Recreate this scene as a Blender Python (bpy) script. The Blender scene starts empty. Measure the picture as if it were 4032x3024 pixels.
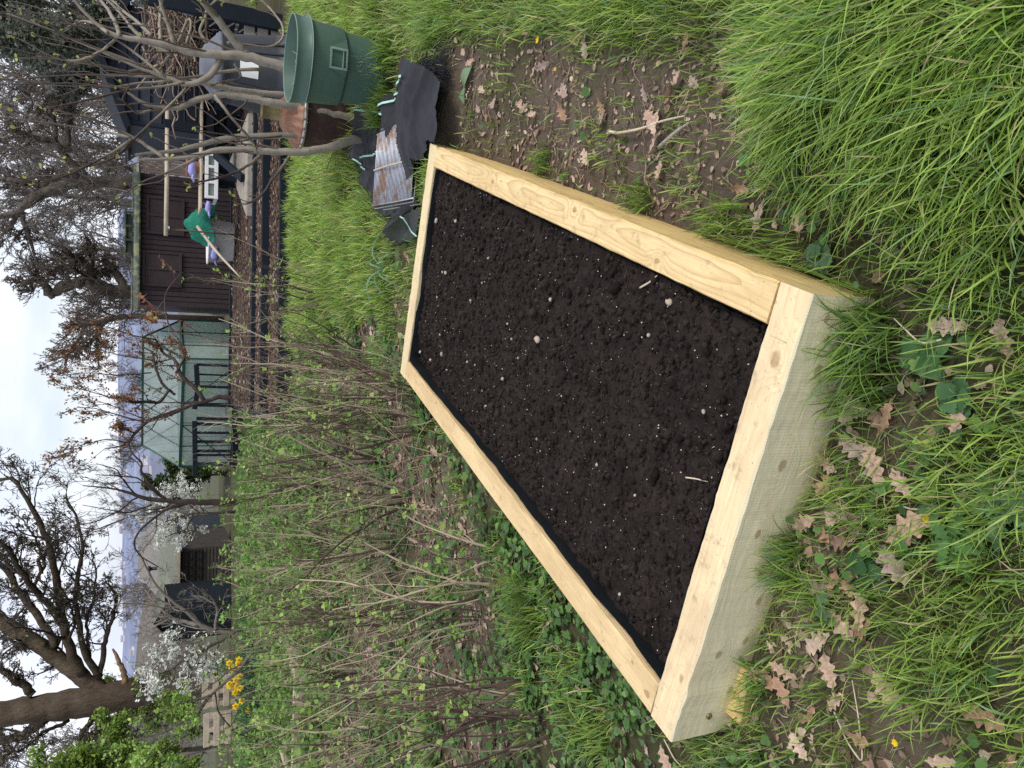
import bpy, bmesh, math, random
import numpy as np
from mathutils import Vector, Matrix

rng = np.random.default_rng(7)
random.seed(7)
scene = bpy.context.scene
COL = scene.collection

# ------------------------------------------------------------------ camera
CX, CY, CZ = 0.86057, -1.1522, 1.41633          # camera in the bed's own frame (metres)
PITCH, YAW, ROLL, FPX = 0.441306, 0.385769, 0.0121945, 3032.0
_fw = np.array([0, math.cos(PITCH), -math.sin(PITCH)])
_rt = np.array([1.0, 0, 0])
_up = np.cross(_rt, _fw)
RT = math.cos(ROLL) * _rt + math.sin(ROLL) * _up
UP = -math.sin(ROLL) * _rt + math.cos(ROLL) * _up
CAM = np.array([0, 0, CZ])

cd = bpy.data.cameras.new("camera")
cam = bpy.data.objects.new("camera", cd)
COL.objects.link(cam)
# the photograph was taken with the phone upright and saved lying on its side
m = Matrix.Identity(4)
xa, ya, za = -UP, RT, -_fw
for i in range(3):
    m[i][0], m[i][1], m[i][2], m[i][3] = xa[i], ya[i], za[i], CAM[i]
cam.matrix_world = m
cd.sensor_fit = 'HORIZONTAL'
cd.sensor_width = 36.0
cd.lens = 36.0 * FPX / 4032.0
cd.clip_start = 0.05
cd.clip_end = 6000
scene.camera = cam


def ray(x, y):
    return _fw + (3024 - y - 1512) / FPX * RT - (x - 2016) / FPX * UP


def pt(x, y, Y):
    d = ray(x, y)
    return CAM + d * (Y / d[1])


def gp(x, y, z=0.0):
    d = ray(x, y)
    return CAM + d * ((z - CAM[2]) / d[2])


def win(ox, oy, sc=1200 / 2212):
    return lambda x, y: (ox + x * sc, oy + y * sc)


A_ = win(0, 0); B_ = win(0, 750); C_ = win(0, 1500); D_ = win(0, 2124)
E_ = win(1000, 0); F_ = win(1000, 800); G_ = win(1000, 1600); H_ = win(1200, 2124)
S_ = win(0, 0, 4032 / 2212)
Q_ = win(360, 0, 800 / 1269); T_ = win(500, 450, 800 / 1269)
CYW, SYW = math.cos(YAW), math.sin(YAW)


def b2w(bx, by, z=0.0):
    x, y = bx - CX, by - CY
    return np.array([CYW * x + SYW * y, -SYW * x + CYW * y, z])


def w2b(X, Y):
    return CYW * X - SYW * Y + CX, SYW * X + CYW * Y + CY


BL, BT, BH = 2.597, 0.098, 0.187                # bed length, timber thickness, height above ground


# ------------------------------------------------------------------ noise
def _h(i, j, k):
    with np.errstate(over='ignore'):
        n = (i.astype(np.int64) * 374761393 + j.astype(np.int64) * 668265263 + int(k) * 144665) & 0xffffffff
        n = ((n ^ (n >> 13)) * 1274126177) & 0xffffffff
        n = n ^ (n >> 16)
    return (n & 0xffffff) / float(0xffffff)


def vn(x, y, s=0):
    x = np.asarray(x, float); y = np.asarray(y, float)
    i, j = np.floor(x), np.floor(y)
    f, g = x - i, y - j
    f = f * f * (3 - 2 * f); g = g * g * (3 - 2 * g)
    a = _h(i, j, s); b = _h(i + 1, j, s); c = _h(i, j + 1, s); d = _h(i + 1, j + 1, s)
    return (a * (1 - f) + b * f) * (1 - g) + (c * (1 - f) + d * f) * g


def fbm(x, y, s=0, o=4):
    r = 0; a = .5
    for k in range(o):
        r = r + a * vn(x, y, s + k * 17); x = x * 2.03; y = y * 2.03; a *= .5
    return r / (1 - .5 ** o)


def sm(x, a, b):
    t = np.clip((np.asarray(x, float) - a) / (b - a), 0, 1)
    return t * t * (3 - 2 * t)


def ground_z(X, Y):
    X = np.asarray(X, float); Y = np.asarray(Y, float)
    bx, by = w2b(X, Y)
    z = -0.07 * sm(Y, 11, 15) - 0.62 * sm(Y, 14, 24) - 1.3 * sm(Y, 24, 45) - 26 * sm(Y, 45, 420)
    z = z + 0.14 * np.exp(-((bx - .80) / .40) ** 2 - ((by - 2.75) / .55) ** 2)
    z = z + 0.05 * np.exp(-((bx - 1.35) / .5) ** 2) * sm(by, -1, .5) * (1 - sm(by, 4, 6))
    near = 1 - sm(Y, 9, 14)
    inbed = sm(np.maximum(np.abs(bx) - .6, np.abs(by - BL / 2) - BL / 2), -.02, .10)
    n = (fbm(X * 2.2, Y * 2.2, 3, 3) - .5) * .05 + (fbm(X * 9, Y * 9, 5, 3) - .5) * .028
    z = z + n * near * (.15 + .85 * inbed)
    return z


def gz(X, Y):
    return float(ground_z(np.array([X]), np.array([Y]))[0])


def gg(x, y):
    """ground point seen at source pixel x, y"""
    p = gp(x, y, 0)
    for _ in range(6):
        p = gp(x, y, gz(p[0], p[1]))
    return p


# ------------------------------------------------------------------ mesh builder
def rot_z(a):
    c, s = math.cos(a), math.sin(a)
    return np.array([[c, -s, 0], [s, c, 0], [0, 0, 1.0]])


class MB:
    def __init__(self):
        self.V = []; self.C = []; self.F = {3: [], 4: []}; self.M = {3: [], 4: []}; self.n = 0

    def add(self, V, faces, col=(.5, .5, .5), m=0):
        V = np.asarray(V, float).reshape(-1, 3)
        c = np.asarray(col, float)
        if c.ndim == 1:
            c = np.broadcast_to(c[:3], (len(V), 3))
        self.V.append(V); self.C.append(c)
        if not isinstance(faces, (list, tuple)):
            faces = [faces]
        for f in faces:
            f = np.asarray(f, np.int64)
            if f.size == 0:
                continue
            k = f.shape[1]
            self.F[k].append(f + self.n)
            self.M[k].append(np.full(len(f), m, np.int32))
        self.n += len(V)
        return self

    def box(self, c, s, R=None, col=(.5, .5, .5), bev=.004, m=0):
        c = np.asarray(c, float); h = np.asarray(s, float) / 2
        b = min(bev, h.min() * .45)
        V = []; idx = {}
        for sx in (-1, 1):
            for sy in (-1, 1):
                for sz in (-1, 1):
                    sg = np.array([sx, sy, sz])
                    for a in range(3):
                        p = sg * (h - b); p = p.astype(float); p[a] = sg[a] * h[a]
                        idx[(sx, sy, sz, a)] = len(V); V.append(p)
        q = []; t = []
        for a in range(3):
            o = [k for k in range(3) if k != a]
            for s_ in (-1, 1):
                f = []
                for u, v in ((-1, -1), (1, -1), (1, 1), (-1, 1)):
                    g = [0, 0, 0]; g[a] = s_; g[o[0]] = u; g[o[1]] = v
                    f.append(idx[(*g, a)])
                flip = (s_ > 0) == (a == 1)
                q.append(f[::-1] if flip else f)
        for a in range(3):                       # chamfers along axis a
            o = [k for k in range(3) if k != a]
            for u in (-1, 1):
                for v in (-1, 1):
                    g0 = [0, 0, 0]; g1 = [0, 0, 0]
                    g0[o[0]] = g1[o[0]] = u; g0[o[1]] = g1[o[1]] = v; g0[a] = -1; g1[a] = 1
                    q.append([idx[(*g0, o[0])], idx[(*g1, o[0])], idx[(*g1, o[1])], idx[(*g0, o[1])]])
        for sx in (-1, 1):
            for sy in (-1, 1):
                for sz in (-1, 1):
                    t.append([idx[(sx, sy, sz, k)] for k in range(3)])
        V = np.array(V)
        if R is not None:
            V = V @ np.asarray(R).T
        return self.add(V + c, [np.array(q), np.array(t)], col, m)

    def bar(self, p, q, w, h, col=(.5, .5, .5), up=(0, 0, 1), bev=.003, m=0, ext=0):
        """square bar from p to q; w across, h along 'up'"""
        p = np.asarray(p, float); q = np.asarray(q, float)
        d = q - p; L = np.linalg.norm(d); d = d / L
        u = np.asarray(up, float); s_ = np.cross(u, d)
        if np.linalg.norm(s_) < 1e-4:
            s_ = np.cross(np.array([0, 1., 0]), d)
        s_ /= np.linalg.norm(s_); u = np.cross(d, s_)
        R = np.stack([d, s_, u], 1)
        return self.box((p + q) / 2, (L + ext, w, h), R, col, bev, m)

    def tube(self, pts, r, n=8, col=(.5, .5, .5), cap=True, m=0):
        P = np.asarray(pts, float); K = len(P)
        r = np.broadcast_to(np.asarray(r, float), (K,))
        T = np.gradient(P, axis=0); T /= np.linalg.norm(T, axis=1)[:, None] + 1e-12
        ref = np.array([0, 0, 1.]) if abs(T[0][2]) < .9 else np.array([1., 0, 0])
        b = np.cross(T[0], ref); b /= np.linalg.norm(b)
        V = np.zeros((K, n, 3)); a = np.arange(n) * 2 * math.pi / n
        for i in range(K):
            b = b - T[i] * (b @ T[i]); b /= np.linalg.norm(b) + 1e-12
            c = np.cross(T[i], b)
            V[i] = P[i] + r[i] * (np.cos(a)[:, None] * b + np.sin(a)[:, None] * c)
        V = V.reshape(-1, 3)
        i, j = np.meshgrid(np.arange(K - 1), np.arange(n), indexing='ij')
        i = i.ravel(); j = j.ravel(); j2 = (j + 1) % n
        q = np.stack([i * n + j, i * n + j2, (i + 1) * n + j2, (i + 1) * n + j], 1)
        t = np.zeros((0, 3), int)
        cc = np.asarray(col, float)
        if cc.ndim == 2:
            cc = np.repeat(cc, n, 0)
        if cap:
            V = np.vstack([V, P[0], P[-1]])
            if cc.ndim == 2:
                cc = np.vstack([cc, cc[0], cc[-1]])
            k = np.arange(n); k2 = (k + 1) % n
            t = np.vstack([np.stack([np.full(n, K * n), k2, k], 1),
                           np.stack([np.full(n, K * n + 1), (K - 1) * n + k, (K - 1) * n + k2], 1)])
        return self.add(V, [q, t], cc, m)

    def tubes(self, P, R, n=3, col=(.5, .5, .5), m=0):
        """many tubes at once: P (N,K,3), R (N,K), col (3,), (N,3) or (N,K,3)"""
        P = np.asarray(P, float); N, K, _ = P.shape
        if N == 0:
            return self
        T = np.gradient(P, axis=1); T /= np.linalg.norm(T, axis=2, keepdims=True) + 1e-12
        d = P[:, -1] - P[:, 0]
        ref = np.zeros((N, 3)); ref[np.arange(N), np.argmin(np.abs(d), 1)] = 1
        b = np.cross(T, ref[:, None, :]); b /= np.linalg.norm(b, axis=2, keepdims=True) + 1e-12
        c = np.cross(T, b)
        a = np.arange(n) * 2 * math.pi / n
        V = P[:, :, None] + R[:, :, None, None] * (np.cos(a)[None, None, :, None] * b[:, :, None] + np.sin(a)[None, None, :, None] * c[:, :, None])
        i, j, k = np.meshgrid(np.arange(N), np.arange(K - 1), np.arange(n), indexing='ij')
        i = i.ravel(); j = j.ravel(); k = k.ravel(); k2 = (k + 1) % n
        o = i * K * n
        q = np.stack([o + j * n + k, o + j * n + k2, o + (j + 1) * n + k2, o + (j + 1) * n + k], 1)
        cc = np.asarray(col, float)
        if cc.ndim == 2:
            cc = np.repeat(cc, K * n, 0)
        elif cc.ndim == 3:
            cc = np.repeat(cc.reshape(-1, 3), n, 0)
        return self.add(V.reshape(-1, 3), q, cc, m)

    def blades(self, P, W, side, col, m=0):
        """many flat ribbons: P (N,K,3), W (N,K) half widths, side (N,3), col (N,3) or (N,K,3)"""
        N, K, _ = P.shape
        if N == 0:
            return self
        V = np.stack([P - side[:, None] * W[..., None], P + side[:, None] * W[..., None]], 2)
        i, j = np.meshgrid(np.arange(N), np.arange(K - 1), indexing='ij')
        o = (i * K * 2 + j * 2).ravel()
        q = np.stack([o, o + 1, o + 3, o + 2], 1)
        cc = np.asarray(col, float)
        cc = np.repeat(cc, K * 2, 0) if cc.ndim == 2 else np.repeat(cc.reshape(-1, 3), 2, 0)
        return self.add(V.reshape(-1, 3), q, cc, m)

    def scatter(self, tpl, pos, R, s, col, m=0):
        """many copies of a small template (V, faces[, shade]) joined in this mesh"""
        TV, TF = tpl[0], tpl[1]
        N = len(pos)
        if N == 0:
            return self
        V = np.einsum('nij,kj->nki', R, TV) * np.asarray(s, float).reshape(N, 1, -1) + np.asarray(pos)[:, None]
        K = len(TV)
        c = np.repeat(np.asarray(col, float)[:, None], K, 1)
        if len(tpl) > 2:
            c = c * tpl[2][None, :, None]
        fs = []
        for f in TF:
            f = np.asarray(f)
            fs.append((f[None] + (np.arange(N) * K)[:, None, None]).reshape(-1, f.shape[1]))
        return self.add(V.reshape(-1, 3), fs, c.reshape(-1, 3), m)

    def lathe(self, prof, c, n=32, col=(.5, .5, .5), sx=1, sy=1, lobes=None, R=None, m=0, cap=False):
        prof = np.asarray(prof, float); K = len(prof)
        a = np.arange(n) * 2 * math.pi / n
        rr = prof[:, 0][:, None] * np.ones(n)
        if lobes is not None:
            rr = rr * lobes(a, prof)
        V = np.stack([rr * np.cos(a) * sx, rr * np.sin(a) * sy, prof[:, 1][:, None] * np.ones(n)], -1).reshape(-1, 3)
        i, j = np.meshgrid(np.arange(K - 1), np.arange(n), indexing='ij')
        i = i.ravel(); j = j.ravel(); j2 = (j + 1) % n
        q = np.stack([i * n + j, i * n + j2, (i + 1) * n + j2, (i + 1) * n + j], 1)
        t = np.zeros((0, 3), int)
        if cap:
            V = np.vstack([V, [0, 0, prof[-1, 1]]]); k = np.arange(n)
            t = np.stack([np.full(n, K * n), (K - 1) * n + k, (K - 1) * n + (k + 1) % n], 1)
        if R is not None:
            V = V @ np.asarray(R).T
        return self.add(V + np.asarray(c, float), [q, t], col, m)

    def grid(self, G, col=(.5, .5, .5), mask=None, m=0):
        """G (a,b,3) surface; mask (a-1,b-1) keeps cells"""
        a, b, _ = G.shape
        i, j = np.meshgrid(np.arange(a - 1), np.arange(b - 1), indexing='ij')
        q = np.stack([i * b + j, (i + 1) * b + j, (i + 1) * b + j + 1, i * b + j + 1], -1)
        q = q[mask] if mask is not None else q.reshape(-1, 4)
        c = np.asarray(col, float)
        if c.ndim == 3:
            c = c.reshape(-1, 3)
        return self.add(G.reshape(-1, 3), q, c, m)

    def poly(self, P, col=(.5, .5, .5), m=0, thick=None, nrm=None):
        """flat convex polygon, optionally thickened along nrm"""
        P = np.asarray(P, float); k = len(P)
        if thick is None:
            return self.add(P, np.array([[0, i, i + 1] for i in range(1, k - 1)]), col, m)
        n_ = np.asarray(nrm, float) * thick
        V = np.vstack([P, P + n_])
        t = [[0, i + 1, i] for i in range(1, k - 1)] + [[k, k + i, k + i + 1] for i in range(1, k - 1)]
        q = [[i, (i + 1) % k, k + (i + 1) % k, k + i] for i in range(k)]
        return self.add(V, [np.array(t), np.array(q)], col, m)

    def build(self, name, mats, parent=None, smooth=True, origin=None):
        V = np.vstack(self.V)
        C = np.vstack(self.C)
        if parent is not None:
            o = np.array(parent.get('_org', (0, 0, 0)), float)
        else:
            o = np.asarray(origin if origin is not None else (0, 0, 0), float)
        V = V - o
        me = bpy.data.meshes.new(name)
        me.vertices.add(len(V)); me.vertices.foreach_set('co', V.astype(np.float32).ravel())
        Q = np.vstack(self.F[4]) if self.F[4] else np.zeros((0, 4), np.int64)
        T = np.vstack(self.F[3]) if self.F[3] else np.zeros((0, 3), np.int64)
        li = np.concatenate([Q.ravel(), T.ravel()]).astype(np.int32)
        me.loops.add(len(li)); me.loops.foreach_set('vertex_index', li)
        st = np.concatenate([np.arange(len(Q)) * 4, len(Q) * 4 + np.arange(len(T)) * 3]).astype(np.int32)
        me.polygons.add(len(st)); me.polygons.foreach_set('loop_start', st)
        mi = np.concatenate([np.concatenate(self.M[4]) if self.M[4] else np.zeros(0, np.int32),
                             np.concatenate(self.M[3]) if self.M[3] else np.zeros(0, np.int32)]).astype(np.int32)
        me.polygons.foreach_set('material_index', mi)
        me.polygons.foreach_set('use_smooth', np.full(len(st), bool(smooth)))
        at = me.attributes.new('Col', 'FLOAT_COLOR', 'POINT')
        at.data.foreach_set('color', np.hstack([C, np.ones((len(C), 1))]).astype(np.float32).ravel())
        me.update(calc_edges=True); me.validate()
        for mt in (mats if isinstance(mats, (list, tuple)) else [mats]):
            me.materials.append(mt)
        ob = bpy.data.objects.new(name, me)
        COL.objects.link(ob)
        if parent is not None:
            ob.parent = parent
        else:
            ob.location = o
        return ob


def tag(o, label=None, cat=None, group=None, kind=None):
    if label: o['label'] = label
    if cat: o['category'] = cat
    if group: o['group'] = group
    if kind: o['kind'] = kind
    return o


def thing(name, label, cat, loc=(0, 0, 0), group=None):
    o = bpy.data.objects.new(name, None)
    COL.objects.link(o)
    o.location = [float(v) for v in loc]
    o['_org'] = [float(v) for v in loc]
    o.empty_display_size = .05
    return tag(o, label, cat, group)


def copy_thing(src, loc, rz, label=None, sc=None):
    c = src.copy(); COL.objects.link(c)
    c.location = loc; c.rotation_euler = (src.rotation_euler[0], src.rotation_euler[1], rz)
    if sc: c.scale = (sc, sc, sc)
    if label: c['label'] = label
    for ch in list(src.children):
        k = ch.copy(); COL.objects.link(k); k.parent = c
        for g2 in list(ch.children):
            k2 = g2.copy(); COL.objects.link(k2); k2.parent = k
    return c


# ------------------------------------------------------------------ random rotations
def rots(N, tilt=(0, .6), r=rng):
    yaw = r.uniform(0, 2 * math.pi, N); ti = r.uniform(tilt[0], tilt[1], N); az = r.uniform(0, 2 * math.pi, N)
    c, s = np.cos(yaw), np.sin(yaw); Z = np.zeros((N, 3, 3))
    Z[:, 0, 0] = c; Z[:, 0, 1] = -s; Z[:, 1, 0] = s; Z[:, 1, 1] = c; Z[:, 2, 2] = 1
    k = np.stack([np.cos(az), np.sin(az), 0 * az], 1)
    K = np.zeros((N, 3, 3))
    K[:, 0, 1] = -k[:, 2]; K[:, 0, 2] = k[:, 1]; K[:, 1, 0] = k[:, 2]; K[:, 1, 2] = -k[:, 0]; K[:, 2, 0] = -k[:, 1]; K[:, 2, 1] = k[:, 0]
    R = np.eye(3) + np.sin(ti)[:, None, None] * K + (1 - np.cos(ti))[:, None, None] * (K @ K)
    return R @ Z


# ------------------------------------------------------------------ leaf templates
def tpl_lens(w=.3, seg=3, bend=.15):
    t = np.linspace(0, 1, seg + 1)
    hw = w * np.sin(math.pi * np.clip(t * .92 + .06, 0, 1)) ** .8; hw[-1] = .01
    mid = np.stack([t, 0 * t, bend * np.sin(t * math.pi) - .15 * t * t], 1)
    L = mid + np.stack([0 * t, -hw, .12 * w + 0 * t], 1); Rr = mid + np.stack([0 * t, hw, .12 * w + 0 * t], 1)
    V = np.stack([L, mid, Rr], 1).reshape(-1, 3)
    q = []
    for i in range(seg):
        q += [[i * 3, i * 3 + 1, i * 3 + 4, i * 3 + 3], [i * 3 + 1, i * 3 + 2, i * 3 + 5, i * 3 + 4]]
    return V, [np.array(q)]


def tpl_palm(lobes=3, depth=.35, n=14, cup=.18, notch=True):
    """lobed leaf, stalk at origin, grows along +x"""
    a = np.linspace(-2.6, 2.6, n)
    r = .5 * (1 - depth * (1 - np.abs(np.cos(a * lobes / 2 * .82)))) * (1 - .10 * np.abs(a) / 2.6)
    r = r * (1 + .07 * np.cos(np.arange(n) * math.pi))
    x = .45 + r * np.cos(a); y = r * np.sin(a) * 1.05
    z = cup * (r / .5) ** 2 * .5 * (np.abs(np.sin(a)) + .3) - .05
    V = np.vstack([[.08, 0, 0], [.42, 0, -.03], np.stack([x, y, z], 1)])
    t = [[1, 2 + i, 3 + i] for i in range(n - 1)] + [[0, 2, 1], [0, 1, 1 + n]]
    sh = np.concatenate([[.8, .85], np.ones(n)])
    return V, [np.array(t)], sh


def oak_leaf_V(seed, seg=15, curl=.5):
    r = np.random.default_rng(seed)
    t = np.linspace(0, 1, seg * 2 + 1)
    env = .30 * np.sin(math.pi * np.clip(t, 0, 1) ** .8) ** .8 * (.55 + .7 * t)
    lob = 1 - .52 * (.5 + .5 * np.cos(t * 2 * math.pi * 4.2 + r.uniform(0, 1))) * sm(t, .12, .25) * (1 - sm(t, .93, 1))
    hl = env * lob * r.uniform(.85, 1.1); hr = env * (1 - .52 * (.5 + .5 * np.cos(t * 2 * math.pi * 4.2 + r.uniform(0, 1.2))) * sm(t, .12, .25) * (1 - sm(t, .93, 1)))
    hl[-1] = hr[-1] = .02; hl[:3] = hr[:3] = [.012, .014, .03]
    cx = curl * r.uniform(-1, 1.2); cl = curl * r.uniform(.2, 1.4); tw = r.uniform(-1, 1) * curl
    x = t - .5; yb = .06 * np.sin(t * 3 + r.uniform(0, 6)) * r.uniform(.2, 1)
    zb = cx * .35 * (x ** 2 - .1) + .02 * np.sin(t * 9 + r.uniform(0, 6))
    rows = []
    for u in (-1, -.5, 0, .5, 1):
        h = (hl if u < 0 else hr) * u
        a = tw * x * 1.5
        z = cl * 1.4 * h * h + .02 * np.sin(t * 14 + u * 3)
        rows.append(np.stack([x, yb + h * np.cos(a) - z * np.sin(a), zb + h * np.sin(a) + z * np.cos(a)], 1))
    return np.stack(rows, 1)                     # (2seg+1, 5, 3)


ICO_V = None


def tpl_lump(seed, sub=1, amp=.35):
    bm = bmesh.new(); bmesh.ops.create_icosphere(bm, subdivisions=sub, radius=1)
    V = np.array([v.co[:] for v in bm.verts]); T = np.array([[v.index for v in f.verts] for f in bm.faces]); bm.free()
    r = np.random.default_rng(seed)
    V = V * (1 + amp * (r.random(len(V)) - .5) * 2)[:, None] * r.uniform(.75, 1.25, 3)
    return V, [T]


# ------------------------------------------------------------------ materials
class NT:
    def __init__(self, name):
        self.mat = bpy.data.materials.new(name); self.mat.use_nodes = True
        self.t = self.mat.node_tree; self.t.nodes.clear()
        self.out = self.t.nodes.new('ShaderNodeOutputMaterial')

    def n(self, typ, props=None, **ins):
        nd = self.t.nodes.new('ShaderNode' + typ)
        for k, v in (props or {}).items():
            setattr(nd, k, v)
        for k, v in ins.items():
            key = int(k[1:]) if k[0] == 'i' and k[1:].isdigit() else k.replace('_', ' ')
            s_ = nd.inputs[key]
            if isinstance(v, bpy.types.NodeSocket):
                self.t.links.new(v, s_)
            elif isinstance(v, bpy.types.Node):
                self.t.links.new(v.outputs[0], s_)
            else:
                s_.default_value = v
        return nd

    def math(self, op, a, b=0.0, clamp=False):
        return self.n('Math', dict(operation=op, use_clamp=clamp), i0=a, i1=b).outputs[0]

    def mix(self, f, a, b, mode='MIX'):
        nd = self.n('Mix', dict(data_type='RGBA', blend_type=mode), i0=f, i6=a, i7=b)
        return nd.outputs[2]

    def noise(self, vec, scale, detail=3.0, rough=.55, dist=0.0):
        return self.n('TexNoise', None, Vector=vec, Scale=scale, Detail=detail, Roughness=rough, Distortion=dist).outputs[0]

    def ramp(self, f, stops):
        nd = self.n('ValToRGB', None, Fac=f); e = nd.color_ramp.elements
        while len(e) < len(stops):
            e.new(.5)
        for k, (p, c) in zip(e, stops):
            k.position = p; k.color = (*c, 1) if len(c) == 3 else c
        return nd.outputs[0]

    def step(self, f, a, b):
        return self.n('MapRange', dict(interpolation_type='SMOOTHSTEP'), Value=f, i1=a, i2=b, i3=0.0, i4=1.0).outputs[0]

    def fin(self, shader):
        self.t.links.new(shader.outputs[0] if isinstance(shader, bpy.types.Node) else shader, self.out.inputs[0])
        return self.mat


def c4(c):
    return (c[0], c[1], c[2], 1.0)


def pmat(name, col=None, rough=.7, metal=0.0, spec=.3, var=((6, .25),), stretch=(1, 1, 1), dirt=None, bump=None, transl=0.0, coat=0.0):
    """general procedural surface: flat colour or vertex colours, noise variation, a second 'dirt' colour and bump"""
    t = NT(name)
    tc = t.n('TexCoord').outputs['Object']
    v = t.n('Mapping', None, Vector=tc, Scale=stretch).outputs[0]
    c = t.n('Attribute', dict(attribute_name='Col')).outputs['Color'] if col is None else t.n('RGB').outputs[0]
    if col is not None:
        c.default_value = c4(col)
    for sc, am in var:
        k = t.noise(v, sc, 4)
        k = t.math('MULTIPLY_ADD', k, 2 * am * 1.6); k.node.inputs[2].default_value = 1 - am * 1.6
        k = t.math('MAXIMUM', k, .02)
        c = t.n('VectorMath', dict(operation='SCALE'), i0=c, Scale=k).outputs[0]
    if dirt:
        dc, sc, lo, hi, am = dirt
        k = t.step(t.noise(v, sc, 6, .65), lo, hi)
        c = t.mix(t.math('MULTIPLY', k, am), c, c4(dc))
    b = t.n('BsdfPrincipled', None, Base_Color=c, Roughness=rough, Metallic=metal)
    b.inputs['Specular IOR Level'].default_value = spec
    if coat:
        b.inputs['Coat Weight'].default_value = coat
    if bump:
        sc, st, di = bump
        bn = t.n('Bump', None, Strength=st, Distance=di, Height=t.noise(v, sc, 5, .6))
        t.t.links.new(bn.outputs[0], b.inputs['Normal'])
    if transl:
        tr = t.n('BsdfTranslucent', None, Color=c)
        mx = t.n('MixShader', None, i0=transl, i1=b, i2=tr)
        return t.fin(mx)
    return t.fin(b)


def timber(name, axis, light, dark, tint, pith, knots=(), ring=.0075, blot=.5, green=None, rough=.75, wan=.06, lat=.5):
    """sawn softwood: growth rings around a wandering pith, knots that bend the grain, dirt and saw marks"""
    t = NT(name)
    tc = t.n('TexCoord').outputs['Object']
    sep = t.n('SeparateXYZ', None, i0=tc)
    X, Y, Z = sep.outputs
    la, cr = (X, Y) if axis == 'x' else (Y, X)
    p = t.n('CombineXYZ', None, i0=la, i1=cr, i2=Z).outputs[0]
    lowv = t.n('Mapping', None, Vector=p, Scale=(1.3, 5.0, 5.0)).outputs[0]
    low = t.noise(lowv, 1.0, 2, .5, .3)
    dy = t.math('SUBTRACT', cr, pith[0]); dz = t.math('SUBTRACT', Z, pith[1])
    r = t.math('SQRT', t.math('ADD', t.math('MULTIPLY', dy, dy), t.math('MULTIPLY', dz, dz)))
    r = t.math('ADD', r, t.math('MULTIPLY', t.math('SUBTRACT', low, .5), wan))
    fv = t.n('Mapping', None, Vector=p, Scale=(6, 60, 60)).outputs[0]
    r = t.math('ADD', r, t.math('MULTIPLY', t.math('SUBTRACT', t.noise(fv, 1.0, 3), .5), .004))
    kn = None
    for (kx, ky, kz, kr) in knots:
        d = t.n('VectorMath', dict(operation='DISTANCE'), i0=t.n('VectorMath', dict(operation='MULTIPLY'), i0=p, i1=(.7, 1, 1)).outputs[0], i1=(kx * .7, ky, kz)).outputs['Value']
        d = t.math('ADD', d, t.math('MULTIPLY', t.math('SUBTRACT', t.noise(p, 60.0, 2), .5), .012))
        g = t.math('EXPONENT', t.math('MULTIPLY', t.math('MULTIPLY', d, d), -1.0 / (kr * 2.4) ** 2))
        r = t.math('ADD', r, t.math('MULTIPLY', g, .035))
        k = t.math('SUBTRACT', 1.0, t.step(d, kr * .55, kr * 1.05))
        kn = k if kn is None else t.math('MAXIMUM', kn, k)
    w = t.math('FRACT', t.math('DIVIDE', r, ring))
    late = t.math('POWER', w, 3.0)
    c = t.mix(t.math('MULTIPLY', late, lat), c4(light), c4(dark))
    # broad tone changes along the board
    b1 = t.noise(t.n('Mapping', None, Vector=p, Scale=(2.5, 9, 9)).outputs[0], 1.0, 5, .6)
    c = t.mix(t.math('MULTIPLY', t.step(b1, .40, .62), blot), c, c4(tint))
    # grey-brown dirt specks
    b2 = t.noise(p, 22.0, 6, .7)
    c = t.mix(t.math('MULTIPLY', t.step(b2, .54, .72), .5), c, (.20, .145, .095, 1))
    b3 = t.noise(p, 130.0, 3, .6)
    c = t.mix(t.math('MULTIPLY', t.step(b3, .64, .74), .6), c, (.10, .07, .05, 1))
    if green:
        b4 = t.noise(t.n('Mapping', None, Vector=p, Scale=(3, 14, 14)).outputs[0], 1.0, 4, .6)
        c = t.mix(t.math('MULTIPLY', t.step(b4, .3, .6), .75), c, c4(green))
        # saw marks across the board
        sw = t.n('TexWave', dict(wave_type='BANDS', bands_direction='X'), Vector=p, Scale=42.0, Distortion=1.6, Detail=2.0).outputs['Fac']
        c = t.mix(t.math('MULTIPLY', t.math('SUBTRACT', 1.0, t.step(sw, .25, .6)), .10), c, (.2, .17, .1, 1))
    if kn is not None:
        c = t.mix(t.math('MULTIPLY', kn, .6), c, c4((.25, .14, .065)))
    fine = t.noise(t.n('Mapping', None, Vector=p, Scale=(9, 150, 150)).outputs[0], 1.0, 4)
    c = t.n('VectorMath', dict(operation='SCALE'), i0=c, Scale=t.math('MULTIPLY_ADD', fine, .5)).outputs[0]
    c.node.inputs['Scale'].links[0].from_node.inputs[2].default_value = .76
    b = t.n('BsdfPrincipled', None, Base_Color=c, Roughness=rough)
    b.inputs['Specular IOR Level'].default_value = .22
    hgt = t.math('ADD', t.math('MULTIPLY', fine, .5), t.math('MULTIPLY', late, .5))
    bn = t.n('Bump', None, Strength=.5, Distance=.002, Height=hgt)
    t.t.links.new(bn.outputs[0], b.inputs['Normal'])
    return t.fin(b)


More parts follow.
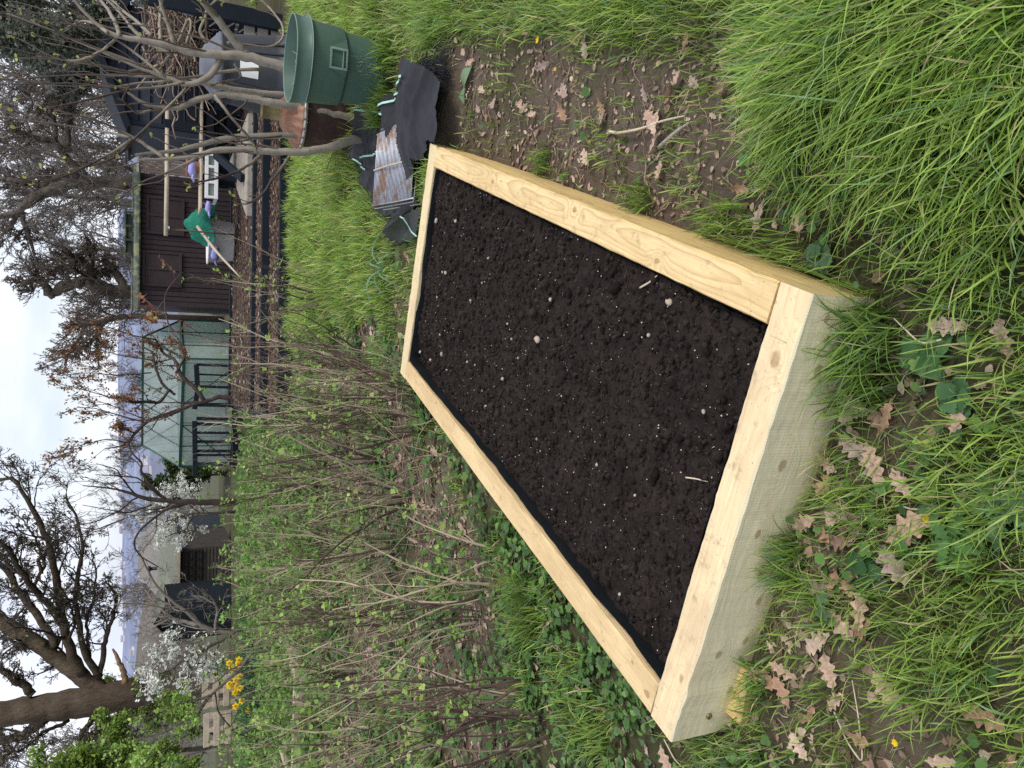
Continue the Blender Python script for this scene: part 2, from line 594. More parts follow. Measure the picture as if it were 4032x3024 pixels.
M = {}
M['leaf'] = pmat('foliage', None, .5, 0, .35, ((9, .15),), transl=.42)
M['dry'] = pmat('dry_plant', None, .8, 0, .2, ((30, .25), (9, .2)), transl=.12)
M['bark'] = pmat('bark', None, .85, 0, .2, ((14, .3), (60, .25)), bump=(45, .6, .01))
M['smoothbark'] = pmat('smooth_bark', None, .62, 0, .3, ((9, .2), (45, .22)), dirt=((.10, .085, .06), 16, .55, .72, .6), bump=(60, .3, .004))
M['twig'] = pmat('twig', None, .8, 0, .2, ((5, .25),))
M['oakbark'] = pmat('furrowed_bark', None, .9, 0, .15, ((3, .3), (14, .35)), stretch=(1, 1, .3), dirt=((.10, .105, .05), 2.5, .5, .7, .5), bump=(9, 1.0, .08))
M['soil'] = pmat('compost', None, .95, 0, .12, ((40, .35), (160, .35)), bump=(220, .8, .006))
M['liner'] = pmat('black_liner', (.008, .010, .012), .45, 0, .3, ((8, .3),), bump=(14, .35, .01))
M['fabric'] = pmat('woven_membrane', (.016, .017, .021), .52, 0, .3, ((5, .35),), dirt=((.06, .05, .042), 6, .6, .8, .4), bump=(300, .25, .002))
M['mint'] = pmat('pale_green_thread', (.38, .62, .52), .6, 0, .3, ((20, .15),))
M['stone'] = pmat('pebble', None, .85, 0, .25, ((60, .3), (15, .2)), bump=(90, .4, .003))
M['binp'] = pmat('green_plastic', (.062, .115, .088), .48, 0, .4, ((5, .12), (30, .10)), dirt=((.10, .13, .10), 9, .58, .75, .35), bump=(120, .08, .002))
M['binrim'] = pmat('green_plastic_worn', (.20, .30, .25), .5, 0, .4, ((12, .15),))
M['scratch'] = pmat('pale_scratch', (.26, .36, .29), .7, 0, .2, ((30, .2),))
M['compostbin'] = pmat('dark_grey_plastic', (.034, .037, .047), .5, 0, .35, ((4, .15),), dirt=((.11, .11, .12), 7, .55, .75, .4))
M['complid'] = pmat('grey_plastic_lid', (.10, .105, .135), .55, 0, .4, ((4, .15),), dirt=((.2, .2, .23), 6, .5, .75, .4))
M['white'] = pmat('white_paint', (.74, .75, .76), .55, 0, .35, ((8, .10),), dirt=((.35, .33, .28), 9, .58, .75, .5))
M['black'] = pmat('black_print', (.015, .015, .016), .5, 0, .3, ((8, .1),))
M['rust'] = pmat('rusty_steel', (.30, .155, .10), .7, .25, .3, ((7, .25), (40, .2)), dirt=((.46, .30, .22), 5, .45, .65, .7), bump=(60, .3, .004))
M['rustdark'] = pmat('dark_rusty_steel', (.060, .036, .030), .75, .2, .3, ((6, .3), (30, .3)), dirt=((.16, .10, .08), 8, .55, .7, .6), bump=(50, .3, .004))
M['brass'] = pmat('dull_brass_metal', (.24, .19, .09), .5, .6, .4, ((9, .25),), dirt=((.10, .06, .04), 9, .5, .7, .6))
M['zinc'] = pmat('galvanised', (.48, .48, .47), .4, .7, .5, ((20, .25),), dirt=((.34, .18, .08), 14, .52, .66, .8))
M['wire'] = pmat('rusty_chrome_wire', (.56, .60, .68), .42, .35, .5, ((11, .25),), dirt=((.46, .25, .13), 7, .46, .60, .85))
M['navy'] = pmat('blue_black_stain', (.012, .017, .025), .75, 0, .14, ((3, .25), (30, .2)), stretch=(1, 1, 1), bump=(50, .25, .004))
M['navywall'] = pmat('blue_black_cladding', (.018, .024, .040), .6, 0, .22, ((3, .25), (30, .15)), bump=(40, .2, .004))
M['brown'] = pmat('purple_brown_stain', (.040, .029, .032), .7, 0, .2, ((2.5, .2), (20, .2)), bump=(40, .25, .005))
M['greengutter'] = pmat('dark_green_paint', (.022, .040, .032), .5, 0, .4, ((3, .3),), dirt=((.16, .17, .07), 6, .48, .62, .8))
M['greyw'] = pmat('weathered_board', (.30, .275, .23), .8, 0, .2, ((3, .2), (14, .3)), stretch=(1, 1, 1), dirt=((.13, .12, .10), 12, .55, .7, .6), bump=(40, .4, .005))
M['palew'] = pmat('pale_raw_board', (.46, .38, .29), .8, 0, .2, ((6, .2), (25, .2)), bump=(40, .3, .004))
M['olive'] = pmat('olive_felt_roof', (.17, .18, .14), .85, 0, .2, ((1.5, .2), (12, .15)), dirt=((.24, .23, .18), 3, .5, .7, .5), bump=(60, .3, .004))
M['greyroof'] = pmat('grey_roof', (.20, .19, .175), .85, 0, .2, ((1.5, .25), (12, .2)))
M['gframe'] = pmat('green_aluminium', (.012, .075, .050), .45, .2, .4, ((6, .2),))
M['darkglass'] = pmat('window_dark', (.10, .105, .10), .15, 0, .6, ((1.6, .6),), dirt=((.34, .35, .34), 2.2, .5, .62, .7))
M['netg'] = pmat('green_netting', (.010, .20, .13), .65, 0, .3, ((9, .4),), bump=(30, .6, .02), transl=.15)
M['glove'] = pmat('lilac_glove', (.32, .31, .66), .6, 0, .3, ((14, .2),), dirt=((.06, .06, .09), 6, .5, .62, .7), bump=(40, .4, .006))
M['cane'] = pmat('cane', (.46, .40, .31), .7, 0, .3, ((8, .2), (40, .2)))
M['mulch'] = pmat('bark_mulch', None, .9, 0, .15, ((20, .35),), bump=(60, .7, .02))
M['yellow'] = pmat('yellow_petal', (.80, .55, .012), .6, 0, .3, ((20, .15),), transl=.25)
M['petal'] = pmat('white_petal', None, .6, 0, .3, ((20, .1),), transl=.3)
M['hill'] = pmat('distant_slope', None, 1.0, 0, 0.0, ((.02, .12), (.09, .16)))
M['straw'] = pmat('straw', (.60, .52, .38), .7, 0, .25, ((20, .25),), transl=.1)
M['blue'] = pmat('blue_plastic', (.10, .30, .62), .45, 0, .4, ((8, .2),))


def glass_mat():
    t = NT('milky_polycarbonate')
    tc = t.n('TexCoord').outputs['Object']
    k = t.noise(tc, 2.2, 5, .6)
    c = t.ramp(k, [(.3, (.42, .50, .47)), (.7, (.70, .77, .74))])
    b = t.n('BsdfPrincipled', None, Base_Color=c, Roughness=.18)
    b.inputs['Specular IOR Level'].default_value = .7
    tr = t.n('BsdfTransparent', None, Color=(.80, .92, .88, 1))
    tl = t.n('BsdfTranslucent', None, Color=c)
    m1 = t.n('MixShader', None, i0=.45, i1=b, i2=tl)
    return t.fin(t.n('MixShader', None, i0=.45, i1=m1, i2=tr))


M['poly'] = glass_mat()


def clear_glass():
    t = NT('clear_pane')
    tc = t.n('TexCoord').outputs['Object']
    b = t.n('BsdfPrincipled', None, Base_Color=(.42, .52, .48, 1), Roughness=.1)
    tr = t.n('BsdfTransparent', None, Color=(.85, .92, .88, 1))
    f = t.math('MULTIPLY_ADD', t.noise(tc, 6.0, 4), .5)
    f.node.inputs[2].default_value = .3
    return t.fin(t.n('MixShader', None, i0=f, i1=b, i2=tr))


M['pane'] = clear_glass()


def ground_mat():
    t = NT('earth_and_litter')
    tc = t.n('TexCoord').outputs['Object']
    c = t.n('Attribute', dict(attribute_name='Col')).outputs['Color']
    a = t.noise(tc, 3.0, 6, .65)
    c = t.n('VectorMath', dict(operation='SCALE'), i0=c, Scale=t.math('ADD', t.math('MULTIPLY', a, 1.3), .35)).outputs[0]
    l = t.step(t.noise(tc, 55.0, 4, .6), .60, .68)
    c = t.mix(t.math('MULTIPLY', l, .4), c, (.19, .145, .105, 1))
    d = t.step(t.noise(tc, 38.0, 5, .7), .5, .75)
    c = t.mix(t.math('MULTIPLY', d, .45), c, (.032, .024, .018, 1))
    b = t.n('BsdfPrincipled', None, Base_Color=c, Roughness=.95)
    b.inputs['Specular IOR Level'].default_value = .1
    bn = t.n('Bump', None, Strength=.8, Distance=.02, Height=t.noise(tc, 45.0, 6, .7))
    t.t.links.new(bn.outputs[0], b.inputs['Normal'])
    return t.fin(b)


M['ground'] = ground_mat()


# ------------------------------------------------------------------ setting: ground, hills
def axis(a, b, st, far, g=1.14):
    c = list(np.arange(a, b + 1e-6, st)); s = st; x = b
    while x < far:
        s *= g; x += s; c.append(x)
    s = st; x = a; pre = []
    while x > -far:
        s *= g; x -= s; pre.append(x)
    return np.array(pre[::-1] + c)


def zone_bare(X, Y):
    bx, by = w2b(X, Y)
    a = sm(bx, .55, .62) * (1 - sm(bx, .98, 1.22)) * sm(by, .2, .75) * (1 - sm(by, 2.75, 3.2))
    n = fbm(X * 3.1, Y * 3.1, 31, 3)
    return np.clip(a * (.55 + 1.1 * (n - .3)), 0, 1)


def zone_litter(X, Y):
    bx, by = w2b(X, Y)
    f = np.exp(-((bx + .05) / .42) ** 2 - ((by + .12) / .16) ** 2)          # before the near board
    f = np.maximum(f, .8 * np.exp(-((bx + .32) / .2) ** 2 - ((by + .42) / .2) ** 2))
    l = sm(-bx, .85, 1.1) * sm(by, .5, 1.2) * (1 - sm(Y, 6.6, 8)) * .85
    b = sm(Y, 4.1, 4.3) * (1 - sm(Y, 5.4, 6.2)) * (1 - sm(X, .8, 1.6)) * .7
    n = fbm(X * 2.6 + 7, Y * 2.6, 41, 3)
    return np.clip(np.maximum(f, np.maximum(l, b) * sm(n, .42, .62)), 0, 1)


gx = axis(-3.0, 3.0, .03, 2600); gy = axis(.3, 8.7, .03, 2600)
gy = gy[gy > -60]
GX, GY = np.meshgrid(gx, gy, indexing='ij')
GZ = ground_z(GX, GY)
bar = zone_bare(GX, GY)[..., None]; lit = zone_litter(GX, GY)[..., None]
gc = np.array([.075, .072, .038]) * np.ones((*GX.shape, 1))
gc = gc * (1 - bar) + np.array([.135, .103, .083]) * bar
gc = gc * (1 - lit) + np.array([.17, .128, .098]) * lit
far = sm(GY, 14, 60)[..., None]
gc = gc * (1 - far) + np.array([.11, .12, .08]) * far
g = MB(); g.grid(np.stack([GX, GY, GZ], -1), gc)
tag(g.build('ground', M['ground']), kind='structure')

hx = np.linspace(-1300, 1300, 150); hy = np.linspace(330, 1750, 80)
HX, HY = np.meshgrid(hx, hy, indexing='ij')
ridge = 42 + 9 * np.sin(HX / 210 + .6) + 12 * (fbm(HX / 160, HY / 400, 91, 4) - .5)
HZ = -32 + (ridge + 32) * sm(HY, 480, 1500) + 4 * (fbm(HX / 40, HY / 40, 95, 3) - .5)
hc = np.array([.20, .21, .22]) + (np.array([.34, .39, .55]) - np.array([.20, .21, .22])) * sm(HY, 400, 1250)[..., None]  # aerial haze painted in: paler and bluer with distance
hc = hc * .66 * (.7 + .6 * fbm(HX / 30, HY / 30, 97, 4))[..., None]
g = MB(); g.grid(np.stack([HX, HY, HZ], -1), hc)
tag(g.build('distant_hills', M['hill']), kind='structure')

# a nearer hazy wooded slope to the left
hx = np.linspace(-150, 40, 60); hy = np.linspace(48, 190, 40)
HX, HY = np.meshgrid(hx, hy, indexing='ij')
HZ = -4.5 + 7.6 * sm(-HX - .1 * HY, 0, 40) * sm(HY, 55, 170) + 1.5 * (fbm(HX / 9, HY / 9, 99, 3) - .5)
g = MB(); g.grid(np.stack([HX, HY, HZ], -1), np.array([.155, .14, .125]) * np.ones((*HX.shape, 1)))
tag(g.build('wooded_slope', M['hill']), kind='structure')

# tiny far houses on the hillside, haze put into wall and roof colours
hp = MB(); hp.box((0, 0, 2.5), (9, 7, 5), bev=.05); hv = hp
r2 = np.random.default_rng(5)
protos = []
for k, (wc, rc) in enumerate((((.50, .47, .50), (.30, .26, .32)), ((.62, .60, .62), (.33, .32, .38)))):
    t_ = thing('far_house', '', 'house', (0, 0, 0), 'tiny hazy houses on the far hillside')
    b = MB(); b.box((0, 0, 2.5), (10, 7, 5), col=wc, bev=.05); b.build('wall', M['hill'], t_, False)
    b = MB()
    b.add([[-5.3, -4, 5.01], [5.3, -4, 5.01], [5.3, 4, 5.01], [-5.3, 4, 5.01], [-5.3, 0, 8], [5.3, 0, 8]],
          [np.array([[0, 1, 5, 4], [2, 3, 4, 5]]), np.array([[0, 4, 3], [1, 2, 5]])], rc)
    b.build('roof', M['hill'], t_, False); protos.append(t_)
used = [0, 0]
for i in range(34):
    yy = r2.uniform(1640, 2560); Yd = r2.uniform(700, 1350)
    p = pt(560, yy, Yd)
    zz = float(-32 + (42 + 9 * math.sin(p[0] / 210 + .6) + 32) * sm(Yd, 480, 1500))
    k = i % 2; lab = ('grey-pink' if k == 0 else 'pale') + ' hazy house far off on the blue hillside'
    rz = r2.uniform(-.7, .7)
    if not used[k]:
        protos[k].location = (p[0], Yd, zz - 1); protos[k].rotation_euler[2] = rz; protos[k]['label'] = lab; used[k] = 1
    else:
        copy_thing(protos[k], (p[0], Yd, zz - 1), rz, lab)

# ------------------------------------------------------------------ raised bed
W2 = .6
wl, wd, wt = (.66, .53, .33), (.44, .29, .13), (.50, .36, .22)
M['w_near_top'] = timber('sawn_timber_top', 'x', (.74, .59, .36), (.50, .35, .17), (.50, .36, .22), (.02, .09), ((.44, .045, BH, .017), (-.42, .03, BH, .010)), .008, .6, wan=.04, lat=.28)
M['w_near_face'] = timber('sawn_timber_face', 'x', (.78, .68, .45), (.52, .42, .24), (.60, .50, .32), (.35, .05),
                          ((.55, 0, .125, .009), (.52, 0, .06, .012), (.43, 0, .10, .014), (.33, 0, .035, .009), (.20, 0, .115, .013), (.02, 0, .12, .010), (-.10, 0, .07, .012),
                           (-.18, 0, .045, .011), (-.33, 0, .12, .011), (-.30, 0, .045, .010), (-.46, 0, .04, .012)), .006, .4, (.66, .62, .43), wan=.03, lat=.5)
M['w_near_end'] = timber('sawn_timber_end', 'y', (.56, .43, .20), (.36, .24, .09), (.42, .32, .15), (-.02, .02), (), .006, .4)
M['w_right_top'] = timber('figured_timber_top', 'y', (.72, .55, .29), (.38, .23, .085), (.52, .36, .17), (.565, .155), ((1.75, .55, BH, .012), (1.05, .57, BH, .011), (.55, .53, BH, .010)), .0115, .5, wan=.08, lat=.58)
M['w_right_face'] = timber('figured_timber_face', 'y', (.66, .48, .21), (.34, .20, .075), (.44, .30, .13), (.70, .14), ((.9, .6, .08, .012),), .012, .5)
M['w_left_top'] = timber('plain_timber_top', 'y', (.70, .53, .29), (.44, .28, .12), (.48, .34, .17), (-.3, .02), ((.13, -.56, BH, .012), (.22, -.53, BH, .007)), .006, .55, wan=.03, lat=.35)
M['w_far_top'] = timber('narrow_timber_top', 'x', (.70, .58, .35), (.50, .37, .18), (.52, .41, .25), (2.4, .05), (), .008, .55)

bed = thing('raised_bed', 'new pale timber raised bed filled with dark compost, lined in black', 'raised bed', b2w(0, 0, 0))
bed.rotation_euler[2] = -YAW
bed['_org'] = (0, 0, 0)


def sleeper(x0, x1, y0, y1, mats, label, axis_):
    """one sawn board with softened, slightly ragged edges; faces get own materials by direction"""
    b = MB()
    z0 = -.06
    long_ = np.linspace(0, 1, 90)
    # cross-section outline (across, up), chamfered
    c = .004
    if axis_ == 'x':
        a0, a1, l0, l1 = y0, y1, x0, x1
    else:
        a0, a1, l0, l1 = x0, x1, y0, y1
    sec = [(a0, z0), (a0, BH - c), (a0 + c, BH), (a1 - c, BH), (a1, BH - c), (a1, z0)]
    seed = int(abs(x0 * 31 + y0 * 57) * 10) + 3
    rows = []
    for i, (a, z) in enumerate(sec):
        l = l0 + (l1 - l0) * long_
        w = (fbm(l * 22, l * 0 + i, seed, 4) - .5) * .0055 * (1 if z > 0 else 0) + 0 * l
        w2 = (fbm(l * 3, l * 0 + i * .01, seed + 9, 2) - .5) * .004
        aa = a + w + 0 * l; zz = z + (w * .7 + w2 * .6 if z > .1 else 0 * l)
        rows.append(np.stack([l, aa, zz] if axis_ == 'x' else [aa, l, zz], 1))
    G = np.stack(rows, 1)
    n = len(long_)
    for k in range(len(sec) - 1):
        mi = 1 if k == 2 else (0 if k in (0, 1) else 2)
        sub = G[:, k:k + 2]
        b.add(sub.reshape(-1, 3), np.array([[i * 2, i * 2 + 1, (i + 1) * 2 + 1, (i + 1) * 2] for i in range(n - 1)]), m=mi)
    for e in (0, n - 1):
        P = G[e]; b.add(P, np.array([[0, i, i + 1] for i in range(1, 5)]), m=3)
    o = b.build('sleeper', mats, bed, False)
    if label: o['label'] = label
    return o


T = M
n_s = sleeper(-W2, W2, 0, BT, [T['w_near_face'], T['w_near_top'], T['w_near_face'], T['w_near_end']], 'near board with greenish knotty face', 'x')
f_s = sleeper(-W2, W2, BL - BT, BL, [T['w_far_top'], T['w_far_top'], T['w_far_top'], T['w_near_end']], 'far end board', 'x')
r_s = sleeper(W2 - BT - .001, W2 - .001, BT + .002, BL - BT - .002, [T['w_right_face'], T['w_right_top'], T['w_right_face'], T['w_right_face']], 'right long board with flame-shaped grain', 'y')
l_s = sleeper(-W2 + .001, -W2 + BT + .001, BT + .002, BL - BT - .002, [T['w_left_top'], T['w_left_top'], T['w_left_top'], T['w_left_top']], 'left long board with plain grain', 'y')
for (sx, sz) in ((.505, .107), (-.535, .085)):
    b = MB()
    Rr = np.array([[1., 0, 0], [0, 0, 1], [0, -1, 0]]).T
    b.lathe([(.0005, .002), (.004, .002), (.0045, .004), (.0075, .0045), (.0085, .003), (.0088, -.002)], (sx, -.001, sz), 14, m=0, R=np.array([[1., 0, 0], [0, 0, -1], [0, 1, 0]]))
    s_ = b.build('screw', M['brass'], n_s)
b = MB()       # pale mint paint smears on the near face
for (x, z, w, h) in ((-.035, .075, .010, .005), (-.05, .062, .006, .004)):
    a = np.linspace(0, 2 * math.pi, 13)[:-1]
    P = np.stack([x + w * np.cos(a) * (1 + .3 * np.sin(a * 3)), 0 * a - .0035, z + h * np.sin(a) * (1 + .25 * np.cos(a * 4))], 1)
    b.poly(P[::-1])
b.build('paint_mark', M['mint'], n_s)
# black liner against the inside of the four boards, its top edge wavering
b = MB()
ix0, ix1, iy0, iy1 = -W2 + BT + .004, W2 - BT - .004, BT + .004, BL - BT - .004
loop = []
for (p, q, k) in (((ix0, iy0), (ix1, iy0), 30), ((ix1, iy0), (ix1, iy1), 70), ((ix1, iy1), (ix0, iy1), 30), ((ix0, iy1), (ix0, iy0), 70)):
    for i in range(k):
        t_ = i / k; loop.append((p[0] + (q[0] - p[0]) * t_, p[1] + (q[1] - p[1]) * t_))
loop.append(loop[0]); loop = np.array(loop)
arc = np.concatenate([[0], np.cumsum(np.linalg.norm(np.diff(loop, axis=0), axis=1))])
cen = np.array([0, BL / 2])
inw = np.stack([-np.sign(loop[:, 0]) * (np.abs(loop[:, 0]) > .48), np.where(loop[:, 1] < .12, 1., 0) - np.where(loop[:, 1] > BL - .12, 1., 0)], 1)
wav = (fbm(arc * 5, arc * 0, 71, 3) - .5)
fold = np.abs(fbm(arc * 9, arc * 0 + 3, 73, 3) - .5)
rows = []
for z, k in ((.02, .3), (.09, .5), (BH - .035, .6), (BH - .012, .25)):
    off = (.004 + .05 * fold * k)
    top = z + (wav * .022 if z > .12 else 0 * wav)
    left = (loop[:, 0] < -.45)
    rows.append(np.stack([loop[:, 0] + inw[:, 0] * off, loop[:, 1] + inw[:, 1] * off, np.minimum(top, BH - .006)], 1))
b.grid(np.stack(rows, 1))
# turned-over flap of liner showing along the left board
b.build('liner', M['liner'], bed)

# wooden offcut wedged under the near left corner
b = MB(); c_ = b2w(-.47, .02, -.03)
b.box((0, 0, 0), (.15, .10, .05), rot_z(-YAW + .18), col=(.4, .3, .2), bev=.004)
V = b.V[0]; b.V[0] = V + np.array([c_[0], c_[1] - .012, .003])
tag(b.build('wood_block', M['w_right_face'], None, False, origin=c_), 'small split offcut of wood under the near left corner of the raised bed', 'wood block')

# compost
nx, ny = 190, 440
sx = np.linspace(ix0 - .003, ix1 + .003, nx); sy = np.linspace(iy0 - .003, iy1 + .003, ny)
SX, SY = np.meshgrid(sx, sy, indexing='ij')


def soil_h(x, y):
    z = BH - .026 - .020 * sm(-x, .30, .50) - .006 * sm(-x, -.1, .3) - .010 * sm(y, 2.2, 2.48)
    z = z + .026 * (fbm(x * 5, y * 5, 11, 3) - .5) + .022 * (fbm(x * 22, y * 22, 13, 3) - .5) + .014 * (fbm(x * 80, y * 80, 15, 3) - .5)
    return z


SZ = soil_h(SX, SY)
s = MB()
base = np.array([.0225, .0170, .0150])
sc_ = base * (.55 + .9 * fbm(SX * 14, SY * 14, 19, 4))[..., None]
s.grid(np.stack([SX, SY, SZ], -1), sc_)
r3 = np.random.default_rng(21)
for k in range(5):
    N = 3000
    x = r3.uniform(ix0 + .02, ix1 - .01, N); y = r3.uniform(iy0 + .01, iy1 - .02, N)
    sz_ = .0016 + .0085 * r3.random(N) ** 5
    big = (r3.random(N) < .006); sz_[big] = r3.uniform(.010, .019, big.sum())
    P = np.stack([x, y, soil_h(x, y) + sz_ * .25], 1)
    s.scatter(tpl_lump(40 + k, 1, .55), P, rots(N, (0, 3), r3), sz_, base * r3.uniform(.45, 1.7, (N, 1)))
# fibres
N = 2600
x = r3.uniform(ix0 + .02, ix1 - .02, N); y = r3.uniform(iy0 + .02, iy1 - .02, N); a = r3.uniform(0, 6.28, N); L = r3.uniform(.006, .022, N)
t3 = np.linspace(-.5, .5, 3)
P = np.stack([x[:, None] + np.cos(a)[:, None] * L[:, None] * t3, y[:, None] + np.sin(a)[:, None] * L[:, None] * t3,
              soil_h(x, y)[:, None] + .004 + r3.normal(0, .002, (N, 3))], -1)
fc = np.where(r3.random((N, 1)) < .25, np.array([[.11, .075, .05]]), np.array([[.034, .025, .02]]))
s.tubes(P, np.full((N, 3), .0008), 3, fc)
# perlite
N = 560
x = r3.uniform(ix0 + .02, ix1 - .01, N); y = r3.uniform(iy0 + .01, iy1 - .02, N)
s.scatter(tpl_lump(61, 1, .3), np.stack([x, y, soil_h(x, y) + .0035], 1), rots(N, (0, 3), r3), .0009 + .0014 * r3.random(N) ** 2, np.array([[.62, .60, .52]]) * r3.uniform(.7, 1.15, (N, 1)))
so = s.build('compost', M['soil'])
so.location = b2w(0, 0, 0); so.rotation_euler[2] = -YAW
tag(so, 'dark crumbly potting compost filling the raised bed', 'compost', kind='stuff')

# pebbles lying on the compost (source pixel, radius)
peb = [(1718, 869, 9), (1794, 871, 7), (1742, 1072, 7), (1754, 1074, 7), (1720, 1133, 6), (1722, 1168, 6), (1655, 1386, 7), (1739, 1395, 11), (2116, 1337, 15), (1979, 1492, 8), (1913, 1604, 9),
       (1734, 1317, 6), (2112, 1728, 9), (2635, 1189, 16), (2554, 1320, 9), (2770, 1621, 9), (2167, 1179, 8), (1898, 1114, 6), (1923, 1017, 6), (1853, 1183, 6), (2168, 1182, 6), (1998, 1275, 5), (1870, 1437, 6),
       (1695, 1417, 6), (1760, 1455, 6), (1900, 1538, 5), (2440, 2340, 7), (2014, 1335, 7), (2210, 1560, 5), (1840, 1425, 6), (1950, 1250, 5), (2350, 1830, 7), (2040, 1410, 6), (2500, 1950, 6)]
peb_mesh = []
for k in range(5):
    b = MB(); b.add(*tpl_lump(80 + k, 2, .12), np.array([[.36, .30, .25], [.42, .38, .33], [.30, .26, .22], [.45, .36, .27], [.38, .31, .27]][k]))
    o = b.build('pebble', M['stone']); peb_mesh.append(o)
for i, (x, y, r_) in enumerate(peb):
    p = gp(x, y, BH - .045); bx, by = w2b(p[0], p[1])
    z = float(soil_h(np.array([bx]), np.array([by]))[0]); p = gp(x, y, z + .006)
    rad = r_ * np.linalg.norm(p - CAM) / FPX
    k = i % 5
    o = peb_mesh[k] if i < 5 else peb_mesh[k].copy()
    if i >= 5: COL.objects.link(o)
    o.location = p; o.scale = (rad, rad * .85, rad * .7); o.rotation_euler = (0, .2, i * 1.3)
    if i == 13: tag(o, 'large pale pebble on the compost near the right board', 'pebble', 'pebbles on the compost')
    elif i == 8: tag(o, 'large brownish stone in the middle of the compost', 'pebble', 'pebbles on the compost')
    else: tag(o, 'small pale pebble lying on the dark compost', 'pebble', 'pebbles on the compost')


def strand(name, pts, r, mat, label, cat, zoff=.004, group=None, colr=(.6, .52, .38), flat=None):
    P = np.array(pts)
    k = np.linspace(0, len(P) - 1, len(P) * 5 - 4)
    Q = np.stack([np.interp(k, np.arange(len(P)), P[:, i]) for i in range(3)], 1)
    for _ in range(2):
        Q[1:-1] = (Q[:-2] + 2 * Q[1:-1] + Q[2:]) / 4
    rr = r * (1 - .55 * np.linspace(0, 1, len(Q)) ** 2)
    b = MB(); b.tube(Q, rr, 6, colr)
    return tag(b.build(name, mat, None, True, origin=Q[0]), label, cat, group)


zs = BH - .025
strand('straw_stem', [gp(2520, 1133, zs), gp(2560, 1110, zs + .008), gp(2587, 1085, zs + .012)], .003, M['straw'], 'short pale straw lying on the compost beside the right board', 'straw')
strand('straw_stem', [gp(2700, 1880, zs), gp(2740, 1885, zs + .004), gp(2790, 1897, zs)], .0022, M['straw'], 'thin pale straw on the compost near the near board', 'straw')


# ------------------------------------------------------------------ black weed membrane crumpled behind the bed
def in_poly(X, Y, P):
    r = np.zeros(X.shape, bool); n = len(P); j = n - 1
    for i in range(n):
        xi, yi = P[i]; xj, yj = P[j]
        c = ((yi > Y) != (yj > Y)) & (X < (xj - xi) * (Y - yi) / (yj - yi + 1e-12) + xi)
        r ^= c; j = i
    return r


mem_src = [E_(745, 830), E_(900, 815), E_(1075, 810), E_(1140, 690), E_(1260, 500), E_(1330, 480), E_(1440, 560), E_(1530, 640), E_(1545, 760), E_(1520, 1010), E_(1500, 1080),
           E_(1420, 1110), E_(1290, 1210), E_(1255, 1400), E_(1215, 1580), E_(1090, 1580), E_(960, 1560), E_(935, 1500), E_(850, 1360), E_(790, 1180), E_(700, 1110), E_(800, 1040), E_(825, 960), E_(812, 880)]
mem_poly = [gg(*p)[:2] for p in mem_src]
MP = np.array(mem_poly)
mx = np.arange(MP[:, 0].min() - .03, MP[:, 0].max() + .03, .011); my = np.arange(MP[:, 1].min() - .03, MP[:, 1].max() + .03, .011)
MX, MY = np.meshgrid(mx, my, indexing='ij')


def mem_h(X, Y):
    wx = X + .10 * (fbm(X * 3, Y * 3, 201, 3) - .5); wy = Y + .10 * (fbm(X * 3, Y * 3, 205, 3) - .5)
    a = 1 - np.abs(2 * vn(wx * 4.2 + wy * 2.6, wy * 1.0 - wx * .6, 211) - 1)
    c = 1 - np.abs(2 * vn(wx * 8 + wy * 6, wy * 2 - wx * 1.5, 213) - 1)
    d = 1 - np.abs(2 * vn(wx * 22 + wy * 9, wy * 13 - wx * 6, 217) - 1)
    bx, by = w2b(X, Y)
    calm = .45 + .55 * sm(np.abs(bx - .1), .1, .5)
    return ground_z(X, Y) + .018 + calm * (.12 * a ** 1.4 + .034 * c ** 1.6) + .004 * d ** 2


def inset_mask(X, Y, w):
    return in_poly(X + .05 * (fbm(X * 8, Y * 8, 231, 3) - .5) * w, Y + .05 * (fbm(X * 8 + 5, Y * 8, 233, 3) - .5) * w, mem_poly)


bxm, bym = w2b(MX, MY)
mk = inset_mask(MX, MY, 1.0) & ~((np.abs(bxm) < W2 + .006) & (bym < BL + .006))
cell = mk[:-1, :-1] & mk[1:, :-1] & mk[:-1, 1:] & mk[1:, 1:]
mem = thing('weed_membrane', 'crumpled black woven weed membrane lying behind the far right corner of the raised bed', 'membrane', (*gg(*E_(1150, 1000))[:2], 0))
b = MB(); b.grid(np.stack([MX, MY, mem_h(MX, MY)], -1), (.02, .02, .02), cell)
b.build('sheet', M['fabric'], mem)
for seg in ([E_(840, 822), E_(960, 822), E_(1080, 862)], [E_(1095, 830), E_(1140, 760), E_(1245, 655), E_(1280, 590)], [E_(835, 1150), E_(900, 1140), E_(1040, 1100)], [E_(795, 1165), E_(850, 1215), E_(880, 1240)]):
    P = np.array([gg(*q) for q in seg]); k = np.linspace(0, len(P) - 1, 26)
    Q = np.stack([np.interp(k, np.arange(len(P)), P[:, i]) for i in range(3)], 1)
    Q[1:-1] = (Q[:-2] + 2 * Q[1:-1] + Q[2:]) / 4
    Q[:, 2] = mem_h(Q[:, 0], Q[:, 1]) + .012
    d = np.gradient(Q, axis=0); sd = np.stack([-d[:, 1], d[:, 0], 0 * d[:, 0]], 1); sd /= np.linalg.norm(sd, axis=1)[:, None]
    b = MB(); G = np.stack([Q - sd * .006 + [0, 0, .001], Q + [0, 0, .003], Q + sd * .006 + [0, 0, .001]], 1); b.grid(G); b.build('marker_stripe', M['mint'], mem)
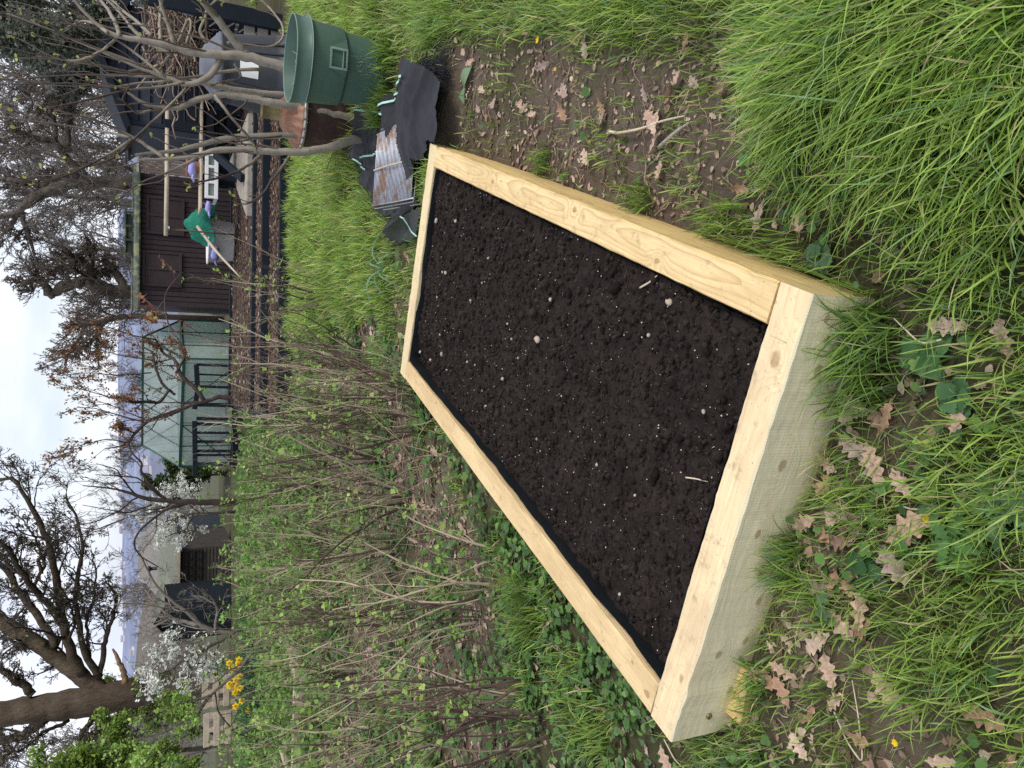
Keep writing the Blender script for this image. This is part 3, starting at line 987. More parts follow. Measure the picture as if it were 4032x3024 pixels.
# frayed end: loose black threads
r4 = np.random.default_rng(33)
N = 620
P0 = np.array([gg(1690 + 90 * u + 20 * r4.normal(), 290 + 100 * v) for u, v in zip(r4.uniform(0, 1, N), r4.uniform(-.3, .75, N))])
az = r4.normal(1.0, .9, N); L = r4.uniform(.05, .13, N); t_ = np.linspace(0, 1, 5)
P = P0[:, None] + np.stack([np.cos(az), np.sin(az), 0 * az], 1)[:, None] * (L[:, None] * t_)[..., None]
P = P + r4.normal(0, .006, P.shape); P[..., 2] = ground_z(P[..., 0], P[..., 1]) + .022 + np.sin(t_ * 3.1) * r4.uniform(.01, .05, (N, 1))
b = MB(); b.tubes(P, np.full((N, 5), .0013), 3, (.012, .013, .016)); b.build('frayed_edge', M['fabric'], mem)['kind'] = 'stuff'

# folded stiff corner of black sheet standing behind the far board
def coons(P, nu, nv, bulge):
    P = np.array(P)
    u = np.linspace(0, 1, nu)[:, None, None]; v = np.linspace(0, 1, nv)[None, :, None]
    G = P[0] * (1 - u) * (1 - v) + P[1] * u * (1 - v) + P[2] * u * v + P[3] * (1 - u) * v
    return G + np.array(bulge) * (np.sin(u * math.pi) * np.sin(v * math.pi))


q = lambda x, y, z: gp(*F_(x, y), z)
fo = gg(*F_(1050, 300))
fold = thing('membrane_fold', 'glossy black folded corner of membrane standing up behind the far board', 'membrane', (fo[0], fo[1], 0))
b = MB()
tip, ridge1, ridge2, foot, bedr = q(930, 205, .11), q(1062, 98, .185), q(1205, 30, .20), q(1025, 318, .012), q(1172, 245, .15)
low = q(1120, 280, .03)
b.grid(coons([tip, ridge1, q(1130, 170, .11), foot], 12, 12, (0, -.015, -.01)))
b.grid(coons([ridge1 + [0, 0, -.001], ridge2, bedr, q(1130, 170, .11)], 12, 12, (0, .02, -.01)))
b.grid(coons([foot, q(1130, 170, .11), bedr, low], 12, 12, (0, -.01, 0)))
b.grid(coons([tip + [0, .002, 0], q(975, 120, .07), q(1130, 40, .10), ridge1 + [0, .003, 0]], 12, 12, (0, 0, .02)))
b.build('sheet', M['liner'], fold)
Q = np.array([q(1062, 98, .186), q(1085, 112, .19), q(1120, 160, .14), q(1145, 210, .13), q(1180, 240, .155)])
b = MB(); b.tube(Q, .0045, 6); b.build('marker_stripe', M['mint'], fold)

# ------------------------------------------------------------------ wire shelf
zt = .135
shelf = thing('wire_shelf', 'rusty wire oven shelf on a bent wire frame lying on the black membrane', 'wire shelf', (*gp(1560, 640, 0)[:2], 0))
c_fr, c_nr, c_fl, c_nl = gp(1484, 529, zt + .03), gp(1643, 444, zt), gp(1465, 809, zt + .03), gp(1623, 781, zt)
b = MB()
nW = 29
for i in range(nW):
    u = .03 + .94 * i / (nW - 1)
    p = c_fr + (c_nr - c_fr) * u; q_ = c_fl + (c_nl - c_fl) * u
    sag = np.array([0, 0, -.006 * math.sin(u * math.pi)])
    b.tube([p + sag, (p + q_) / 2 + sag * 1.6, q_ + sag], .0034, 6)
b.build('wire_grid', M['wire'], shelf)
b = MB()
dn = np.array([0, 0, -.005])
for p, q_ in ((c_fr, c_nr), (c_fl, c_nl)):
    e = (q_ - p) * .03
    b.tube([p - e + dn, (p + q_) / 2 + dn * 1.8, q_ + e + dn + [0, 0, .004]], .0038, 8)
for u in (.35, .62):
    p = c_fr + (c_nr - c_fr) * u; q_ = c_fl + (c_nl - c_fl) * u
    b.tube([p + dn * 2, q_ + dn * 2], .003, 8)
b.build('shelf_frame', M['zinc'], shelf)


def hoop(pts, r=.0036):
    P = []
    for i, p in enumerate(pts):
        p = np.array(p)
        if 0 < i < len(pts) - 1:
            a = (np.array(pts[i - 1]) - p); c = (np.array(pts[i + 1]) - p)
            a = a / np.linalg.norm(a) * .014; c = c / np.linalg.norm(c) * .014
            P += [p + a, p + a * .3 + c * .3, p + c]
        else:
            P.append(p)
    b = MB(); b.tube(P, r, 8); return b


zf, zl = .095, .062
hoop([gp(1476, 822, zf + .02), gp(1630, 794, zf), gp(1643, 650, zf), gp(1657, 437, zf), gp(1560, 480, zf + .02), gp(1500, 512, zf + .03)]).build('leg_hoop', M['zinc'], shelf)
hoop([gp(1511, 826, zl + .02), gp(1660, 803, zl), gp(1690, 620, zl), gp(1703, 445, zl), gp(1650, 470, zl), gp(1560, 520, zl + .03)]).build('leg_hoop', M['zinc'], shelf)
b = MB()
for (x, y) in ((1511, 806), (1550, 796), (1655, 500), (1560, 488)):
    b.tube([gp(x, y, zl), gp(x - 8, y - 3, zt + .01)], .003, 6)
b.build('upright_wire', M['zinc'], shelf)
strand('bent_rod', [gp(1473, 671, zt + .036), gp(1520, 655, zt + .03), gp(1570, 641, zt + .022), gp(1605, 632, zt + .016), gp(1632, 615, zt + .012)], .0062, M['cane'], 'bent pale stick lying across the rusty wire shelf', 'stick')

# ------------------------------------------------------------------ green dustbin
gb0 = gg(1512, 298)
gbn = thing('green_dustbin', 'tall green plastic dustbin with moulded side handle, filled with soil, standing in grass', 'dustbin', (gb0[0], gb0[1], gz(gb0[0], gb0[1])))
cz0 = gbn.location[2]; C0 = np.array([gb0[0], gb0[1], cz0])


def squarish(a, prof):
    return (1 + .018 * np.cos(4 * a))[None, :] * np.ones((len(prof), 1))


face = math.atan2(-C0[1], -C0[0])                 # toward the camera
hang = face + .20
b = MB()
b.lathe([(.185, -.02), (.196, .02), (.200, .06), (.216, .275), (.219, .292), (.232, .296), (.234, .304), (.240, .40), (.2465, .505), (.247, .512)], C0, 72, lobes=squarish)
b.lathe([(.243, .516), (.238, .45), (.232, .42)], C0, 72, lobes=squarish)
gbody = b
b = MB()
b.lathe([(.2475, .512), (.268, .510), (.270, .514), (.2655, .517), (.256, .520), (.262, .598), (.2635, .603), (.260, .606), (.257, .602), (.251, .525), (.243, .516)], C0, 72, lobes=squarish)
b.build('rim', M['binp'], gbn)
b = MB(); t_ = np.linspace(0, 2 * math.pi, 73)
sq = lambda a: 1 + .018 * np.cos(4 * a)
for (r_, z_) in ((.2695, .513), (.2615, .6055)):
    P = np.stack([C0[0] + r_ * sq(t_) * np.cos(t_), C0[1] + r_ * sq(t_) * np.sin(t_), np.full(73, cz0 + z_)], 1)
    b.tube(P, .0028, 6, cap=False)
b.build('worn_edge', M['binrim'], gbn)


def onbin(a, z, r_):
    return C0 + np.array([r_ * math.cos(a), r_ * math.sin(a), z])


b = MB(); w = .25
for (a0, a1, z0, z1) in ((hang - w, hang + w, .395, .405), (hang - w, hang + w, .298, .308), (hang - w, hang - w + .05, .300, .403), (hang + w - .05, hang + w, .300, .403), (hang - w, hang + w, .322, .327)):
    aa = np.linspace(a0, a1, 9); G = []
    for z, r_ in ((z0, .226), (z0, .2555), (z1, .2575), (z1, .226)):
        G.append([onbin(a, z, r_) for a in aa])
    G.append(G[0]); b.grid(np.array(G))
    for e in (0, -1):
        b.add([g_[e] for g_ in G[:4]], np.array([[0, 1, 2, 3]]))
b.build('handle', M['binrim'], gbn, False)
# tapering moulded cheeks beside the handle
for s_ in (-1, 1):
    b = MB(); a1 = hang + s_ * w; a2 = hang + s_ * (w + (.33 if s_ > 0 else .18))
    b.add([onbin(a1, .402, .2575), onbin(a1, .299, .2555), onbin(a2, .300, .2355), onbin(a1, .402, .238), onbin(a1, .299, .232)], np.array([[0, 1, 2], [0, 2, 3], [1, 4, 2]]))
    b.build('handle_cheek', M['binp'], gbn, False)
b = gbody
N = 150; a = face + .12 + r4.normal(0, .26, N); z = np.clip(r4.normal(.16, .06, N), .05, .27); L = r4.uniform(.004, .013, N); sl = r4.normal(0, .35, N)
rad = .2005 + (z - .06) * .0744
aL = np.stack([a, a + sl * L / .2], 1); zL = np.stack([z, z + L], 1)
P = np.stack([C0[0] + (rad[:, None] + .0022) * sq(aL) * np.cos(aL), C0[1] + (rad[:, None] + .0022) * sq(aL) * np.sin(aL), cz0 + zL], -1)
b.tubes(P, np.full((N, 2), .0011), 4, m=1); b.build('body', [M['binp'], M['scratch']], gbn)
b = MB(); gr, ga = np.meshgrid(np.linspace(.004, .245, 18), np.linspace(0, 2 * math.pi, 49), indexing='ij')
px_, py_ = C0[0] + gr * np.cos(ga), C0[1] + gr * np.sin(ga)
b.grid(np.stack([px_, py_, cz0 + .505 + .03 * (fbm(px_ * 25, py_ * 25, 301, 3) - .5)], -1), (.07, .052, .04))
tag(b.build('bin_soil', M['soil'], None, True, origin=C0), 'dry brown soil filling the green dustbin to just below its rim', 'soil')
N = 46; a = r4.uniform(0, 6.28, N); rr = .22 * np.sqrt(r4.random(N)); p0 = np.stack([C0[0] + rr * np.cos(a), C0[1] + rr * np.sin(a), np.full(N, cz0 + .523)], 1)
d = r4.normal(0, 1, (N, 3)); d[:, 2] = np.abs(d[:, 2]) * .35; d /= np.linalg.norm(d, axis=1)[:, None]
t3 = np.linspace(0, 1, 4); P = p0[:, None] + d[:, None] * (r4.uniform(.04, .11, N)[:, None] * t3)[..., None] + r4.normal(0, .006, (N, 4, 3))
b = MB(); b.tubes(P, np.full((N, 4), .0013), 4)
tag(b.build('dry_stalks', M['straw'], None, True, origin=C0 + [0, 0, .5]), 'tangle of dry straw-coloured stalks on the soil inside the green dustbin', 'dry stalks', kind='stuff')

# ------------------------------------------------------------------ rusty incinerator with chimney lid
ic = pt(1185, 452, 5.75); ic = np.array([ic[0], 5.75, gz(ic[0], 5.75)])
zl0 = pt(1190, 452, 5.55)[2]                      # height of the lid's rim
inc = thing('incinerator', 'rusty metal garden incinerator with fluted chimney lid behind the green dustbin', 'incinerator', ic)
hb = zl0 - ic[2]
b = MB(); b.lathe([(.19, 0), (.195, .01)] + [(.20 + .02 * i / 8 + (.004 if i % 2 else 0), .02 + (hb - .03) * i / 8) for i in range(9)] + [(.215, hb - .005)], ic, 48)
b.build('body', M['rustdark'], inc)
flute = lambda a, pr: 1 + (.035 * np.cos(22 * a))[None, :] * sm(pr[:, 0], .09, .2)[:, None]
b = MB(); b.lathe([(.236, hb - .035), (.240, hb - .02), (.238, hb)] + [(.236 - .165 * (i / 9), hb + .002 + .125 * math.sin(i / 9 * 1.35)) for i in range(10)], ic, 132, lobes=flute)
b.build('lid', M['rust'], inc)
b = MB(); b.lathe([(.2405, hb - .036), (.2455, hb - .034), (.2455, hb - .012), (.2405, hb - .010)], ic, 48); b.build('lid_band', M['zinc'], inc)
hz = pt(1030, 456, 5.75)[2] - ic[2]
b = MB(); b.lathe([(.072, hb + .108), (.075, hb + .118), (.064, hb + .125), (.063, hz - .004), (.0645, hz), (.060, hz), (.059, hb + .12), (.001, hb + .118)], ic, 36); b.build('chimney', M['brass'], inc)
for s_ in (0,):
    a0 = math.atan2(-ic[1], -ic[0]) + 1.25
    P = [ic + np.array([.21 * math.cos(a0 + u * .25), .21 * math.sin(a0 + u * .25), hb + .03 + .06 * math.cos(u * 1.5)]) + np.array([math.cos(a0), math.sin(a0), 0]) * .05 * math.cos(u * 1.5) for u in np.linspace(-1, 1, 9)]
    b = MB(); b.tube(P, .0035, 6); b.build('lid_handle', M['zinc'], inc)

# ------------------------------------------------------------------ dark compost converter bin
cc = pt(*A_(1900, 545), 7.8); cc = np.array([cc[0], 7.8, gz(cc[0], 7.8)])
cbn = thing('compost_bin', 'dark grey plastic compost converter bin with domed lid and white round-ring sticker', 'compost bin', cc)
fc = math.atan2(-cc[1], -cc[0])
sqb = lambda a, pr: (1 + .05 * np.cos(4 * (a - fc)))[None, :] * np.ones((len(pr), 1))
zt_ = pt(*A_(1600, 520), 7.8)[2] - cc[2]; ztop = pt(*A_(1445, 500), 7.8)[2] - cc[2]
b = MB()
prof = [(.40, 0), (.405, .03), (.375, .25), (.378, .262), (.368, .275)] + [(.368 - .075 * i / 6, .275 + (zt_ - .275 - .03) * i / 6) for i in range(7)] + [(.30, zt_ - .02), (.29, zt_)]
b.lathe(prof, cc, 64, lobes=sqb); b.build('body', M['compostbin'], cbn)
b = MB(); hL = ztop - zt_
b.lathe([(.290, zt_ - .012), (.302, zt_ - .008), (.304, zt_ + .02), (.29, zt_ + .03), (.285, zt_ + .045), (.27, zt_ + .05), (.215, zt_ + hL * .55), (.17, zt_ + hL * .8), (.10, zt_ + hL * .97), (.0, ztop)], cc, 64, lobes=sqb)
b.build('lid', M['complid'], cbn)


def onbin2(a, z, extra=.004):
    r_ = np.interp(z, [p[1] for p in prof], [p[0] for p in prof]) * (1 + .05 * math.cos(4 * (a - fc))) + extra
    return cc + np.array([r_ * math.cos(a), r_ * math.sin(a), z])


def patch(a0, a1, z0, z1, n, extra):
    return np.array([[onbin2(a, z, extra) for a in np.linspace(a0, a1, n)] for z in np.linspace(z0, z1, n)])


sz0 = pt(*A_(1878, 525), 7.45)[2] - cc[2]; sz1 = pt(*A_(1745, 525), 7.45)[2] - cc[2]
ac = fc + .10; wa = (sz1 - sz0) / 2 / .36
b = MB(); b.grid(patch(ac - wa, ac + wa, sz0, sz1, 10, .004))
st = b.build('sticker', M['white'], cbn)
b = MB(); zc_ = (sz0 + sz1) / 2; hr_ = (sz1 - sz0) / 2
for (a0, a1) in ((.35, 2.75), (3.3, 6.0)):
    G = []
    for u in np.linspace(a0, a1, 26):
        G.append([onbin2(ac + wa * k * math.cos(u), zc_ + hr_ * k * math.sin(u), .0065) for k in (.74, .92)])
    b.grid(np.array(G))
b.build('ring_mark', M['black'], st)
b = MB(); hc_ = fc + .28
b.grid(patch(hc_ - .28, hc_ + .28, .03, .30, 10, .016)); b.build('hatch', M['complid'], cbn)
b = MB(); b.grid(patch(hc_ - .10, hc_ + .02, .16, .23, 6, .020)); b.build('vent_hole', M['black'], cbn)
for s_ in (-.75, -.38, .62, .95):
    b = MB(); b.tube([onbin2(fc + s_, z, .004) for z in np.linspace(.05, zt_ - .05, 8)], .012, 6); b.build('rib', M['compostbin'], cbn)


# ------------------------------------------------------------------ terrace of blue-black sleepers with bark mulch
def plank_wall(b, x0, x1, Y, z0, z1, th, n, m=0, gap=.004, col=(.5, .5, .5)):
    h = (z1 - z0) / n
    for i in range(n):
        b.box(((x0 + x1) / 2, Y + th / 2, z0 + h * (i + .5)), (x1 - x0, th, h - gap), None, col, .006, m)


TX0, TX1 = -.35, 3.7
ter = thing('terrace_steps', 'blue-black stained timber steps holding strips of bark mulch', 'terrace', (1.5, 8.35, 0))
for (Y, z0, z1, th, n) in ((8.35, -.05, .193, .055, 2), (9.16, .10, .267, .06, 1), (9.63, .2, .317, .07, 1), (12.1, .1, .345, .06, 2)):
    b = MB(); plank_wall(b, TX0, TX1, Y, z0, z1, th, n); b.build('riser', M['navy'], ter, False)
b = MB()
for x in (-.2, 1.1, 2.4, 3.5):
    b.box((x, 8.43, .07), (.07, .05, .2), bev=.004)
b.build('peg', M['navy'], ter, False)
b = MB(); b.box((TX0 - .03, 10.2, .1), (.06, 3.8, .34), bev=.006); b.build('side_board', M['navy'], ter, False)
r5 = np.random.default_rng(51)
for k, (y0, y1, z) in enumerate(((8.405, 9.16, .168), (9.22, 9.63, .250), (9.70, 12.1, .300))):
    b = MB()
    X_, Y_ = np.meshgrid(np.linspace(TX0, TX1, 90), np.linspace(y0, y1, 24), indexing='ij')
    b.grid(np.stack([X_, Y_, z + .02 * (fbm(X_ * 9, Y_ * 9, 61 + k, 3) - .5)], -1), (.07, .05, .04))
    N = 2600
    P = np.stack([r5.uniform(TX0, TX1, N), r5.uniform(y0, y1, N), np.full(N, z + .008)], 1); P[:, 2] += r5.normal(0, .006, N)
    colr = np.array([.125, .082, .062]) * r5.uniform(.35, 1.5, (N, 1)); pale = r5.random(N) < .07; colr[pale] = [.42, .36, .30]
    sc3 = np.stack([r5.uniform(.012, .038, N), r5.uniform(.006, .015, N), r5.uniform(.003, .008, N)], 1)
    b.scatter(tpl_lump(90, 1, .2), P, rots(N, (0, .7), r5), sc3, colr)
    tag(b.build('bark_mulch', M['mulch'], None, True, origin=(1, y0, z)), ['bark chips behind the lowest blue-black timber step', 'narrow strip of bark chips between the second and third timber steps', 'bark chips beside the weathered timber deck'][k], 'bark mulch', kind='stuff')

# weathered corner deck
dl0, dl1, dr0, dr1 = pt(965, 850, 9.75), pt(890, 660, 12.05), pt(965, 610, 9.75), pt(890, 470, 12.05)
dk = thing('timber_deck', 'weathered grey timber deck boards on the terrace under the potting table', 'deck', (dl0[0], 9.75, .3))
b = MB(); zd = .372; n = 7
for i in range(n):
    u0, u1 = i / n, (i + 1) / n - .012
    yy0, yy1 = 9.75 + 2.3 * u0, 9.75 + 2.3 * u1
    xl0, xl1 = dl0[0] + (dl1[0] - dl0[0]) * u0, dl0[0] + (dl1[0] - dl0[0]) * u1
    P = [[xl0, yy0, zd - .03], [dr0[0] + .5, yy0, zd - .03], [dr0[0] + .5, yy1, zd - .03], [xl1, yy1, zd - .03]]
    b.poly(P, thick=.03, nrm=(0, 0, 1))
b.build('deck_board', M['greyw'], dk, False)
b = MB(); b.box(((dl0[0] + dr0[0] + .5) / 2, 9.735, zd - .038), (dr0[0] + .5 - dl0[0], .028, .07), bev=.003); b.build('fascia', M['greyw'], dk, False)

# ------------------------------------------------------------------ potting table, with things on and under it
tz = pt(794, 600, 10.9)[2]; tl, tr_ = pt(792, 822, 10.9)[0], pt(792, 395, 10.9)[0]
tab = thing('potting_table', 'black-legged potting table with a thin pale top on the terrace', 'table', ((tl + tr_) / 2, 10.9, .3))
b = MB(); b.box(((tl + tr_) / 2, 11.1, tz), (tr_ - tl, .45, .025), bev=.004); b.build('table_top', M['palew'], tab, False)
for x in (tl + .45, tr_ - .05):
    for y in (10.95, 11.28):
        b = MB(); b.box((x, y, (tz + .3) / 2), (.07, .07, tz - .3 - .03), bev=.005); b.build('leg', M['navy'], tab, False)
b = MB()
b.bar(pt(*A_(1560, 1120), 10.6), pt(*A_(1760, 1295), 9.95), .10, .05); b.build('brace', M['navy'], tab, False)
b = MB()
b.box(((tl + .4 + tr_) / 2, 11.32, .52), (tr_ - tl - .4, .04, .16), bev=.004); b.box(((tl + .4 + tr_) / 2, 10.93, tz - .10), (tr_ - tl - .4, .03, .10), bev=.004); b.build('rail', M['navy'], tab, False)
# white glazed frame below
f0 = pt(*A_(1470, 1450), 11.0); f1 = pt(*A_(1470, 1120), 11.0); fb = pt(*A_(1575, 1450), 11.0)[2]
wf = thing('cold_frame', 'small white-painted glazed frame standing under the potting table', 'cold frame', ((f0[0] + f1[0]) / 2, 11.02, fb))
b = MB(); zt2 = f0[2] - .02; w_ = .045
xs = [f0[0] + .02, f0[0] + (f1[0] - f0[0]) * .36, f0[0] + (f1[0] - f0[0]) * .70, f1[0] - .02]
for x in xs: b.box((x, 10.88, (zt2 + fb) / 2), (w_ * .8, .03, zt2 - fb), bev=.003)
for z in (fb + .02, zt2 - .02): b.box(((f0[0] + f1[0]) / 2, 10.878, z), (f1[0] - f0[0], .028, w_), bev=.003)
for x in (xs[0], xs[-1]):
    b.bar((x, 10.89, fb + .02), (x, 11.3, fb + .02), .03, .04); b.bar((x, 11.29, fb), (x, 11.29, zt2), .03, .03)
b.build('frame', M['white'], wf, False)
b = MB(); b.add([[xs[0], 10.885, fb], [xs[3], 10.885, fb], [xs[3], 10.885, zt2], [xs[0], 10.885, zt2]], np.array([[0, 1, 2, 3]])); b.build('pane', M['pane'], wf, False)


def glove(src, Y, zoff, rz, label, s=1.0):
    o = pt(*src, Y)
    b = MB()
    palm = [[0, 0, 0], [.05, 0, .012], [.10, .01, .012], [.14, .01, .0]]
    b.tube(palm, [.032, .036, .042, .028], 8)
    for k, (y, L, a) in enumerate(((-.03, .07, -.3), (-.01, .085, -.08), (.012, .08, .1), (.032, .065, .3))):
        b.tube([[.125, y, 0], [.125 + L * .5 * math.cos(a), y + L * .5 * math.sin(a), .006], [.125 + L * math.cos(a), y + L * math.sin(a), -.012]], [.013, .013, .009], 6)
    b.tube([[.05, -.03, .0], [.08, -.065, .004], [.11, -.08, -.006]], [.014, .013, .010], 6)
    V = np.vstack(b.V) * s
    b.V = [V @ rot_z(rz).T + np.array([0, 0, zoff])]; b.C = [np.vstack(b.C)]
    b.V[0] = b.V[0] + o
    return tag(b.build('glove', M['glove'], None, True, origin=o), label, 'glove', None)


glove(T_(430, 300), 11.0, .03, 2.9, 'lilac and black gardening glove lying on the pale table top', 1.25)
pot = pt(*T_(372, 320), 11.15)
b = MB(); b.lathe([(.07, 0), (.075, .005), (.10, .13), (.115, .132), (.118, .165), (.105, .167), (.10, .14), (.0, .13)], (pot[0], 11.2, tz + .0125), 28)
tag(b.build('flower_pot', M['rust'], None, True, origin=(pot[0], 11.2, tz + .0125)), 'rusty brown flower pot on the potting table', 'flower pot')

# second bench further left with a white tub, green netting and a pale pole
o2 = pt(*T_(560, 790), 11.6)
tubo = MB(); zt3 = pt(*T_(500, 760), 11.6)[2]
tubo.lathe([(.17, .345), (.18, .35), (.21, zt3 - .02), (.225, zt3 - .02), (.225, zt3), (.205, zt3), (.17, .37), (0, .365)], (o2[0], 11.6, 0), 32, sx=1.5, sy=.9)
tag(tubo.build('white_tub', M['white'], None, True, origin=(o2[0], 11.6, .345)), 'white plastic tub behind the leafy currant bush, green netting over it', 'tub')
glove(T_(560, 835), 11.25, .0, 2.4, 'lilac glove draped over the front of the white tub', 1.3)
glove(T_(515, 545), 10.8, .0, 3.0, 'lilac glove hanging beside the white glazed frame', 1.0)
n0 = pt(*T_(450, 690), 11.45)
b = MB(); u, v = np.meshgrid(np.linspace(-1, 1, 34), np.linspace(-1, 1, 26), indexing='ij')
rr_ = np.sqrt(u ** 2 + v ** 2)
zz = n0[2] + .17 * (1 - sm(rr_, 0, 1.1)) + .10 * (fbm(u * 4 + 3, v * 4, 401, 3) - .5) - .20 * sm(rr_, .6, 1.3)
b.grid(np.stack([n0[0] + .26 * u - .05 * v + .06 * (fbm(u * 3, v * 3, 403) - .5), 11.5 + .16 * v, zz], -1))
tag(b.build('green_netting', M['netg'], None, True, origin=n0), 'bundle of bright green garden netting draped over the white tub', 'netting')
strand('pale_pole', [pt(*T_(440, 700), 11.2), pt(*T_(560, 860), 10.9), pt(*T_(700, 1010), 10.5)], .022, M['cane'], 'pale wooden pole slanting down behind the leafy currant bush', 'pole')
p0, p1 = pt(*T_(255, 80), 11.0), pt(*T_(243, 758), 11.0)
b = MB(); b.tube([p0 + [.35, .4, 0], (p0 + p1) / 2, p1], .028, 10); tag(b.build('horizontal_pole', M['cane'], None, True, origin=p1), 'long pale round pole held level in front of the brown shed', 'pole')
b = MB(); b.tube([p1 + [.10, .05, -.05], p1 + [.10, .06, -.45], [p1[0] + .1, 11.06, .3]], .012, 6, (.1, .08, .06)); b.box((p1[0] + .10, 11.0, p1[2] - .035), (.03, .12, .014), bev=.003)
tag(b.build('pole_prop', M['twig'], None, True, origin=(p1[0] + .1, 11.06, .3)), 'thin forked prop holding up the left end of the long pale pole', 'prop')

# ------------------------------------------------------------------ small blue-black shed (gable towards us)
Ys = 11.9
sh = thing('navy_shed', 'small blue-black clad garden shed with gable, behind the compost bin', 'shed', (*pt(814, 300, Ys)[:2], .2))
xL, xR = pt(700, 512, Ys)[0], pt(700, 512, Ys)[0] + 1.62
zE, zA = pt(500, 499, Ys)[2], pt(402, 285, Ys)[2]
xm = (xL + xR) / 2; zB = .1
b = MB(); n = 13
for i in range(n):                                  # overlapping horizontal weatherboards on the gable wall
    z0, z1 = zB + (zA - zB) * i / n, zB + (zA - zB) * (i + 1) / n
    def xr(z):
        k = max(0, (z - zE) / (zA - zE)); return xL + (xm - xL) * k, xR + (xm - xR) * k
    a0, a1 = xr(z0); c0, c1 = xr(z1)
    b.add([[a0, Ys - .034, z0], [a1, Ys - .034, z0], [c1, Ys, z1], [c0, Ys, z1], [a0, Ys + .01, z0], [a1, Ys + .01, z0]], np.array([[0, 1, 2, 3], [4, 5, 1, 0]]))
for xx in (xL, xR):
    b.box((xx, Ys + .8, (zE + zB) / 2), (.04, 1.6, zE - zB), bev=.004)
b.box((xL + .02, Ys - .018, (zB + zE) / 2), (.05, .03, zE - zB - .05), bev=.004)
b.build('wall', M['navywall'], sh, False)
b = MB()
for s_, xe in ((-1, xL), (1, xR)):
    p, q_ = np.array([xm, Ys + .7, zA + .035]), np.array([xe + s_ * .10, Ys + .7, zE + .035 - (zA - zE) * .10 / abs(xm - xL)])
    d = (q_ - p) / np.linalg.norm(q_ - p); nn = np.array([-d[2], 0, d[0]]) * (1 if d[0] > 0 else -1)
    b.box((p + q_) / 2, (np.linalg.norm(q_ - p), 1.75, .035), np.stack([d, [0, 1, 0], np.cross(d, [0, 1, 0])], 1), bev=.004)
b.build('roof', M['navy'], sh, False)
b = MB()
for s_, xe in ((-1, xL), (1, xR)):
    b.bar((xm, Ys - .17, zA + .02), (xe + s_ * .10, Ys - .17, zE + .02 - (zA - zE) * .10 / abs(xm - xL)), .03, .09, up=(0, 0, 1))
b.build('barge_board', M['navy'], sh, False)

# ------------------------------------------------------------------ black timber compost bay on the right with a brushwood heap
bay = thing('compost_bay', 'black timber compost bay with pale-ended slats at the right edge', 'compost bay', (*gg(1110, 95)[:2], 0))
pb = gg(1110, 92); Yb = pb[1]
for c_, s_ in (((pb[0], Yb, .72), (.20, .06, 1.5)), ((pb[0] + .06, Yb + 1.5, .72), (.14, .07, 1.5)), ((pb[0] - .95, Yb + 1.5, .62), (.10, .07, 1.3))):
    b = MB(); b.box(c_, s_, bev=.006); b.build('post', M['navy'], bay, False)
b = MB()
for i in range(6):
    b.box((pb[0] - .045, Yb + .80, .07 + i * .17), (.022, 1.45, .13), bev=.003)
b.build('side_slat', M['navy'], bay, False)
b = MB()
for i in range(6):
    z = .07 + i * .17
    b.bar((pb[0] - .062, Yb + .09, z - .05), (pb[0] - .062, Yb + .34, z + .05), .014, .018, up=(1, 0, 0))
b.build('pale_batten', M['greyw'], bay, False)
b = MB()
for i in range(3):
    b.box((pb[0] - .40, Yb + .055, .06 + i * .155), (.62, .03, .12), bev=.004)
b.build('front_board', M['greyw'], bay, False)
b = MB()
for i in range(7):
    b.box((pb[0] - .45, Yb + 1.52, .08 + i * .17), (.95, .03, .14), bev=.004)
b.build('back_board', M['navy'], bay, False)
N = 330
P0 = np.stack([pb[0] + r5.normal(.10, .38, N), Yb + .75 + r5.normal(0, .3, N), .75 + .75 * r5.random(N)], 1)
d = r5.normal(0, 1, (N, 3)); d[:, 2] *= .35; d /= np.linalg.norm(d, axis=1)[:, None]
t6 = np.linspace(-.5, .5, 6); P = P0[:, None] + d[:, None] * (r5.uniform(.25, .8, N)[:, None] * t6)[..., None]
P = P + np.cumsum(r5.normal(0, .018, (N, 6, 3)), 1)
colr = np.array([[.30, .22, .17]]) * r5.uniform(.4, 1.4, (N, 1))
b = MB(); b.tubes(P, r5.uniform(.005, .014, (N, 1)) * np.linspace(1, .6, 6), 5, colr)
tag(b.build('brushwood_heap', M['twig'], None, True, origin=(pb[0], Yb + .75, .6)), 'heap of pruned brown branches piled in the black compost bay', 'brushwood', kind='stuff')
p = pt(*Q_(600, 60), Yb + .35)
b = MB(); b.lathe([(0, -.05), (.05, -.04), (.07, 0), (.05, .04), (0, .05)], p, 12, lobes=lambda a, pr: 1 + .25 * np.cos(3 * a + 1)[None, :] + 0 * pr[:, :1])
tag(b.build('blue_bag', M['blue'], None, True, origin=p), 'scrap of light blue plastic bag among the brushwood', 'plastic bag')
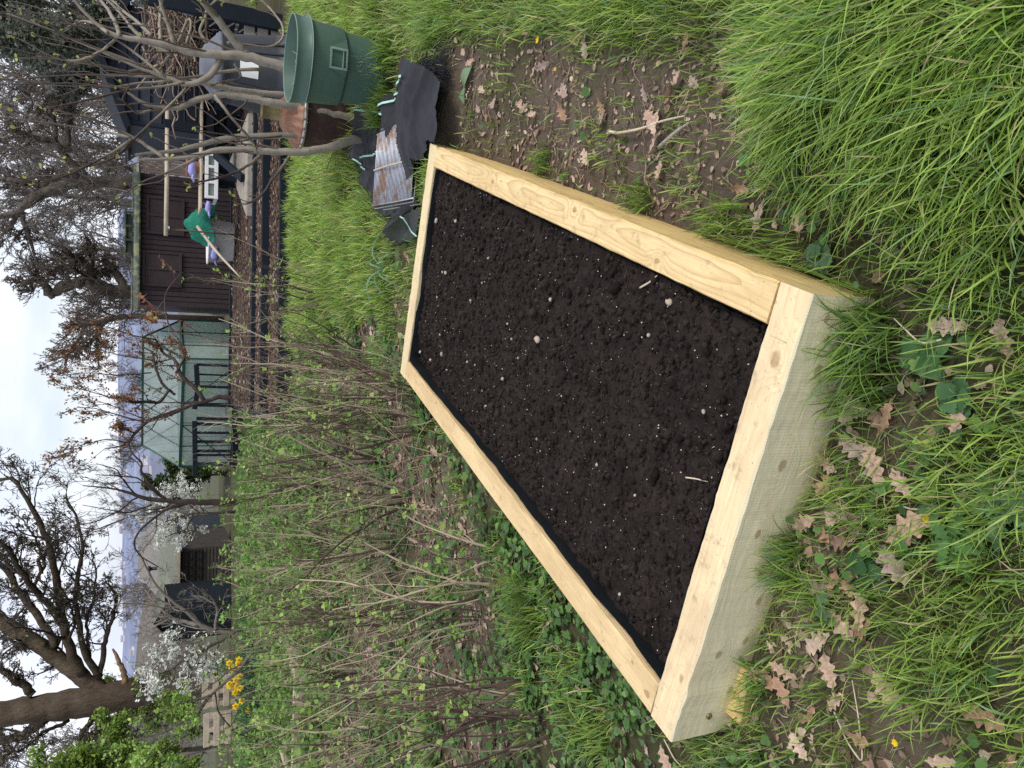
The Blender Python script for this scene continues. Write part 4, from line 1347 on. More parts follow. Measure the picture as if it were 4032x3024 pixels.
# ------------------------------------------------------------------ big purple-brown shed
Yw = 20.0
wl_, wr_ = pt(600, 1203, Yw)[0], pt(600, 684, Yw)[0]
ze = pt(548, 950, Yw)[2]; zg = gz((wl_ + wr_) / 2, Yw) - .05
bs = thing('brown_shed', 'purple-brown clad shed with dark green eaves and a glazed roof box', 'shed', ((wl_ + wr_) / 2, Yw, zg))
b = MB(); n = 26; w_ = (wr_ - wl_) / n
for i in range(n):
    b.box((wl_ + w_ * (i + .5), Yw + (.004 if i % 2 else -.008), (ze + zg) / 2), (w_ - .012, .03, ze - zg), bev=.004)
b.box(((wl_ + wr_) / 2, Yw + .9, (ze + zg) / 2), (wr_ - wl_ - .02, 1.7, ze - zg - .01), bev=.004)
b.build('wall', M['brown'], bs, False)
for k, (v0, v1, y0, y1) in enumerate(((581, 722, 913, 788), (565, 712, 1119, 1000))):
    a, c_ = pt(v0, y0, Yw - .06), pt(v1, y1, Yw - .06)
    b = MB(); x0, x1, z1_, z0_ = a[0], c_[0], a[2], c_[2]
    b.box(((x0 + x1) / 2, Yw - .035, (z0_ + z1_) / 2), (x1 - x0, .03, z1_ - z0_), bev=.004)
    for x in (x0, (x0 + x1) / 2, x1): b.box((x, Yw - .06, (z0_ + z1_) / 2), (.06, .025, z1_ - z0_ + .06), bev=.004)
    for z in (z0_, z1_): b.box(((x0 + x1) / 2, Yw - .062, z), (x1 - x0, .022, .06), bev=.004)
    b.build('shutter', M['brown'], bs, False)
b = MB(); b.box(((wl_ + wr_) / 2, Yw - .14, ze + .05), (wr_ - wl_ + .22, .10, .15), bev=.03); b.build('gutter', M['greengutter'], bs, True)
b = MB()
b.add([[wl_ - .12, Yw - .18, ze + .13], [wr_ + .12, Yw - .18, ze + .13], [wr_ + .12, Yw + 1.9, ze + .20], [wl_ - .12, Yw + 1.9, ze + .20]], np.array([[0, 1, 2, 3]]))
b.build('roof', M['greengutter'], bs, False)
a, c_ = pt(492, 1000, Yw), pt(525, 828, Yw)
rb = MB(); x0, x1, z1_, z0_ = a[0], c_[0], a[2], ze + .12
rb.box(((x0 + x1) / 2, Yw + .35, z1_), (x1 - x0 + .05, .5, .05), bev=.01)
rb.add([[x0, Yw + .1, z0_], [x0 - .05, Yw + .1, z0_], [x0, Yw + .1, z1_]], np.array([[0, 1, 2]]))
for x in np.linspace(x0 + .03, x1 - .03, 4): rb.box((x, Yw + .12, (z0_ + z1_) / 2), (.05, .05, z1_ - z0_), bev=.005)
rb.box(((x0 + x1) / 2, Yw + .30, (z0_ + z1_) / 2), (x1 - x0 - .1, .2, z1_ - z0_ - .06), bev=.005)
rb.build('roof_box', M['greengutter'], bs, False)

# lit side wall of the shed, light put into its paler brown
fl, fr_ = pt(600, 684, 19)[0] + .02, pt(600, 520, 19)[0]
bf = thing('shed_side_wall', 'lit side wall of the brown shed, lighter brown vertical boards, towards the blue-black shed', 'fence', ((fl + fr_) / 2, 19, gz(fl, 19)))
b = MB(); zt4 = pt(548, 600, 19)[2]; n = 14
for i in range(n):
    w_ = (fr_ - fl) / n; b.box((fl + w_ * (i + .5), 19 + .01 * (i % 2), (zt4 + gz(fl, 19) - .1) / 2), (w_ - .012, .02, zt4 - gz(fl, 19) + .1), bev=.004)
b.build('boards', pmat('lit_shed_board', (.155, .115, .098), .8, 0, .2, ((3, .2), (14, .2))), bf, False)
b = MB(); b.box(((fl + fr_) / 2, 18.985, zt4 + .02), (fr_ - fl + .05, .06, .05), bev=.005); b.build('top_rail', M['greyw'], bf, False)

# ------------------------------------------------------------------ greenhouse
gl, gr_ = pt(706, 1837, 21.5), pt(727, 1412, 19.8)
ev = (gl[2] + gr_[2]) / 2; gl[2] = gr_[2] = ev
lv = gr_ - gl; Lg = np.linalg.norm(lv); lx = lv / Lg; ly = np.array([-lx[1], lx[0], 0]); Wg = 1.95
zr = ev + .88; zgr = float(min(gz(gl[0], gl[1]), gz(gr_[0], gr_[1]))) - .03
gh = thing('greenhouse', 'green-framed greenhouse with milky panes, ridge end-on to the hills', 'greenhouse', (gl[0], gl[1], zgr))
gP = lambda u, w, z: gl + lx * (u * Lg) + ly * (w * Wg) + np.array([0, 0, z - ev])
fb_ = MB(); pn = []
bw = .045
for w in (0, 1):
    fb_.bar(gP(0, w, ev), gP(1, w, ev), .07, .07); fb_.bar(gP(0, w, zgr + .05), gP(1, w, zgr + .05), .06, .08)
    for u in np.linspace(0, 1, 6):
        fb_.bar(gP(u, w, zgr), gP(u, w, ev), bw if u in (0, 1) else .028, bw if u in (0, 1) else .028)
        fb_.bar(gP(u, w, ev), gP(u, .5, zr), bw if u in (0, 1) else .024, .03)
fb_.bar(gP(0, .5, zr), gP(1, .5, zr), .06, .06)
for u in (0, 1):
    fb_.bar(gP(u, 0, ev), gP(u, 1, ev), .04, .04); fb_.bar(gP(u, 0, zgr + .05), gP(u, 1, zgr + .05), .05, .06)
    fb_.bar(gP(u, .33, zgr), gP(u, .33, ev + .5), .03, .03); fb_.bar(gP(u, .67, zgr), gP(u, .67, ev + .5), .03, .03)
fb_.bar(gP(.05, -.01, zgr + .1), gP(.4, -.01, ev - .02), .022, .022); fb_.bar(gP(.95, -.01, zgr + .1), gP(.6, -.01, ev - .02), .022, .022)
fb_.build('frame', M['gframe'], gh, False)
for w in (0, 1):
    for i in range(5):
        a, c_ = i / 5 + .006, (i + 1) / 5 - .006
        b = MB(); b.add([gP(a, w, zgr + .08), gP(c_, w, zgr + .08), gP(c_, w, ev - .03), gP(a, w, ev - .03)], np.array([[0, 1, 2, 3]])); b.build('wall_pane', M['poly'], gh, False)
        b = MB(); b.add([gP(a, w, ev + .03), gP(c_, w, ev + .03), gP(c_, .5 + (w - .5) * .03, zr - .02), gP(a, .5 + (w - .5) * .03, zr - .02)], np.array([[0, 1, 2, 3]])); b.build('roof_pane', M['poly'], gh, False)
for u in (0, 1):
    b = MB(); b.add([gP(u, .02, zgr + .08), gP(u, .98, zgr + .08), gP(u, .98, ev), gP(u, .5, zr - .03), gP(u, .02, ev)], np.array([[0, 1, 2], [0, 2, 3], [0, 3, 4]])); b.build('gable_pane', M['poly'], gh, False)

# black broken pallet fence in front of it
pf = thing('pallet_fence', 'black slatted pallet fence standing in front of the greenhouse', 'fence', (*pt(955, 1700, 13.2)[:2], gz(-1, 13.2)))
C2 = lambda x, y, Y=13.2: pt(*C_(x, y), Y)
zbot = gz(-1, 13.2) - .03
for (x0, y0, x1, y1) in ((1412, 290, 1418, 690), (1440, 30, 1412, 205), (1425, -120, 1432, 30)):
    b = MB(); b.bar(C2(x0, y0), C2(x1, y1), .05, .075); b.build('top_rail', M['navy'], pf, False)
b = MB()
for y, w in ((-110, 60), (-40, 40), (48, 70), (180, 110), (282, 95), (318, 60), (385, 65), (450, 75), (518, 75), (548, 60), (610, 60)):
    t_ = C2(1425, y); b.bar((t_[0], 13.2, zbot), (t_[0] + .02, 13.22, t_[2]), .00052 * w + .008, .022, up=(0, 1, 0))
b.build('slats', M['navy'], pf, False)
b = MB(); b.bar(C2(1700, -120, 13.25), C2(1710, 640, 13.25), .04, .09); b.build('bottom_rail', M['navy'], pf, False)

# ------------------------------------------------------------------ cabins on the left
Yc = 20.0
D3 = lambda x, y, Y=Yc: pt(*D_(x, y), Y)
ca = thing('window_cabin', 'dark timber cabin with a many-paned window, white sill and olive felt roof', 'cabin', (*D3(1700, 230)[:2], gz(-6, Yc)))
xl, xr_ = D3(1400, 440)[0], D3(1400, 60)[0]; zE = D3(1290, 240)[2]; zR = D3(1142, 240, 21.2)[2]; zg = gz(xl, Yc) - .05
b = MB(); n = 16
for i in range(n):
    z0, z1 = zg + (zE - zg) * i / n, zg + (zE - zg) * (i + 1) / n
    b.add([[xl, Yc - .02, z0], [xr_, Yc - .02, z0], [xr_, Yc, z1], [xl, Yc, z1]], np.array([[0, 1, 2, 3]]))
b.box(((xl + xr_) / 2, Yc + 1.25, (zg + zE) / 2), (xr_ - xl - .01, 2.4, zE - zg), bev=.01)
b.build('wall', pmat('brown_black_boards', (.055, .046, .040), .7, 0, .3, ((3, .3), (20, .2))), ca, False)
wx0, wx1, wz0, wz1 = D3(1400, 390)[0], D3(1400, 80)[0], D3(1462, 240)[2], D3(1312, 240)[2]
b = MB(); b.add([[wx0, Yc - .03, wz0], [wx1, Yc - .03, wz0], [wx1, Yc - .03, wz1], [wx0, Yc - .03, wz1]], np.array([[0, 1, 2, 3]]))
wn = MB()
for x in np.linspace(wx0, wx1, 6): wn.box((x, Yc - .05, (wz0 + wz1) / 2), (.035, .03, wz1 - wz0 + .03), bev=.003)
for z in np.linspace(wz0, wz1, 4): wn.box(((wx0 + wx1) / 2, Yc - .052, z), (wx1 - wx0, .028, .03), bev=.003)
wo = wn.build('window', M['black'], ca, False)
b.build('pane', M['darkglass'], wo, False)
b = MB(); b.box(((wx0 + wx1) / 2, Yc - .075, wz0 - .035), (wx1 - wx0 + .1, .10, .055), bev=.006); b.build('sill', M['white'], wo, False)
b = MB(); b.add([[xl - .25, Yc - .25, zE + .03], [xr_ + .2, Yc - .25, zE + .03], [xr_ + .05, Yc + 1.25, zR], [xl + .15, Yc + 1.25, zR], [xr_ + .2, Yc + 2.7, zE], [xl - .25, Yc + 2.7, zE],
                 [xl - .25, Yc - .25, zE - .03], [xr_ + .2, Yc - .25, zE - .03]], [np.array([[0, 1, 2, 3], [3, 2, 4, 5], [6, 7, 1, 0]]), np.array([[0, 3, 5], [1, 4, 2]])])
b.build('roof', M['olive'], ca, False)
b = MB(); b.box(((xl + xr_) / 2, Yc - .26, zE - .01), (xr_ - xl + .5, .03, .07), bev=.004); b.build('eaves_board', M['palew'], ca, False)
# bigger pale-roofed cabin behind
Yk = 25.0
cb = thing('grey_roofed_cabin', 'larger cabin behind with a plain grey sloping roof and stovepipe', 'cabin', (*D3(1600, 150, Yk)[:2], gz(-7, Yk)))
x0, x1 = pt(600, 2385, Yk)[0], pt(600, 2085, Yk)[0]; z0, z1 = pt(650, 2200, Yk)[2], pt(541, 2330, Yk + 1.6)[2]
b = MB(); b.box(((x0 + x1) / 2, Yk + 1.6, (z0 + gz(x0, Yk)) / 2 - .1), (x1 - x0 - .3, 3, z0 - gz(x0, Yk)), bev=.01); b.build('wall', M['navywall'], cb, False)
b = MB(); b.add([[x0, Yk - .1, z0], [x1, Yk - .1, z0], [x1 - .55, Yk + 1.6, z1], [x0 + .6, Yk + 1.6, z1], [x1, Yk + 3.3, z0], [x0, Yk + 3.3, z0]], [np.array([[0, 1, 2, 3], [3, 2, 4, 5]]), np.array([[0, 3, 5], [1, 4, 2]])]); b.build('roof', M['greyroof'], cb, False)
p = pt(617, 2238, Yk - .05); b = MB(); b.tube([p + [0, 0, -.5], p + [0, 0, .18]], .05, 10); b.lathe([(.05, .15), (.09, .17), (.09, .22), (0, .26)], p, 12); b.build('stovepipe', M['black'], cb)
# dark gabled shed left of it
Yd = 16.8
ds = thing('dark_gabled_shed', 'black-boarded shed with a steep gable, half hidden by bare branches left of the window cabin', 'shed', (*D3(1700, 560, Yd)[:2], gz(-6, Yd)))
ap, eL, eR = D3(1130, 600, Yd), D3(1262, 735, Yd), D3(1200, 480, Yd)
eR[2] = min(eR[2], eL[2] + .25); zg = gz(eL[0], Yd) - .05
b = MB(); n = 14
xs_ = np.linspace(eL[0], eR[0], n + 1)
for i in range(n):
    def zt_at(x): return eL[2] + (ap[2] - eL[2]) * (x - eL[0]) / (ap[0] - eL[0]) if x < ap[0] else eR[2] + (ap[2] - eR[2]) * (eR[0] - x) / (eR[0] - ap[0])
    xa_, xb_ = xs_[i] + .004, xs_[i + 1] - .004
    b.poly([[xa_, Yd, zg], [xb_, Yd, zg], [xb_, Yd, zt_at(xb_)], [xa_, Yd, zt_at(xa_)]], thick=.02, nrm=(0, 1, 0))
b.box((eR[0] - .02, Yd + .9, (zg + eR[2]) / 2), (.04, 1.7, eR[2] - zg), bev=.004); b.box((eL[0] + .02, Yd + .9, (zg + eL[2]) / 2), (.04, 1.7, eL[2] - zg), bev=.004)
b.build('wall', M['navy'], ds, False)
b = MB()
for e in (eL, eR):
    dd = (e - ap) * .12
    b.add([ap + [0, -.12, .04], e + dd + [0, -.12, .04], e + dd + [0, 1.8, .04], ap + [0, 1.8, .04]], np.array([[0, 1, 2, 3]]))
b.build('roof', M['olive'], ds, False)

# pale pallets behind the daffodils
def pallet(x0, x1, zs_, Y, label, lean=.05):
    zb = gz((x0 + x1) / 2, Y)
    t_ = thing('pallet', label, 'pallet', ((x0 + x1) / 2, Y, zb), 'pale wooden pallets')
    b = MB()
    for z in zs_: b.box(((x0 + x1) / 2, Y + lean * (z - zb), z), (x1 - x0, .02, .085), bev=.004)
    b.build('slat', M['palew'], t_, False)
    b = MB()
    for x in (x0 + .05, (x0 + x1) / 2, x1 - .05): b.box((x, Y + .06, (zb + zs_[-1]) / 2), (.07, .08, zs_[-1] - zb), bev=.004)
    b.build('stringer', M['palew'], t_, False)


Yp = 12.2
pallet(pt(900, 2930, Yp)[0], pt(900, 2800, Yp)[0], [.12, .28, .44, .58], Yp, 'pale wooden pallet on edge behind the left part of the daffodils')
pallet(pt(900, 2790, Yp)[0], pt(900, 2668, Yp)[0], [.13, .30, .45, .60], Yp + .1, 'pale wooden pallet on edge directly behind the daffodil flowers, beside the oak trunk')
te = pt(*H_(70, 1350), 7.35)
b = MB(); b.box((te[0], 7.35, .07), (1.15, .06, .19), rot_z(-.06), bev=.006); b.box((te[0] + .55, 7.8, .07), (.06, .9, .18), rot_z(-.06), bev=.006); b.box((te[0] - .55, 7.8, .07), (.06, .9, .18), rot_z(-.06), bev=.006)
tag(b.build('timber_edging', M['palew'], None, False, origin=(te[0], 7.35, 0)), 'pale timber edging boards low behind the currant stems at the left', 'bed edging')


# ------------------------------------------------------------------ growing branches
def unit(v):
    return v / (np.linalg.norm(v, axis=-1, keepdims=True) + 1e-12)


def grow(P, R, per, length, K, ang, wander, up, rs, tmin=.25, r=rng, taper=.3, tmax=1.0):
    """children for many parent branches: P (N,K0,3), R (N,K0) -> (N*per,K,3), (N*per,K)"""
    N, K0, _ = P.shape
    t = r.uniform(tmin, tmax, (N, per)) * (K0 - 1)
    i = np.minimum(t.astype(int), K0 - 2); f = t - i
    n_ = np.arange(N)[:, None]
    base = P[n_, i] * (1 - f[..., None]) + P[n_, i + 1] * f[..., None]
    rad = R[n_, i] * (1 - f) + R[n_, i + 1] * f
    tan = unit(P[n_, i + 1] - P[n_, i])
    base = base.reshape(-1, 3); rad = rad.ravel(); tan = tan.reshape(-1, 3)
    rd = r.normal(0, 1, tan.shape); perp = unit(rd - tan * np.sum(rd * tan, 1, keepdims=True))
    a = r.normal(ang, .25, len(tan))[:, None]
    d = unit(tan * np.cos(a) + perp * np.sin(a))
    plen = np.linalg.norm(np.diff(P, axis=1), axis=2).sum(1).repeat(per)
    L = (length * plen if length < 5 else length - 5) * r.uniform(.5, 1.15, len(tan)) * (1.15 - .5 * (t.ravel() / (K0 - 1)))
    out = np.zeros((len(tan), K, 3)); out[:, 0] = base; p = base
    for k in range(1, K):
        d = unit(d + r.normal(0, wander, d.shape) + np.array([0, 0, up]))
        p = p + d * (L / (K - 1))[:, None]; out[:, k] = p
    r0 = np.maximum(rad * rs * r.uniform(.7, 1.1, len(rad)), .0006)
    return out, r0[:, None] * np.linspace(1, taper, K)[None]


def resample(P, K):
    P = np.asarray(P, float); d = np.concatenate([[0], np.cumsum(np.linalg.norm(np.diff(P, axis=0), axis=1))])
    s = np.linspace(0, d[-1], K)
    return np.stack([np.interp(s, d, P[:, i]) for i in range(P.shape[1])], 1)


def limb3(fn, pts, Y, drift=.0, r=rng, K=14, wob=0.0):
    """hand-traced limb: (x, y, radius) in a zoom window -> 3D polyline and radii at distance Y"""
    out = []
    n = len(pts)
    for k, p in enumerate(pts):
        q = pt(*fn(p[0], p[1]), Y + drift * (k / max(1, n - 1)) ** 1.2)
        dep = (q - CAM) @ _fw
        out.append([*q, p[2] * (1200 / 2212 if fn is not S_ else 1) * dep / FPX])
    Q = resample(out, max(K, n * 3))
    for _ in range(2):
        Q[1:-1] = (Q[:-2] + 2 * Q[1:-1] + Q[2:]) / 4
    if wob:
        Q[1:-1, :3] += r.normal(0, wob, (len(Q) - 2, 3)) * Q[1:-1, 3:4]
    return Q[:, :3], Q[:, 3]


def leaves_on(b, P, n, tpls, size, cols, spread, r=rng, tilt=(0, 1.3), m=0, tmin=.2, cluster=1):
    """leaf clusters along twigs"""
    N, K, _ = P.shape
    j = r.integers(0, N, n); t = r.uniform(tmin, 1, n) * (K - 1); i = np.minimum(t.astype(int), K - 2); f = (t - i)[:, None]
    c = P[j, i] * (1 - f) + P[j, i + 1] * f
    c = np.repeat(c, cluster, 0); tone = np.repeat(r.uniform(.75, 1.3, n), cluster); pick = np.repeat(r.integers(0, len(cols), n), cluster)
    c = c + r.normal(0, spread, c.shape)
    n2 = len(c)
    col_ = np.array(cols)[pick] * (tone * r.uniform(.85, 1.15, n2))[:, None]
    s = r.uniform(size[0], size[1], n2)
    R = rots(n2, tilt, r)
    for k, tp in enumerate(tpls):
        q = np.arange(n2) % len(tpls) == k
        b.scatter(tp, c[q], R[q], s[q], col_[q], m)


PALM3 = tpl_palm(3, .42, 12, .22); PALM5 = tpl_palm(5, .40, 15, .16); LENS = tpl_lens(.26, 3); LENSW = tpl_lens(.36, 3, .1); DOT = (np.array([[0, 0, 0], [.9, -.35, .1], [1, .35, -.1], [.1, .5, .15]]), [np.array([[0, 1, 2, 3]])])


# ------------------------------------------------------------------ grass and low weeds
def sample_area(bands, r=rng):
    Xs, Ys_ = [], []
    for y0, y1, den in bands:
        w1 = .452 * y1 + .55
        n = int(den * (y1 - y0) * 2 * w1)
        x = r.uniform(-w1, w1, n); y = r.uniform(y0, y1, n)
        k = np.abs(x) < .452 * y + .50
        Xs.append(x[k]); Ys_.append(y[k])
    return np.concatenate(Xs), np.concatenate(Ys_)


def off_things(X, Y, pad=.0):
    bx, by = w2b(X, Y)
    ok = ~((np.abs(bx) < W2 + .004 + pad) & (by > -.004 - pad) & (by < BL + .004 + pad))
    ok &= (X - C0[0]) ** 2 + (Y - C0[1]) ** 2 > .19 ** 2
    ok &= (X - ic[0]) ** 2 + (Y - ic[1]) ** 2 > .18 ** 2
    ok &= (X - cc[0]) ** 2 + (Y - cc[1]) ** 2 > .36 ** 2
    ok &= ~((Y > 8.33) & (Y < 12.2) & (X > TX0 - .05))
    ok &= ~in_poly(X, Y, mem_poly)
    return ok


def lush_near(bx, by):
    return sm((.22 + .80 * (bx - .6)) - by, -.04, .22) * sm(bx + .10 * np.minimum(by, 0), .62, .92)


def zone_lush(X, Y):
    bx, by = w2b(X, Y)
    a = .9 * lush_near(bx, by)
    c = sm(bx, 1.0, 1.22) * sm(by, -.2, 1.2)
    d = sm(Y, 4.6, 5.4) * sm(X, .15, .7)
    return np.maximum(np.maximum(a, c), d)


LNG_C = None


def grass_attr(X, Y, r):
    bx, by = w2b(X, Y); N = len(X)
    lush = zone_lush(X, Y); bare = zone_bare(X, Y); lit = zone_litter(X, Y)
    left = sm(-bx, .55, .75) * (1 - sm(Y, 6, 7.5))
    n1 = fbm(X * 5, Y * 5, 501, 3); n2 = fbm(X * 1.7, Y * 1.7, 503, 3)
    den = .60 + .34 * lush
    den = den * (1 - .80 * bare * (1 - .7 * sm(n1, .52, .66)))
    den = den * (1 - .72 * lit)
    den = den * (1 - left * (1 - .75 * sm(n1, .56, .68)))
    den = den * (.22 + 1.0 * sm(n1, .34, .60))
    den = np.where(lush > .5, np.maximum(den, .42), den)
    den = den * (1 - .55 * sm(bx, .6, .7) * (1 - sm(bx, 1.0, 1.2)) * sm(by, -.25, .2) * (1 - lush))
    near = (1 - sm(Y, 1.6, 2.6)) * lush_near(bx, by)
    L = .05 + .06 * n2 + .02 * n1 + .040 * lush + .055 * near + .05 * sm(Y, 4.6, 5.4) * lush * (n1 * 2 - .3)
    L = L * (1 - .45 * np.maximum(bare, lit))
    return den, L * r.uniform(.55, 1.35, N), lush, near


def make_blades(X, Y, L, lean, leanmag, r, Wscale, cols, K=5, curl=1.0):
    N = len(X)
    az = r.uniform(0, 2 * math.pi, N)
    d = np.stack([np.cos(az), np.sin(az)], 1) * r.uniform(.15, .9, N)[:, None] + lean * leanmag[:, None]
    m_ = np.linalg.norm(d, axis=1); tilt = np.clip(m_, .05, 1.25)
    d = d / (m_[:, None] + 1e-9)
    P = np.zeros((N, K, 3)); P[:, 0] = np.stack([X, Y, ground_z(X, Y) - .004], 1)
    p = P[:, 0].copy(); bend = curl * r.uniform(.15, .75, N) * (.5 + tilt)
    th = tilt * .45
    for k in range(1, K):
        p = p + np.stack([d[:, 0] * np.sin(th), d[:, 1] * np.sin(th), np.cos(th)], 1) * (L / (K - 1))[:, None]
        th = np.minimum(th + bend / (K - 1) * 1.6, 2.1); P[:, k] = p
        d2 = d + r.normal(0, .10, d.shape); d = d2 / np.linalg.norm(d2, axis=1, keepdims=True)
    gzv = ground_z(P[:, :, 0].ravel(), P[:, :, 1].ravel()).reshape(N, K)
    P[:, 1:, 2] = np.maximum(P[:, 1:, 2], gzv[:, 1:] + .004)
    bx, by = w2b(P[:, :, 0], P[:, :, 1])
    hit = (np.abs(bx) < W2) & (by > 0) & (by < BL) & (P[:, :, 2] < BH + .004)
    sd = np.stack([-d[:, 1], d[:, 0], 0 * d[:, 0]], 1)
    sd = unit(sd + r.normal(0, .35, sd.shape))
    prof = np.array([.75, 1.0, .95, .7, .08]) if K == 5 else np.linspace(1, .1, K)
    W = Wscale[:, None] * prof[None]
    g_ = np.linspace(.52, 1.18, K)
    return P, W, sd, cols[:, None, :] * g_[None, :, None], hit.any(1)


GCOL = np.array([[.23, .36, .060], [.32, .47, .090], [.15, .26, .050], [.22, .36, .15], [.41, .51, .145], [.52, .44, .25]])


def grass_cols(N, r, p=(.27, .23, .17, .11, .14, .08)):
    return GCOL[r.choice(6, N, p=p)] * r.uniform(.75, 1.25, (N, 1))


r6 = np.random.default_rng(66)
X, Y = sample_area([(.74, 1.5, 16000), (1.5, 2.5, 12000), (2.5, 4, 7500), (4, 6, 4600), (6, 8.4, 3000), (8.4, 12.5, 800)], r6)
k = off_things(X, Y); X, Y = X[k], Y[k]
den, L, lush, near = grass_attr(X, Y, r6)
k = r6.random(len(X)) < den; X, Y, L, lush, near = X[k], Y[k], L[k], lush[k], near[k]
N = len(X)
fl = (fbm(X * 3.3, Y * 3.3, 521, 2) - .5) * 5; lean = np.stack([-.55 * np.cos(fl) - .60 * np.sin(fl), .60 * np.cos(fl) - .55 * np.sin(fl)], 1)
w_ = (.0010 + .0018 * r6.random(N) ** 2 + .0007 * near) * (1 + .30 * np.maximum(Y - 1.5, 0))
gcols = grass_cols(N, r6)
gcols = gcols * (.85 + .35 * fbm(X * 2.5, Y * 2.5, 511, 3))[:, None]
bright = sm(Y, 4.6, 5.6) * sm(X, .1, .8); gcols = gcols * (1 + .12 * bright[:, None] * np.array([1.2, 1.0, .3]))
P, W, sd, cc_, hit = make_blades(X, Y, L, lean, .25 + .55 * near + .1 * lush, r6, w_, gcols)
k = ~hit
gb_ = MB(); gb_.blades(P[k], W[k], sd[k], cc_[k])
tag(gb_.build('grass', M['leaf'], smooth=True), kind='stuff')
print('grass blades', k.sum())


def tuft(dx, dy, n, L, spread, label, leanv=(0, 0), leanm=0., colp=None, w=.0022, K=5, curl=1.0, group='longer grass tufts'):
    o = gg(*S_(dx, dy)); r = np.random.default_rng(int(dx * 7 + dy))
    a = r.uniform(0, 6.28, n); q = spread * np.sqrt(r.random(n))
    X, Y = o[0] + q * np.cos(a), o[1] + q * np.sin(a)
    bx, by = w2b(X, Y)
    k = ~((np.abs(bx) < W2 + .006) & (by > -.006) & (by < BL + .006)); X, Y = X[k], Y[k]; n = len(X)
    cols = grass_cols(n, r, colp or (.34, .18, .30, .12, .04, .02))
    P, W, sd, c_, hit = make_blades(X, Y, L * r.uniform(.5, 1.15, n), np.tile(np.array([leanv], float), (n, 1)), np.full(n, leanm), r, w * r.uniform(.6, 1.1, n), cols, K, curl)
    bx, by = w2b(P[..., 0], P[..., 1])
    for kk in range(K):                      # blades bend along the front of the timber instead of through it
        ins = (np.abs(bx[:, kk]) < W2 + .02) & (by[:, kk] > -.008) & (by[:, kk] < .5) & (P[:, kk, 2] < BH + .02)
        sh_ = np.where(ins, -.008 - by[:, kk], 0)
        P[:, kk, 0] += sh_ * SYW; P[:, kk, 1] += sh_ * CYW
    b = MB(); b.blades(P, W, sd, c_)
    return tag(b.build('grass_tuft', M['leaf'], None, True, origin=o), label, 'grass tuft', group)


DEEP = (.30, .06, .50, .12, .0, .02)
tuft(1905, 735, 190, .21, .075, 'deep green grass tuft arching over the right part of the near board face', (-.25, .5), .55, DEEP, .0024, 5, 1.5)
tuft(1880, 830, 150, .15, .07, 'grass tuft against the near board just left of the arching tuft', (-.3, .4), .35, DEEP, .0022)
tuft(1715, 1205, 260, .125, .065, 'dense dark green grass tuft against the middle of the near board', (0, .3), .2, DEEP, .0020)
tuft(1655, 1480, 90, .10, .05, 'small dark tuft at the left part of the near board', (0, .3), .2, DEEP, .0018)
tuft(1790, 1300, 150, .11, .07, 'yellowish green tuft before the left half of the near board', (0, .1), .1, (.2, .4, .1, .1, .18, .02), .0020)
tuft(1875, 1100, 130, .12, .07, 'bright green tuft among oak leaves before the near board', (0, .1), .1, (.2, .4, .1, .1, .18, .02), .0021)
tuft(2040, 1440, 260, .13, .11, 'bright green tuft near the bottom left corner of the view', (0, .1), .1, (.2, .4, .1, .1, .18, .02), .0022)
tuft(2150, 1020, 200, .14, .11, 'bright green tuft nearest the camera, ahead of the bed', (-.2, .3), .25, (.2, .4, .1, .1, .18, .02), .0024)
tuft(1150, 1275, 120, .22, .06, 'tuft of long thin grass beside the left long board', (-.2, .2), .3, DEEP, .0022, 5, 1.3)
tuft(1160, 1345, 110, .20, .06, 'second tuft of long thin grass left of the bed, among currant stems', (-.2, .2), .3, DEEP, .0022, 5, 1.3)
tuft(1180, 350, 120, .09, .06, 'small tuft growing out of bare soil beside the right board', (0, 0), 0, None, .0020)
tuft(1390, 440, 130, .11, .07, 'grass tuft at the middle of the right board outer face', (0, 0), 0, None, .0020)
tuft(1580, 500, 150, .12, .08, 'grass tuft near the right end of the near board, on the path side', (0, 0), 0, None, .0021)
tuft(960, 60, 140, .20, .10, 'long grass tuft at the right edge beside the frayed membrane', (-.4, .1), .4, DEEP, .003)
tuft(2170, 150, 300, .30, .20, 'long flopping grass in the bottom right corner of the upright view', (-.75, .55), .95, (.36, .30, .2, .08, .05, .01), .0026, 5, 1.2)
tuft(1990, 60, 330, .32, .20, 'long flopping grass at the lower right edge above the corner tuft', (-.75, .45), .95, (.36, .30, .2, .08, .05, .01), .0025, 5, 1.2)
tuft(1790, 110, 220, .22, .16, 'long leaning grass on the right beside the bare path', (-.7, .35), .8, (.30, .32, .18, .12, .06, .02), .0025, 5, 1.2)
tuft(2140, 400, 120, .20, .18, 'broad-bladed leaning grass right of the near corner', (-.6, .5), .7, (.25, .34, .15, .16, .08, .02), .0030, 5, 1.3)
for i, (dx, dy) in enumerate(((838, 200), (845, 120), (830, 250))):
    tuft(dx, dy, 170, .17, .10, ['lush tuft hiding the foot of the green dustbin in front', 'lush tuft at the right of the green dustbin foot', 'lush tuft at the left of the green dustbin foot'][i], (-.2, -.2), .2, (.4, .3, .2, .05, .04, .01), .0042)

